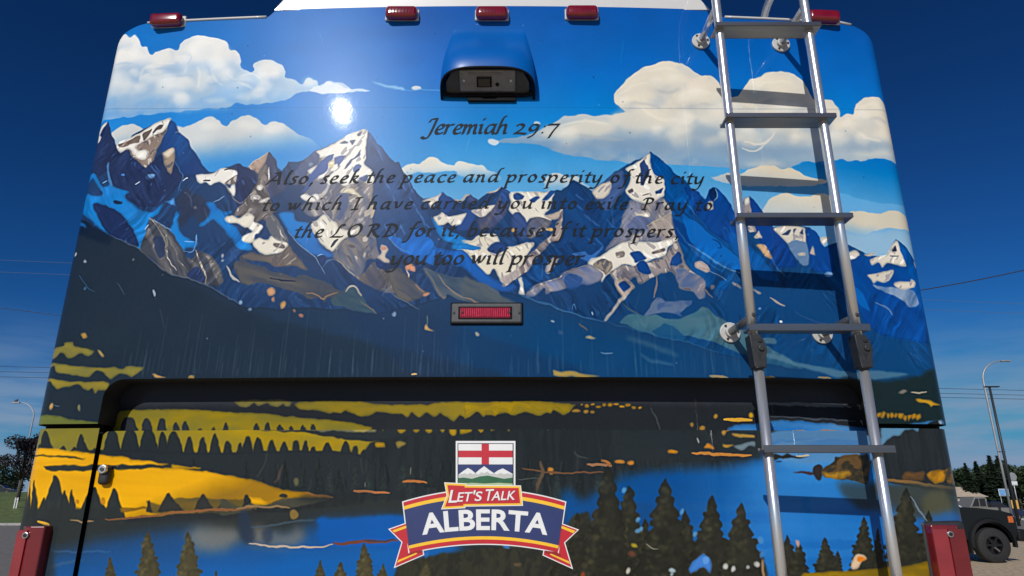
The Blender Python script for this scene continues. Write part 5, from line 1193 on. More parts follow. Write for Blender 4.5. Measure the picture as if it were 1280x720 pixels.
# tail lamps
for s in (-1, 1):
    if s < 0:
        xi, zt = on_rear(62.5, 658, .0)[0], on_rear(45, 657.5)[2]
    else:
        xi, zt = on_rear(1157.5, 656, .0)[0], on_rear(1175, 656)[2]
    xo = XC + s * (HALF - .026)
    y0 = DREAR + .012 + bow(xi)
    lo = zt - .42
    # plan of the lens: inner facet, flat middle, outer facet round the corner
    pl = [(xi, y0 + .004), (xi + s * .004, y0 - .026), (xi + s * .040, y0 - .030), (xo - s * .030, y0 - .018), (xo - s * .004, y0 + .012), (xo, y0 + .10), (xi, y0 + .10)]
    n = len(pl)
    v = [(a, b, zt) for a, b in pl] + [(a, b, lo) for a, b in pl]
    f = [(i, (i + 1) % n, n + (i + 1) % n, n + i) for i in range(n)] + [tuple(range(n)), tuple(range(n, 2 * n))]
    bm = bmesh.new()
    vs = [bm.verts.new(q) for q in v]
    for q in f: bm.faces.new([vs[k] for k in q])
    bmesh.ops.bevel(bm, geom=list(bm.edges), offset=.003, segments=2, affect='EDGES', profile=.5)
    tl = vp(bmobj('tail_lamp', bm, M_tail, None), van)
    # paler flat facet set proud of the red body, lid line and screw
    wa = xi + s * .044; wb = xo - s * .012
    q = [(wa, y0 - .0325, zt - .010), (wb, y0 - .018, zt - .010), (wb, y0 - .018, lo), (wa, y0 - .0325, lo)]
    q2 = [(a, b + .012, c) for a, b, c in q]
    vp(mesh('outer_lens', q + q2, [(0, 1, 2, 3), (4, 7, 6, 5), (0, 4, 5, 1), (1, 5, 6, 2), (2, 6, 7, 3), (3, 7, 4, 0)], M_tail2 if s < 0 else M_tail), tl)
    if s > 0:
        q = [(xi + .004, y0 - .0285, zt - .010), (xi + .040, y0 - .0325, zt - .010), (xi + .040, y0 - .0325, lo), (xi + .004, y0 - .0285, lo)]
        vp(mesh('inner_lens', q + [(a, b + .01, c) for a, b, c in q], [(0, 1, 2, 3), (0, 4, 5, 1), (1, 5, 6, 2), (3, 7, 4, 0)], M_tail2), tl)
        vp(bxo('housing', ((xi + xo) / 2 - .004, y0 + .022, zt - .20), (abs(xo - xi) + .012, .05, .42), M_plast, None, .010, 3), tl)
    sx = xi + s * .045
    if s > 0: sx = xi + .046
    vp(disc('screw', (sx, y0 - .033, zt - .022), (0, -1, 0), .008, .006, M_screw, None, 16, .001), tl)
    vp(disc('screw_slot', (sx, y0 - .0365, zt - .022), (0, -1, 0), .0045, .003, M_hole, None, 10), tl)

# ------------------------------------------------------------------ ladder
LD = .172                      # stand-off from the panel
def on_lad(px, py, d=LD):
    return on_y(px, py, DREAR + bow(on_y(px, py, DREAR)[0]) - d)
YL = DREAR + bow(.73) - LD
def lp(px, py):
    return on_y(px, py, YL)
XLr = (lp(912, 150)[0] + lp(939, 405)[0]) / 2; XRr = (lp(1030, 150)[0] + lp(1067, 405)[0]) / 2
RZ = [lp(960, 38.5)[2], lp(970, 151.5)[2], lp(990, 275)[2], lp(1005, 412.5)[2], lp(1020, 563)[2]]
RZ.append(RZ[4] - (RZ[0] - RZ[4]) / 4)
rail_r = .0128
z_hinge = RZ[3] - .016
z_hb = lp(945, 461)[2]
ladder = None
def lpart(o):
    return vp(o, ladder) if ladder is not None else o
pts = []
top = RZ[0] + .30
for s in [0, 1]:
    xr_ = (XLr, XRr)[s]
    P = [(xr_, YL, z_hinge - .01), (xr_, YL, RZ[2]), (xr_, YL, RZ[0]), (xr_, YL, top - .10)]
    for k in range(1, 9):
        a = math.pi / 2 * k / 8
        P.append((xr_, YL + .10 - .10 * math.cos(a), top - .10 + .10 * math.sin(a)))
    P += [(xr_, YL + .22, top)]
    for k in range(1, 7):
        a = math.pi / 2 * k / 6
        P.append((xr_, YL + .22 + .09 * math.sin(a), top - .09 + .09 * math.cos(a)))
    P += [(xr_, YL + .31, Z_SH + .012)]
    bm = bmesh.new(); add_tube(bm, P, rail_r, 28)
    o = bmobj('ladder' if ladder is None else 'rail', bm, M_alu, None)
    if ladder is None:
        ladder = vp(o, van); ladder['label'] = 'folding aluminium roof ladder bolted to the rear'
    else:
        lpart(o)
LOW = .008
for s in (0, 1):
    xr_ = (XLr, XRr)[s] + .006
    lpart(tube('lower_rail', [(xr_, YL + .004, z_hb + .015), (xr_, YL + .004, RZ[5] - .28)], rail_r * .98, M_alu, None, 28))
    lpart(disc('rubber_foot', (xr_, YL + .004, RZ[5] - .29), (0, 0, 1), .019, .05, M_black, None, 16, .004))
for i, z in enumerate(RZ):
    ext = (.018, .022)
    if i >= 3: ext = (.016, .034)
    dx = .004 if i > 3 else 0
    xa_, xb2 = XLr - ext[0] + dx, XRr + ext[1] + dx
    if i < 4: xb2 = XRr + .026
    bm = bmesh.new()
    dep = .060 if i < 3 else .046
    add_box(bm, ((xa_ + xb2) / 2, YL, z - .002), (xb2 - xa_, dep, .006), .0015, 1)
    add_box(bm, ((xa_ + xb2) / 2, YL - dep / 2 + .002, z + .002), (xb2 - xa_, .0045, .014 if i < 3 else .018), .0012, 1)
    add_box(bm, ((xa_ + xb2) / 2, YL + dep / 2 - .002, z + .001), (xb2 - xa_, .0045, .012), .0012, 1)
    rg = lpart(bmobj('rung', bm, M_tread, None))
for s in (0, 1):
    xr_ = (XLr, XRr)[s]
    for zz in (lp(886, 12)[2] + .012, on_rear(910, 416)[2]):
        yp = DREAR + bow(xr_)
        fx = xr_ - .004
        lpart(tube('standoff', [(fx, yp - .004, zz), (xr_, YL + .006, zz)], .0105, M_alu if zz > RZ[1] else M_tread, None, 14))
        fl = lpart(disc('flange', (fx, yp - .0045, zz), (0, -1, 0), .029, .008, M_flange, None, 28, .0025))
        lpart(disc('flange_collar', (fx, yp - .012, zz), (0, -1, 0), .0155, .014, M_flange if zz > RZ[1] else M_flange, None, 20, .002))
        for k in range(3):
            a = math.pi / 2 + 2 * math.pi * k / 3 + .6
            lpart(disc('flange_screw', (fx + .0215 * math.cos(a), yp - .0095, zz + .0215 * math.sin(a)), (0, -1, 0), .0035, .003, M_hole, None, 10))
    lpart(disc('rail_bolt', (xr_ + .003, YL - rail_r, RZ[3] + .036), (0, -1, 0), .0052, .005, M_plast, None, 12, .001))
    # black folding joint: upper clevis, knuckle, lower socket with its notch
    zc_, zb_ = z_hinge, z_hb
    h = zc_ - zb_
    bm = bmesh.new()
    outline = [(-.016, zc_), (.012, zc_), (.018, zc_ - h * .22), (.024, zc_ - h * .32), (.026, zc_ - h * .48), (.020, zc_ - h * .60), (.022, zc_ - h * .62), (.0195, zb_), (-.010, zb_), (-.013, zc_ - h * .5)]
    vs1 = [bm.verts.new((xr_ + a, YL - .019, b)) for a, b in outline]
    vs2 = [bm.verts.new((xr_ + a, YL + .019, b)) for a, b in outline]
    n = len(outline)
    bm.faces.new(vs1[::-1]); bm.faces.new(vs2)
    for k in range(n):
        bm.faces.new((vs1[k], vs1[(k + 1) % n], vs2[(k + 1) % n], vs2[k]))
    bmesh.ops.bevel(bm, geom=list(bm.edges), offset=.0025, segments=2, affect='EDGES', profile=.5)
    hg = lpart(bmobj('folding_joint', bm, M_plast, None))
    lpart(disc('joint_pin', (xr_ + .010, YL - .020, zc_ - h * .42), (0, -1, 0), .0075, .008, M_plast, None, 16, .0015))
    v = [(xr_ + a, YL - .0192, b) for a, b in ((-.002, zc_ - h * .56), (.012, zc_ - h * .56), (.004, zc_ - h * .80))]
    lpart(mesh('joint_notch', v + [(a, b + .004, c) for a, b, c in v], [(0, 1, 2), (3, 5, 4), (0, 3, 4, 1), (1, 4, 5, 2), (2, 5, 3, 0)], M_hole))
    lpart(bxo('joint_button', (xr_ + .009, YL - .020, zc_ - h * .2), (.010, .004, .007), M_hole, None, .001))

# ------------------------------------------------------------------ verse lettering: broad pen strokes laid on the panel
G = {
 'a': (1.0, '.8,.88 .48,1 .14,.62 .1,.2 .28,.0 .58,.25 .8,.78|.86,1 .74,.45 .72,.1 .84,.0 1.0,.12'),
 'b': (.92, '.5,1.8 .32,1.7 .2,1 .12,.1|.16,.6 .5,1 .8,.8 .74,.3 .45,.0 .12,.1'),
 'c': (.8, '.78,.85 .5,1 .18,.7 .1,.3 .3,.0 .58,.04 .76,.18'),
 'd': (1.02, '.8,.88 .48,1 .14,.62 .1,.2 .28,.0 .58,.25 .8,.78|1.3,1.78 1.0,1.72 .86,1.2 .74,.3 .78,.04 1.0,.12'),
 'e': (.8, '.14,.42 .5,.5 .72,.74 .56,1 .3,.88 .11,.45 .16,.1 .42,.0 .72,.18'),
 'f': (.62, '1.0,1.68 .74,1.78 .56,1.4 .4,.4 .28,-.35 .06,-.68 -.2,-.6|.16,.95 .78,.98'),
 'h': (.98, '.62,1.8 .36,1.66 .2,.8 .08,.0|.14,.45 .45,.97 .72,.9 .66,.4 .66,.06 .84,.08'),
 'i': (.48, '.0,.84 .2,1 .16,.5 .14,.06 .34,.1|.22,1.38 .38,1.56'),
 'k': (.88, '.62,1.8 .36,1.66 .2,.8 .08,.0|.14,.5 .5,.97 .72,.84 .5,.56 .22,.5|.32,.52 .55,.12 .86,.02'),
 'l': (.48, '.56,1.8 .34,1.62 .18,.6 .16,.06 .36,.08'),
 'm': (1.3, '.0,.84 .2,1 .14,.4 .08,.0|.13,.45 .45,.98 .6,.85 .54,.3 .5,.0|.55,.45 .85,.98 1.04,.88 .98,.35 1.0,.04 1.18,.08'),
 'n': (.94, '.0,.84 .2,1 .14,.4 .08,.0|.13,.45 .45,.98 .68,.88 .62,.35 .64,.04 .82,.08'),
 'o': (.92, '.56,1 .22,.82 .1,.35 .32,.0 .68,.18 .84,.64 .56,1'),
 'p': (.94, '-.02,.84 .2,1 .12,.3 .0,-.74|.14,.5 .5,1 .82,.8 .75,.3 .45,.0 .1,.12|-.18,-.74 .16,-.7'),
 'r': (.68, '.0,.84 .2,1 .14,.4 .08,.0|.13,.5 .38,.95 .68,.93'),
 's': (.7, '.66,.9 .4,1 .2,.8 .4,.52 .56,.28 .38,.0 .04,.1'),
 't': (.58, '.4,1.34 .25,.8 .16,.2 .28,.0 .54,.12|.0,.93 .62,.98'),
 'u': (1.0, '.0,.84 .2,1 .12,.4 .2,.03 .5,.15 .72,.6|.84,1 .72,.4 .74,.04 .94,.1'),
 'v': (.84, '-.02,.9 .18,.98 .3,.05 .64,.5 .74,.98'),
 'w': (1.22, '-.02,.9 .18,.98 .26,.05 .55,.5 .65,.95|.65,.95 .7,.05 1.0,.5 1.12,.98'),
 'x': (.88, '.0,.88 .2,.98 .5,.3 .7,.0 .88,.1|.86,.96 .45,.5 .0,.04'),
 'y': (.96, '.0,.84 .2,1 .12,.4 .2,.03 .5,.15 .72,.6|.84,1 .7,.2 .5,-.5 .2,-.76 -.12,-.62'),
 'A': (1.32, '-.05,.02 .5,.8 .98,1.55|.98,1.55 1.06,.7 1.18,.02|.34,.52 1.06,.54|.5,1.38 .7,1.52 .98,1.55'),
 'J': (.86, '.28,1.2 .38,1.5 .86,1.54|.84,1.5 .66,.5 .48,-.3 .18,-.46 -.1,-.24'),
 'L': (1.2, '1.05,1.36 .84,1.56 .62,1.3 .46,.4 .1,.03|.02,.03 .5,.06 1.06,.0 1.14,.16'),
 'O': (1.45, '.82,1.55 .3,1.28 .1,.6 .4,.0 .92,.12 1.28,.8 1.16,1.38 .82,1.55'),
 'R': (1.3, '.56,1.5 .44,.7 .28,.0|.12,1.3 .6,1.56 1.08,1.38 .96,.94 .48,.8|.6,.8 .88,.22 1.28,.0'),
 'D': (1.42, '.56,1.5 .44,.7 .28,.05|.1,1.36 .6,1.56 1.22,1.22 1.24,.6 .82,.1 .1,.02'),
 'P': (1.12, '.56,1.5 .42,.6 .26,-.0|.12,1.2 .3,1.46 .7,1.56 1.12,1.34 .98,.9 .52,.76|.06,.0 .5,.02'),
 'I': (.86, '.26,1.5 .92,1.53|.64,1.5 .42,.05|.1,.02 .76,.03'),
 '2': (1.08, '.12,.78 .42,1.03 .78,.85 .6,.46 .05,.04|.05,.05 .5,.1 1.0,.02'),
 '9': (1.02, '.82,.88 .46,1.02 .12,.62 .3,.28 .7,.45 .86,.86|.86,.86 .76,.25 .5,-.15 .12,-.36'),
 '7': (1.02, '.1,.92 .5,.96 1.0,.98|1.0,.98 .58,.3 .34,-.36'),
 ':': (.5, '.2,.1 .3,.2|.3,.72 .4,.82'), '.': (.42, '.14,.04 .26,.16'), ',': (.42, '.2,.14 .24,.02 .1,-.26'), ' ': (.46, '')}
def lettering(text, x0p, x1p, yb, xh):
    """text from photo x0p to x1p on base line yb, x height in photo px"""
    A = on_rear(x0p, yb); B = on_rear(x1p, yb)
    zb = (A[2] + B[2]) / 2
    top = on_rear((x0p + x1p) / 2, yb - xh)
    sc = top[2] - zb
    adv = sum(G[ch][0] for ch in text)
    kx = (B[0] - A[0]) / adv
    gx_ = min(kx, sc * 1.2)
    na = math.radians(38); NW = .29; NV = (math.cos(na) * NW / 2, math.sin(na) * NW / 2)
    bm = bmesh.new(); pen = 0.0; lay = 0
    for ch in text:
        ad, st = G[ch]
        for s in st.split('|'):
            if not s: continue
            p = [tuple(float(q) for q in c.split(',')) for c in s.split()]
            p = chaikin(chaikin(p, .25, False), .25, False) if len(p) > 2 else p
            lay = (lay + 1) % 6
            dep = .0008 + lay * .00005
            def put(a, b):
                X = A[0] + pen * kx + (a + .17 * b) * gx_; Z = zb + b * sc
                return bm.verts.new((X, DREAR + bow(X) - dep, Z))
            prev = None
            for i, (a, b) in enumerate(p):
                cur = (put(a - NV[0], b - NV[1]), put(a + NV[0], b + NV[1]))
                if prev:
                    bm.faces.new((prev[0], cur[0], cur[1], prev[1]))
                prev = cur
            dep += .00003
            for i in range(len(p) - 1):          # hairline so that thin turns keep some width
                (a, b), (c, d) = p[i], p[i + 1]
                l = math.hypot(c - a, d - b) or 1; ux, uy = -(d - b) / l * .062, (c - a) / l * .062
                bm.faces.new((put(a - ux, b - uy), put(c - ux, d - uy), put(c + ux, d + uy), put(a + ux, b + uy)))
        pen += ad
    for fc in bm.faces:
        fc.normal_update()
        if fc.normal.y > 0: fc.normal_flip()
    me = bpy.data.meshes.new('verse_lettering'); bm.to_mesh(me); bm.free()
    return vp(link('verse_lettering', me, M_ink), van)
for tx, a, b, yb_, xh in (('Jeremiah 29:7', 529, 697, 168, 13.0), ('Also, seek the peace and prosperity of the city', 333, 882, 230.8, 12.8), ('to which I have carried you into exile. Pray to', 327, 893, 263.8, 12.6), ('the LORD for it, because if it prospers,', 367, 850, 297.2, 12.4), ('you too will prosper.', 487, 736, 331.2, 12.2)):
    lettering(tx, a, b, yb_, xh)

# ------------------------------------------------------------------ emblem on the hatch
E_red = mat('emblem red', srgb(196, 22, 40), .45, coat=.6, coat_r=.12, var=.05); E_yel = mat('emblem yellow', srgb(250, 198, 40), .45, coat=.6, coat_r=.12, var=.04)
E_nav = mat('emblem navy', srgb(34, 50, 104), .45, coat=.6, coat_r=.12, var=.06); E_wht = mat('emblem white', srgb(236, 236, 232), .45, coat=.6, coat_r=.12, var=.03)
E_blk = mat('emblem black', srgb(20, 22, 30), .45, coat=.6, coat_r=.12); E_grn = mat('emblem green', srgb(36, 96, 58), .45, coat=.6, coat_r=.12, var=.15, scale=60); E_gry = mat('emblem snow shade', srgb(196, 198, 190), .45, coat=.6, coat_r=.12, var=.08)
E_dred = mat('emblem deep red', srgb(150, 18, 30), .45, coat=.6, coat_r=.12, var=.05); E_grs = mat('emblem pale green', srgb(176, 196, 150), .45, coat=.6, coat_r=.12)
def to_door(kx, ky, lay):
    x, y, z = on_rear(470 + kx * .25, 540 + ky * .25, .022)
    return (x, y - .0006 - lay * .0004, z)
def decal(name, pts, lay, m, parent, polys=None):
    bm = bmesh.new()
    for pl in (polys or [pts]):
        vs = [bm.verts.new((a, 0, -b)) for a, b in pl]
        es = [bm.edges.new((vs[i], vs[(i + 1) % len(vs)])) for i in range(len(vs))]
        bmesh.ops.triangle_fill(bm, use_beauty=True, use_dissolve=False, edges=es)
    x0 = min(v.co.x for v in bm.verts); x1 = max(v.co.x for v in bm.verts)
    c = math.ceil(x0 / 60) * 60
    while c < x1:
        bmesh.ops.bisect_plane(bm, geom=bm.verts[:] + bm.edges[:] + bm.faces[:], plane_co=(c, 0, 0), plane_no=(1, 0, 0)); c += 60
    for v in bm.verts:
        v.co = to_door(v.co.x, -v.co.z, lay)
    for fc in bm.faces:
        fc.normal_update()
        if fc.normal.y > 0: fc.normal_flip()
    me = bpy.data.meshes.new(name); bm.to_mesh(me); bm.free()
    return vp(link(name, me, m), parent)
def P2(s): return [tuple(float(q) for q in c.split(',')) for c in s.split()]
def mir(p): return [(1078 - a, b) for a, b in p[::-1]]
yt = lambda x: 290 + 62 * ((x - 541) / 404.) ** 2
yb2 = lambda x: 558 + 44 * ((x - 541) / 370.) ** 2
def band(o0, o1, top=True):
    """strip of the arched banner between two offsets"""
    n = 24; lo, hi = [], []
    for k in range(n + 1):
        t = k / n
        def pt(o):
            if top: f = o / 260.
            else: f = 1 - o / 260.
            xl_ = 137 + 31 * f; xr2 = 945 - 37 * f
            x = xl_ + (xr2 - xl_) * t
            ya, yb3 = yt(137 + 808 * t), yb2(168 + 740 * t)
            return (x, ya + (yb3 - ya) * f)
        lo.append(pt(o0)); hi.append(pt(o1))
    return lo + hi[::-1]
def grow(p, k):
    cx_ = sum(a for a, b in p) / len(p); cy_ = sum(b for a, b in p) / len(p); out = []
    n = len(p)
    for i in range(n):
        a, b, c = p[i - 1], p[i], p[(i + 1) % n]
        d1 = (b[0] - a[0], b[1] - a[1]); d2 = (c[0] - b[0], c[1] - b[1])
        l1 = math.hypot(*d1) or 1; l2 = math.hypot(*d2) or 1
        nx = d1[1] / l1 + d2[1] / l2; ny = -d1[0] / l1 - d2[0] / l2
        l = math.hypot(nx, ny) or 1
        m_ = k / max(.35, l / 2)
        out.append((b[0] + nx / l * m_, b[1] + ny / l * m_))
    ar = sum(p[i - 1][0] * p[i][1] - p[i][0] * p[i - 1][1] for i in range(n))
    if ar < 0:
        return grow(p[::-1], k)
    return out
tailL = P2('70,487 158,456 172,600 232,590 236,612 97,672 133,550')
tailR = P2('1006,490 925,460 906,600 842,592 838,614 977,677 940,552')
banner = band(0, 260)
flag = P2('404,50 692,50 692,275 404,275')
plq = P2('345,255 450,260 452,268 722,270 732,366 446,370 444,378 330,384 356,318')
emb = decal('emblem', grow(banner, 6), 1, E_wht, van)
emb['label'] = 'red, navy and gold arched ribbon emblem with flag'
decal('ribbon_backing', grow(tailL, 5), 0, E_wht, emb); decal('ribbon_backing', grow(tailR, 5), 0, E_wht, emb)
decal('flag_backing', grow(flag, 5), 1.5, E_wht, emb)
decal('ribbon_tail', tailL, 1, E_red, emb); decal('ribbon_tail', tailR, 1, E_red, emb)
decal('ribbon_stripe', P2('82,492 156,466 158,478 92,502'), 2, E_yel, emb); decal('ribbon_stripe', P2('996,494 926,468 924,480 986,506'), 2, E_yel, emb)
decal('ribbon_stripe', P2('106,654 112,640 200,604 208,606 200,612'), 2, E_yel, emb); decal('ribbon_stripe', P2('970,660 964,646 876,608 868,610 876,616'), 2, E_yel, emb)
decal('ribbon_fold', P2('172,600 232,590 234,600 196,612 150,618'), 1.8, E_dred, emb); decal('ribbon_fold', P2('906,600 842,592 840,602 884,616 930,622'), 1.8, E_dred, emb)
decal('banner_red', banner, 2.5, E_red, emb); decal('banner_gold', band(20, 38), 3.2, E_yel, emb); decal('banner_gold', band(20, 36, False), 3.2, E_yel, emb)
nv = band(38, 39)[:25] + band(36, 35, False)[:25][::-1]
decal('banner_navy', nv, 3.6, E_nav, emb)
decal('flag_border', grow(P2('408,56 688,56 688,272 408,272'), 0), 2.2, E_blk, emb)
decal('flag_white', P2('412,60 683,60 683,162 412,162'), 2.8, E_wht, emb)
decal('flag_cross', P2('412,93 683,93 683,127 412,127'), 3.2, E_red, emb); decal('flag_cross', P2('528,60 565,60 565,162 528,162'), 3.6, E_red, emb)
decal('flag_sky', P2('412,162 683,162 683,272 412,272'), 2.8, E_nav, emb)
decal('flag_mountain', P2('412,214 435,196 460,180 478,190 497,206 515,190 541,171 566,190 590,206 610,192 634,182 660,196 683,210 683,272 412,272'), 3.2, E_wht, emb)
decal('flag_mountain_shade', P2('412,214 430,210 445,206 458,212 470,204 485,212 497,206 512,212 528,200 541,206 556,198 572,210 590,206 605,212 622,204 640,212 658,206 683,214 683,272 412,272'), 3.6, E_gry, emb)
decal('flag_hill', P2('412,230 440,228 480,234 520,222 560,218 600,226 640,234 683,228 683,272 412,272'), 4.0, E_grn, emb)
decal('flag_grass', P2('412,258 480,254 541,258 610,254 683,258 683,272 412,272'), 4.4, E_grs, emb)
decal('plaque_border', grow(plq, 3), 5.0, E_wht, emb); decal('plaque_gold', grow(plq, -1), 5.4, E_yel, emb); decal('plaque_red', grow(plq, -10), 5.8, E_red, emb)
def font_mesh(text, off=0.0, size=1.0, space=1.0):
    cu = bpy.data.curves.new('lettering', 'FONT'); cu.body = text; cu.size = size; cu.offset = off; cu.space_character = space; cu.resolution_u = 4; cu.fill_mode = 'FRONT'
    ob = bpy.data.objects.new('lettering', cu); COL.objects.link(ob)
    bpy.context.view_layer.update()
    me = bpy.data.meshes.new_from_object(ob.evaluated_get(bpy.context.evaluated_depsgraph_get()))
    bpy.data.objects.remove(ob); bpy.data.curves.remove(cu)
    return me
def text_decal(name, parts, fn, lay, m, parent):
    """parts = [(text, scale, offset, x0, x1)] laid left to right in 0..1, fn maps (u, v) to emblem units"""
    bm = bmesh.new()
    for tx, off, u0, u1, vs_ in parts:
        me = font_mesh(tx, off)
        co = [v.co.copy() for v in me.vertices]
        xa2, xb3 = min(c.x for c in co), max(c.x for c in co); za, zb3 = min(c.y for c in co), max(c.y for c in co)
        base = len(bm.verts)
        nvs = []
        for c in co:
            u = u0 + (u1 - u0) * (c.x - xa2) / (xb3 - xa2); w = (c.y - za) / (zb3 - za) * vs_[1] + vs_[0]
            a, b = fn(u, w)
            nvs.append(bm.verts.new(to_door(a, b, lay)))
        for p in me.polygons:
            try: bm.faces.new([nvs[k] for k in p.vertices])
            except ValueError: pass
        bpy.data.meshes.remove(me)
    for fc in bm.faces:
        fc.normal_update()
        if fc.normal.y > 0: fc.normal_flip()
    me = bpy.data.meshes.new(name); bm.to_mesh(me); bm.free()
    return vp(link(name, me, m), parent)
def arc(u, w):
    x = 232 + u * 624; sl = 48 * (x - 541) / 96100.
    b = 490 + 25 * ((x - 541) / 310.) ** 2
    return (x + w * 104 * sl * .9, b - w * 104)
text_decal('emblem_lettering', [('ALBERTA', .028, 0, 1, (0, 1))], arc, 4.4, E_wht, emb)
def plaque_map(u, w):
    x = 362 + u * 336; b = 354 - 12 * u
    return (x + w * 12, b - w * 60)
for lay, dx, dy, mm in ((6.2, 4, 4, E_dred), (6.8, 0, 0, E_wht)):
    fn = lambda u, w, dx=dx, dy=dy: (plaque_map(u, w)[0] + dx, plaque_map(u, w)[1] + dy)
    text_decal('emblem_lettering', [('L', .012, 0, .125, (0, 1.06)), ('ET', .012, .125, .335, (.06, .78)), ("'", .012, .345, .375, (.62, .36)), ('S', .012, .385, .485, (.06, .80)), ('T', .012, .525, .645, (.06, .96)), ('ALK', .012, .635, .985, (.06, .76))], fn, lay, mm, emb)
    # serifs on the capitals' feet

# ------------------------------------------------------------------ ground
M_gravel = mat('gravel lot', (.50, .39, .255), .9, var=.35, scale=9, detail=12, bump=.3)
M_asph = mat('worn asphalt', (.18, .166, .146), .9, var=.25, scale=4, detail=10)
M_grass = mat('mown grass', (.10, .135, .035), .9, var=.45, scale=2.5, detail=10, bump=.4)
def grid_sheet(name, x0, x1, y0, y1, nx, ny, zf, m, label=None, cat=None, kind='structure'):
    v = [(x0 + (x1 - x0) * i / nx, y0 + (y1 - y0) * j / ny, 0) for j in range(ny + 1) for i in range(nx + 1)]
    v = [(a, b, zf(a, b)) for a, b, _ in v]
    f = [(j * (nx + 1) + i, j * (nx + 1) + i + 1, (j + 1) * (nx + 1) + i + 1, (j + 1) * (nx + 1) + i) for j in range(ny) for i in range(nx)]
    o = mesh(name, v, f, m); o['kind'] = kind
    if label: o['label'] = label
    return o
grid_sheet('ground', -900, 900, -900, 900, 2, 2, lambda a, b: 0, M_gravel, 'pale gravel parking lot')
def berm(a, b):
    t = min(1, max(0, (b - 47) / 26)); return .008 + 2.35 * t * t * (3 - 2 * t)
grid_sheet('lawn', -140, -14, 46.5, 180, 24, 40, berm, M_grass, 'sloping green lawn beyond the asphalt')
grid_sheet('asphalt_strip', -140, -6, 12, 46.5, 1, 1, lambda a, b: .004, M_asph, 'worn asphalt before the lawn')
grid_sheet('grass_verge', 20.6, 60, 22.5, 36, 4, 4, lambda a, b: .006, M_grass, 'weedy grass beside the parked pickup')
grid_sheet('road', 14, 160, 38, 58, 1, 1, lambda a, b: .004, M_asph, 'grey road behind the parked pickup')
grid_sheet('far_verge', 14, 200, 58.5, 150, 4, 4, lambda a, b: .006, M_grass, 'strip of grass beyond the road')
M_kerb = mat('concrete kerb', (.36, .34, .31), .85, var=.15, scale=6)
o = bxo('kerb', (60, 58.2, .07), (140, .3, .14), M_kerb, None); o['kind'] = 'structure'; o['label'] = 'concrete kerb along the far edge of the road'
o = bxo('kerb', (-70, 46.4, .07), (128, .3, .16), M_kerb, None); o['kind'] = 'structure'; o['label'] = 'concrete kerb between asphalt and lawn'
# weeds standing in the verge by the pickup
rnd = random.Random(5)
v, f = [], []
for i in range(2600):
    x = 20.7 + rnd.random() ** 1.5 * 8; y = 22.6 + rnd.random() * 10
    a = rnd.uniform(0, 6.28); h = rnd.uniform(.12, .42); w = .02
    dx, dy = math.cos(a) * w, math.sin(a) * w; lx, ly = rnd.uniform(-.1, .1), rnd.uniform(-.1, .1)
    k = len(v); v += [(x - dx, y - dy, 0), (x + dx, y + dy, 0), (x + lx, y + ly, h)]; f.append((k, k + 1, k + 2))
o = mesh('weeds', v, f, mat('weed blades', (.10, .105, .035), .8, var=.4, scale=3)); o['kind'] = 'stuff'; o['label'] = 'dry weeds growing beside the pickup'

# ------------------------------------------------------------------ trees
def leaf_mesh(name, centres, n, size, seed, flat=.5):
    """n small leaf faces spread through blobs (x, y, z, rx, rz)"""
    rnd = random.Random(seed); v, f = [], []
    for i in range(n):
        cx_, cy_, cz_, rx, rz = rnd.choice(centres)
        while True:
            p = Vector((rnd.uniform(-1, 1), rnd.uniform(-1, 1), rnd.uniform(-1, 1)))
            if .35 < p.length < 1: break
        p = Vector((cx_ + p.x * rx, cy_ + p.y * rx, cz_ + p.z * rz))
        a = Vector((rnd.gauss(0, 1), rnd.gauss(0, 1), rnd.gauss(0, .6))).normalized(); b = a.cross(Vector((rnd.gauss(0, 1), rnd.gauss(0, 1), rnd.gauss(0, 1)))).normalized()
        s = size * rnd.uniform(.6, 1.4)
        k = len(v); v += [p - a * s, p + b * s * flat, p + a * s, p - b * s * flat]; f.append((k, k + 1, k + 2, k + 3))
    me = bpy.data.meshes.new(name); me.from_pydata(v, [], f); me.update(); return me
def decid(seed, h, r, n, size, trunk=.3):
    rnd = random.Random(seed)
    cs = []
    for i in range(16):
        a = rnd.uniform(0, 6.28); q = rnd.random() ** .6 * r * .75; z = h * rnd.uniform(.34, .88)
        k = 1 - abs((z / h) - .55)
        cs.append((math.cos(a) * q * k, math.sin(a) * q * k, z, r * rnd.uniform(.25, .42), r * rnd.uniform(.22, .36)))
    cm = leaf_mesh('crown', cs, n, size, seed)
    bm = bmesh.new()
    add_tube(bm, [(0, 0, -.1), (.03 * h * .2, 0, h * .3), (0, .05, h * .75)], .1, 8, True, [h * .028, h * .02, h * .008])
    for c in cs[::2]:
        add_tube(bm, [(0, 0, h * .28), (c[0] * .5, c[1] * .5, (h * .28 + c[2]) / 2 + .1), (c[0], c[1], c[2])], .05, 6, True, [h * .012, h * .008, h * .004])
    tm_ = bpy.data.meshes.new('trunk'); bm.to_mesh(tm_); bm.free()
    return cm, tm_
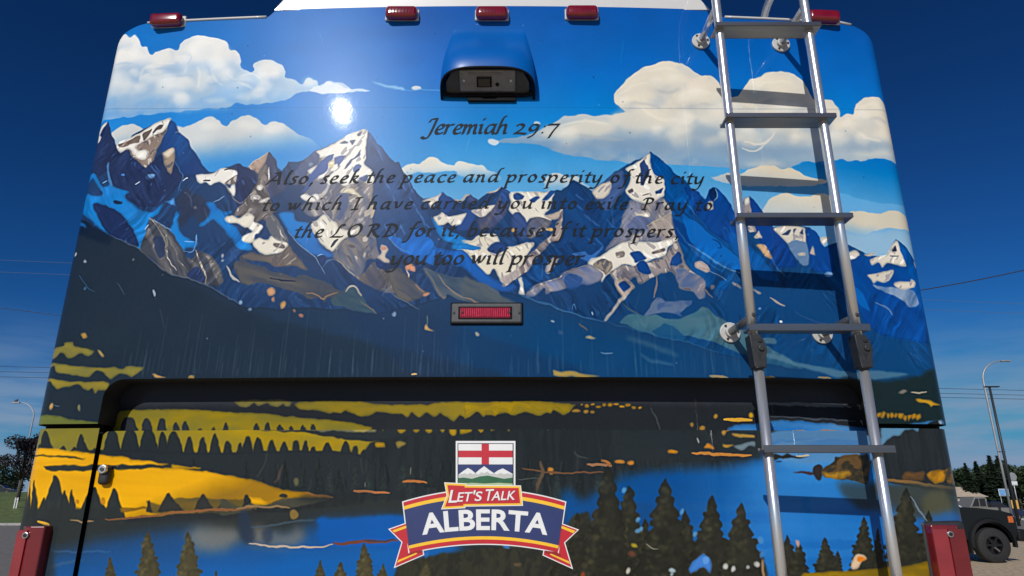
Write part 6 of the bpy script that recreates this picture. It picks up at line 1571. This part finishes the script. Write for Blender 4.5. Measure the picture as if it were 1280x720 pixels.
def conif(seed, h, r, n, size):
    rnd = random.Random(seed); v, f = [], []
    for i in range(n):
        t = rnd.random() ** .7; z = h * (1 - t) * .95 + h * .05
        lay = (z * 1.6) % 1.0
        q = r * t * (.55 + .45 * (1 - lay)) * rnd.uniform(.35, 1.05); a = rnd.uniform(0, 6.28)
        p = Vector((math.cos(a) * q, math.sin(a) * q, z - .12 * q))
        d = Vector((math.cos(a), math.sin(a), rnd.uniform(-.5, -.05))).normalized(); b = d.cross(Vector((rnd.gauss(0, .4), rnd.gauss(0, .4), 1))).normalized()
        s = size * rnd.uniform(.6, 1.3)
        k = len(v); v += [p - d * s, p + b * s * .35, p + d * s, p - b * s * .35]; f.append((k, k + 1, k + 2, k + 3))
    me = bpy.data.meshes.new('crown'); me.from_pydata(v, [], f); me.update()
    bm = bmesh.new(); add_tube(bm, [(0, 0, -.1), (0, 0, h * .5), (0, 0, h * .98)], .1, 8, True, [h * .022, h * .014, h * .003])
    tm_ = bpy.data.meshes.new('trunk'); bm.to_mesh(tm_); bm.free()
    return me, tm_
M_leafp = mat('purple leaves', (.022, .013, .018), .6, var=.5, scale=4); M_leafg = mat('green leaves', (.024, .046, .013), .65, var=.5, scale=3); M_leafd = mat('dark needles', (.013, .026, .010), .7, var=.5, scale=3); M_bark = mat('bark', (.07, .055, .042), .9, var=.3, scale=8)
def tree(name, meshes, loc, leafmat, label, group=None, sc=1.0, rz=0.0):
    o = empty(name, loc, label, 'tree', group, rz); o.scale = (sc, sc, sc)
    for nm, me, m in (('crown', meshes[0], leafmat), ('trunk', meshes[1], M_bark)):
        if not me.materials: me.materials.append(m)
        c = bpy.data.objects.new(nm, me); COL.objects.link(c); c.parent = o
    return o
def at(px, py, dist):
    """point on the ray of a photo pixel at that distance ahead"""
    return on_y(px, py, dist)
p = at(27, 600, 62)
tree('purple_leaf_tree', decid(3, 6.4, 2.1, 5200, .11), (p[0], 62, berm(0, 62) - .1), M_leafp, 'purple leaved ornamental tree on the lawn beneath the curved street lamp')
p = at(0, 600, 60.5)
p = at(-4, 600, 100)
tree('green_tree', decid(8, 5.8, 3.4, 2600, .16), (p[0], 100, 2.3), M_leafg, 'rounded green tree at the back of the lawn')
p = at(12, 600, 120)
tree('shrub', decid(9, 3.4, 3.6, 2200, .2), (p[0], 120, 2.3), M_leafd, 'low dark shrub between the purple tree and the round green tree')
cA, cB, dA, dB = conif(11, 8.2, 2.6, 4200, .34), conif(12, 8.2, 2.3, 4200, .30), decid(13, 7.4, 3.6, 4600, .22), decid(14, 7.0, 3.9, 4600, .24)
row = [(1193, 583, 92, dA, M_leafg, 'conifer'), (1206, 580, 86, cB, M_leafd, 0), (1219, 578, 96, cA, M_leafd, 0), (1228, 575, 104, dB, M_leafg, 0), (1236, 571, 90, cA, M_leafd, 0), (1246, 571, 95, cB, M_leafd, 0), (1255, 577, 102, cA, M_leafd, 0), (1265, 578, 94, dA, M_leafg, 0), (1276, 583, 100, dB, M_leafg, 0), (1290, 580, 96, cA, M_leafd, 0), (1302, 578, 100, dA, M_leafg, 0), (1180, 582, 98, cA, M_leafd, 0)]
for i, (px, py, d, ms, lm, _) in enumerate(row):
    t_ = at(px, py, d)
    base = 7.4 if ms is dA else 7.0 if ms is dB else 8.2
    con = ms in (cA, cB)
    tree('conifer' if con else 'leafy_tree', ms, (t_[0] * 1.0, d, 0), lm, 'dark green conifer in the tree belt beyond the road' if con else 'bushy green broadleaf tree in the tree belt beyond the road', 'conifers in the tree belt' if con else 'broadleaf trees in the tree belt', t_[2] / base * 1.02, i * 1.3)

# ------------------------------------------------------------------ street furniture
M_galv = mat('galvanised pole', (.36, .37, .38), .5, metal=.5, var=.12, scale=4); M_dpole = mat('dark bronze pole', (.025, .027, .032), .5, var=.2); M_sgrey = mat('bare sign back', (.42, .42, .41), .45, metal=.5, var=.1, scale=6)
def curved_lamp(loc, h, reach, sgn, label, r=.085, head=M_galv):
    o = empty('street_lamp', loc, label, 'street lamp')
    P = [(0, 0, 0), (0, 0, h * .4), (0, 0, h - reach * .85)]
    for k in range(1, 11):
        a = math.pi / 2 * k / 10
        P.append((sgn * reach * (1 - math.cos(a)), 0, h - reach * .85 + reach * .85 * math.sin(a)))
    n = len(P)
    tube('pole', P, r, M_galv, o, 10, [r * (1.15 - .7 * i / n) for i in range(n)])
    bxo('lamp_head', (sgn * (reach + .25), 0, h - .02), (.7, .26, .11), head, o, .03, 2)
    disc('base_plate', (0, 0, .04), (0, 0, 1), r * 2.2, .08, M_galv, o, 12)
    return o
p = at(37, 545, 63); ph = at(30, 503, 63)
lampL = curved_lamp((p[0], 63, berm(0, 63)), ph[2] - berm(0, 63), 1.65, -1, 'curved grey street lamp rising behind the purple tree', .06)
bm = bmesh.new()
for dx, dz, s in ((0, 0, .12), (.1, .1, .07)):
    g = bmesh.ops.create_icosphere(bm, subdivisions=2, radius=s); bmesh.ops.scale(bm, vec=(1.3, .8, 1), verts=g['verts']); bmesh.ops.translate(bm, vec=(dx, 0, dz), verts=g['verts'])
add_box(bm, (-.2, 0, -.04), (.18, .06, .03), .01, 1); add_box(bm, (.18, 0, .1), (.07, .02, .02))
hd = lampL.location + Vector((-1.95, 0, ph[2] - berm(0, 63) + .14))
b_ = bmobj('bird', bm, M_dpole); b_.location = hd; tag(b_, 'small dark bird perched on the head of the curved lamp', 'bird')
pb = at(1264, 640, 50); pt_ = at(1262, 451, 50)
curved_lamp((pb[0], 50, 0), pt_[2], 1.75, 1, 'tall grey street lamp with curved arm beside the dark pole lamp', .075)
pb = at(1266, 640, 45); pt_ = at(1244, 484, 45)
o = empty('pole_lamp', (pb[0] + .22, 45, 0), 'straight dark pole lamp with a flat head', 'street lamp')
tube('pole', [(0, 0, 0), (0, 0, pt_[2])], .07, M_dpole, o, 10, [.10, .075]); bxo('lamp_head', (.15, 0, pt_[2] + .03), (.95, .28, .07), M_dpole, o, .02, 1); bxo('bracket', (-.12, 0, pt_[2] * .52), (.5, .05, .05), M_dpole, o)
# sign backs
p = at(1265.5, 596, 62)
o = empty('stop_sign', (p[0], 62, 0), 'grey back of an octagonal road sign above a white plate', 'sign')
tube('post', [(0, .04, 0), (0, .04, p[2] + .3)], .045, M_sgrey, o, 8)
disc('sign_plate', (0, 0, p[2]), (0, -1, 0), .40, .012, M_sgrey, o, 8); bxo('lower_plate', (.02, 0, at(1267, 604, 62)[2]), (.60, .012, .36), mat('pale sign plate', (.72, .72, .70), .5), o)
p = at(1269, 632, 56); 
o = empty('hazard_sign', (p[0], 56, 0), 'yellow rectangular warning panel on a short post below the octagonal sign', 'sign')
tube('post', [(0, .04, 0), (0, .04, p[2] + .35)], .04, M_sgrey, o, 8); bxo('panel', (0, 0, p[2]), (.55, .02, .82), mat('warning yellow', (.72, .40, .07), .5, var=.12, scale=8), o, .008, 1)
p = at(1255, 615.5, 74)
o = empty('notice_board', (p[0], 74, 0), 'pale blue sign board on two legs in front of the tree belt', 'sign')
bxo('board', (0, 0, p[2]), (.95, .05, .62), mat('sign blue', (.16, .36, .66), .4, var=.25, scale=4), o, .01, 1); bxo('frame', (0, .04, p[2]), (1.05, .04, .72), mat('sign frame', (.7, .72, .74), .5), o)
for s in (-.4, .4): tube('leg', [(s, .07, 0), (s, .07, p[2])], .03, M_sgrey, o, 8)
p = at(23.5, 612, 58)
o = empty('marker_post', (p[0], 58, berm(0, 58) - .02), 'white marker post with two uprights on the lawn', 'post')
for s in (-.09, .1): bxo('upright', (s, 0, .42), (.1, .05, .9), M_white, o, .008, 1)
bxo('crosspiece', (0, .03, .72), (.3, .03, .08), M_white, o)

# ------------------------------------------------------------------ house behind the trees
p = at(1212, 612, 84)
o = empty('house', (p[0], 84, 0), 'low house with beige roof among the trees beyond the road', 'house')
M_wallh = mat('house wall', (.42, .36, .28), .8, var=.1); M_roofh = mat('beige roof', (.50, .40, .30), .8, var=.15, scale=3)
bxo('wall', (0, 3, .95), (4.2, 5, 1.9), M_wallh, o)
mesh('roof', [(-2.3, .2, 1.9), (2.3, .2, 1.9), (2.3, 6, 1.9), (-2.3, 6, 1.9), (-1.9, 3, 3.1), (1.2, 3, 3.1)], [(0, 1, 5, 4), (1, 2, 5), (2, 3, 4, 5), (3, 0, 4), (0, 3, 2, 1)], M_roofh, o)
bxo('chimney', (-1.6, 2.6, 3.0), (.4, .4, 1.0), mat('chimney brick', (.4, .3, .24), .85), o)
for x in (-1.2, .9):
    w_ = bxo('window', (x, .48, 1.1), (.9, .06, .8), mat('window frame white', (.75, .74, .7), .5), o); bxo('pane', (x, .44, 1.1), (.74, .02, .64), M_glass, w_)
bxo('door', (0, .47, .8), (.8, .06, 1.6), mat('door brown', (.1, .06, .04), .6), o)

# ------------------------------------------------------------------ cables
M_cable = mat('dark cable', (.03, .03, .035), .6); M_cab2 = mat('bright aluminium conductor', (.13, .15, .19), .7, spec=.1)
def cable(a, b, Y, r, m, label, group, sag=0.0, ext=.25):
    A = Vector(on_y(a[0], a[1], Y)); B = Vector(on_y(b[0], b[1], Y)); d = B - A
    A2, B2 = A - d * ext, B + d * ext
    n = 24; pts = []
    for k in range(n + 1):
        t = k / n; q = A2.lerp(B2, t); q.z -= sag * 4 * t * (1 - t); pts.append(q)
    o = tube('power_line', pts, r, m, None, 5)
    return tag(o, label, 'power line', group)
for a, b in ((458, 488), (464.5, 494), (471, 499)):
    cable((0, a), (1280, b), 52, .018, M_cable, 'thin dark power line crossing low behind the motorhome', 'low dark power lines')
for a, b in ((325, 380), (340, 392)):
    cable((0, a), (1280, b), 58, .016, M_cab2, 'pale power line crossing high behind the motorhome', 'high pale power lines')
cable((1157, 356), (1280, 332), 24, .020, M_cable, 'thick dark cable climbing steeply past the right side of the motorhome', None, .2, .9)
A = Vector(on_y(-60, 377, 30)); B = Vector(on_y(110, 399, 30)); pts = []
for k in range(90):
    t = k / 89; q = A.lerp(B, t) + Vector((0, .02 * math.cos(k * .9), .02 * math.sin(k * .9))); pts.append(q)
tag(tube('service_cable', pts, .012, M_cable, None, 5), 'twisted dark service cable sloping down left of the motorhome', 'power line')
M_wood = mat('weathered pole wood', (.10, .075, .055), .9, var=.25, scale=3)

# ------------------------------------------------------------------ vehicles
M_carg = mat('car window', (.012, .014, .018), .08, coat=.5)
def extrude_profile(name, prof, w, m, parent, bev=.04, y0=None):
    bm = bmesh.new(); n = len(prof)
    A = [bm.verts.new((x, -w / 2, z)) for x, z in prof]; B = [bm.verts.new((x, w / 2, z)) for x, z in prof]
    bm.faces.new(A[::-1]); bm.faces.new(B)
    for i in range(n): bm.faces.new((A[i], A[(i + 1) % n], B[(i + 1) % n], B[i]))
    if bev:
        es = [e for e in bm.edges if abs(e.verts[0].co.y - e.verts[1].co.y) < 1e-6]
        bmesh.ops.bevel(bm, geom=es, offset=bev, segments=3, affect='EDGES', profile=.5)
    return bmobj(name, bm, m, parent)
def arch(cx_, r, z0, n=9, rev=False):
    """points over a wheel opening from rear to front"""
    a0 = math.asin(max(-1, min(1, (z0) / r))) if abs(z0) < r else 0
    pts = [(cx_ + r * math.cos(math.pi - a0 - (math.pi - 2 * a0) * k / n), r * math.sin(math.pi - a0 - (math.pi - 2 * a0) * k / n)) for k in range(n + 1)]
    return pts
# the dark pickup: own x axis points forward, origin on the ground under its middle
M_truck = mat('dark green truck paint', (.0015, .004, .005), .3, coat=.3, coat_r=.04, var=.1, scale=2); M_flare = mat('satin black flare', (.008, .0085, .009), .5, spec=.3)
M_amber = mat('amber lens', (.55, .12, .02), .3, coat=.6); M_chrome = mat('chrome', (.6, .6, .62), .15, metal=1.0)
wp = on_ground(1247.5, 704)
TY = wp[1] + .17
trk = empty('pickup_truck', (wp[0] - 1.85, TY + .82, 0), 'dark green lifted pickup truck with black off-road wheel, parked on gravel', 'pickup')
WR = .445
fx, rx = 1.85, -1.75
low = .62
def wa(cx_):     # wheel arch in body coordinates
    r = .56; return [(cx_ + r * math.cos(math.pi - math.pi * k / 12), .50 + r * math.sin(math.pi - math.pi * k / 12)) for k in range(13)]
prof = [(-2.85, .72), (-2.85, 1.36), (-.95, 1.38), (-.95, 1.42), (.62, 1.42), (.72, 1.44), (1.6, 1.40), (2.25, 1.33), (2.55, 1.25), (2.62, 1.10), (2.62, .74)]
lower = [(2.50, .62)] + wa(fx)[::-1] + [(1.2, low)] + [(-1.1, low)] + wa(rx)[::-1] + [(-2.4, .66)]
body_t = extrude_profile('body', (prof + lower)[::-1], 1.90, M_truck, trk, .05)
extrude_profile('cab', [(-.95, 1.40), (-.90, 1.92), (-.75, 1.99), (.10, 1.99), (.22, 1.95), (.80, 1.43)], 1.62, M_truck, trk, .06)
for s in (-1, 1):
    yy = s * .815
    mesh('side_window', [(x, yy, z) for x, z in ((-.82, 1.47), (-.80, 1.86), (.12, 1.86), (.56, 1.47))], [(0, 1, 2, 3)] if s < 0 else [(3, 2, 1, 0)], M_carg, trk)
    # flared arches
    for cx_ in (fx, rx):
        bm = bmesh.new(); N = 16; rr = []
        for k in range(N + 1):
            a = math.pi * (1.06 - 1.12 * k / N)
            c_, s_ = math.cos(a), math.sin(a)
            rr.append([bm.verts.new((cx_ + q * c_, s * w_, .50 + q * s_)) for q, w_ in ((.535, .93), (.545, 1.035), (.62, 1.02), (.655, .945))])
        for A_, B_ in zip(rr, rr[1:]):
            for j in range(3): bm.faces.new((A_[j], A_[j + 1], B_[j + 1], B_[j]))
        bmobj('wheel_flare', bm, M_flare, trk)
    d_ = bxo('door', (.02, s * .948, 1.02), (1.12, .012, .74), M_truck, trk, .005, 1); bxo('door_handle', (-.38, s * .965, 1.22), (.2, .03, .04), M_flare, d_, .01, 1)
    bxo('badge', (.92, s * .953, 1.02), (.30, .008, .05), M_chrome, trk)
    bxo('side_trim', (.0, s * .952, .80), (2.2, .010, .10), M_flare, trk, .004, 1)
    bxo('running_board', (.1, s * .93, .52), (1.9, .16, .07), M_flare, trk, .02, 2)
    bxo('mud_flap', (fx - .60, s * .86, .43), (.05, .26, .40), M_flare, trk, .012, 1); bxo('mud_flap', (rx - .60, s * .86, .43), (.05, .26, .40), M_flare, trk, .012, 1)
    bxo('turn_signal', (2.46, s * .945, 1.10), (.14, .03, .17), M_amber, trk, .012, 2)
    bxo('headlight', (2.615, s * .70, 1.10), (.03, .34, .19), mat('headlight glass', (.55, .57, .6), .15, coat=.6), trk, .01, 1)
    mr_ = bxo('wing_mirror', (.58, s * 1.03, 1.50), (.10, .20, .16), M_flare, trk, .02, 2)
bxo('front_bumper', (2.68, 0, .70), (.26, 1.98, .30), M_flare, trk, .06, 3); bxo('rear_bumper', (-2.93, 0, .66), (.2, 1.8, .2), M_chrome, trk, .03, 2); bxo('grille', (2.63, 0, 1.08), (.03, 1.0, .24), M_flare, trk, .01, 1)
bxo('chassis', (-.1, 0, .56), (5.0, 1.1, .16), M_flare, trk)
mesh('windscreen', [(.18, -.70, 1.92), (.18, .70, 1.92), (.77, .76, 1.46), (.77, -.76, 1.46)], [(3, 2, 1, 0)], M_carg, trk)
tmt, rmt = wheel_mesh(WR, .30, .235), rim_mesh(.235, .30, 6, .045)
tmt.materials.append(M_tyre); rmt.materials.append(mat('black alloy', (.03, .03, .032), .35, metal=.6))
for cx_ in (fx, rx):
    for s in (-1, 1):
        w = bpy.data.objects.new('wheel', tmt); COL.objects.link(w); w.parent = trk; w.location = (cx_, s * .86, WR)
        r_ = bpy.data.objects.new('rim', rmt); COL.objects.link(r_); r_.parent = w
        if s < 0:
            bxo('bright_spoke', (.06, -.125, -.10), (.17, .02, .035), M_chrome, w, .006, 1, Matrix.Rotation(.7, 4, 'Y'))
def small_car(name, loc, rz, paint, label, kind='car', cat='car'):
    o = empty(name, loc, label, cat, None, rz)
    r = .33
    def wa2(cx_): return [(cx_ + .38 * math.cos(math.pi - math.pi * k / 8), .32 + .38 * math.sin(math.pi - math.pi * k / 8)) for k in range(9)]
    if kind == 'pickup':
        pr = [(-2.5, .5), (-2.5, 1.08), (-.75, 1.10), (1.0, 1.10), (2.35, 1.02), (2.5, .9), (2.5, .5)]; cabp = [(-.72, 1.08), (-.68, 1.72), (-.55, 1.80), (.35, 1.80), (.92, 1.09)]
        ws = [((-.58, 1.16), (-.56, 1.68), (-.02, 1.68), (-.02, 1.16)), ((.05, 1.16), (.05, 1.68), (.32, 1.68), (.74, 1.16))]
    else:
        pr = [(-2.15, .45), (-2.2, .92), (-1.5, 1.0), (1.0, .98), (1.9, .88), (2.15, .72), (2.15, .42)]; cabp = [(-1.62, .98), (-1.15, 1.42), (-.8, 1.48), (.25, 1.47), (1.02, .97)]
        ws = [((-1.32, 1.03), (-1.02, 1.36), (-.36, 1.40), (-.36, 1.03)), ((-.29, 1.03), (-.29, 1.40), (.22, 1.39), (.74, 1.03))]
    lo = [(1.75, .40)] + wa2(1.35)[::-1] + [(.9, .38), (-.9, .38)] + wa2(-1.35)[::-1] + [(-1.8, .42)]
    extrude_profile('body', (pr + lo)[::-1], 1.76, paint, o, .05); extrude_profile('cab', cabp, 1.50, paint, o, .06)
    for s in (-1, 1):
        for q in ws:
            mesh('side_window', [(x, s * .756, z) for x, z in q], [(0, 1, 2, 3)] if s < 0 else [(3, 2, 1, 0)], M_carg, o)
        bxo('headlight', (2.14 if kind != 'pickup' else 2.47, s * .62, .78), (.08, .3, .14), M_chrome, o, .02, 1); bxo('tail_light', (-2.17 if kind != 'pickup' else -2.49, s * .68, .85), (.06, .24, .16), M_lens, o, .01, 1)
        for cx_ in (-1.35, 1.35):
            w = bpy.data.objects.new('wheel', small_t); COL.objects.link(w); w.parent = o; w.location = (cx_, s * .78, r)
            q = bpy.data.objects.new('rim', small_r); COL.objects.link(q); q.parent = w
    return o
small_t, small_r = wheel_mesh(.33, .21, .2), rim_mesh(.2, .21, 6, .03); small_t.materials.append(M_tyre); small_r.materials.append(M_rim)
M_pw = mat('cream car paint', (.20, .19, .165), .4, coat=.5, var=.06); M_pr = mat('red car paint', (.30, .02, .02), .35, coat=.7, var=.08); M_pb = mat('dark blue car paint', (.012, .02, .06), .35, coat=.8, var=.1); M_ps = mat('white car paint', (.74, .75, .76), .35, coat=.7, var=.04); M_pk = mat('black car paint', (.008, .008, .010), .35, coat=.8)
q = on_ground(1217, 655); jeep = small_car('parked_pickup', (q[0] + .2, q[1], 0), math.pi, M_pw, 'old beige pickup with boxy cab parked behind the dark green truck', 'pickup', 'pickup'); jeep.scale = (.75, 1, 1)
q = on_ground(1196, 660); small_car('parked_car', (q[0] - .6, q[1], 0), .15, M_ps, 'white car parked with its tail to the motorhome, beyond the dark truck')
q = on_ground(1234, 652); small_car('parked_car', (q[0], q[1] + 3, 0), 1.2, M_pr, 'red car parked end on between the beige pickup and the blue cars')
q = on_ground(1248, 652); small_car('parked_car', (q[0] + .3, q[1] + 1, 0), .1, M_pb, 'dark blue car parked beside the pole lamps')
q = at(2, 610, 112); small_car('parked_car', (q[0], 112, 2.358), .1, M_pk, 'black car parked at the top of the lawn')
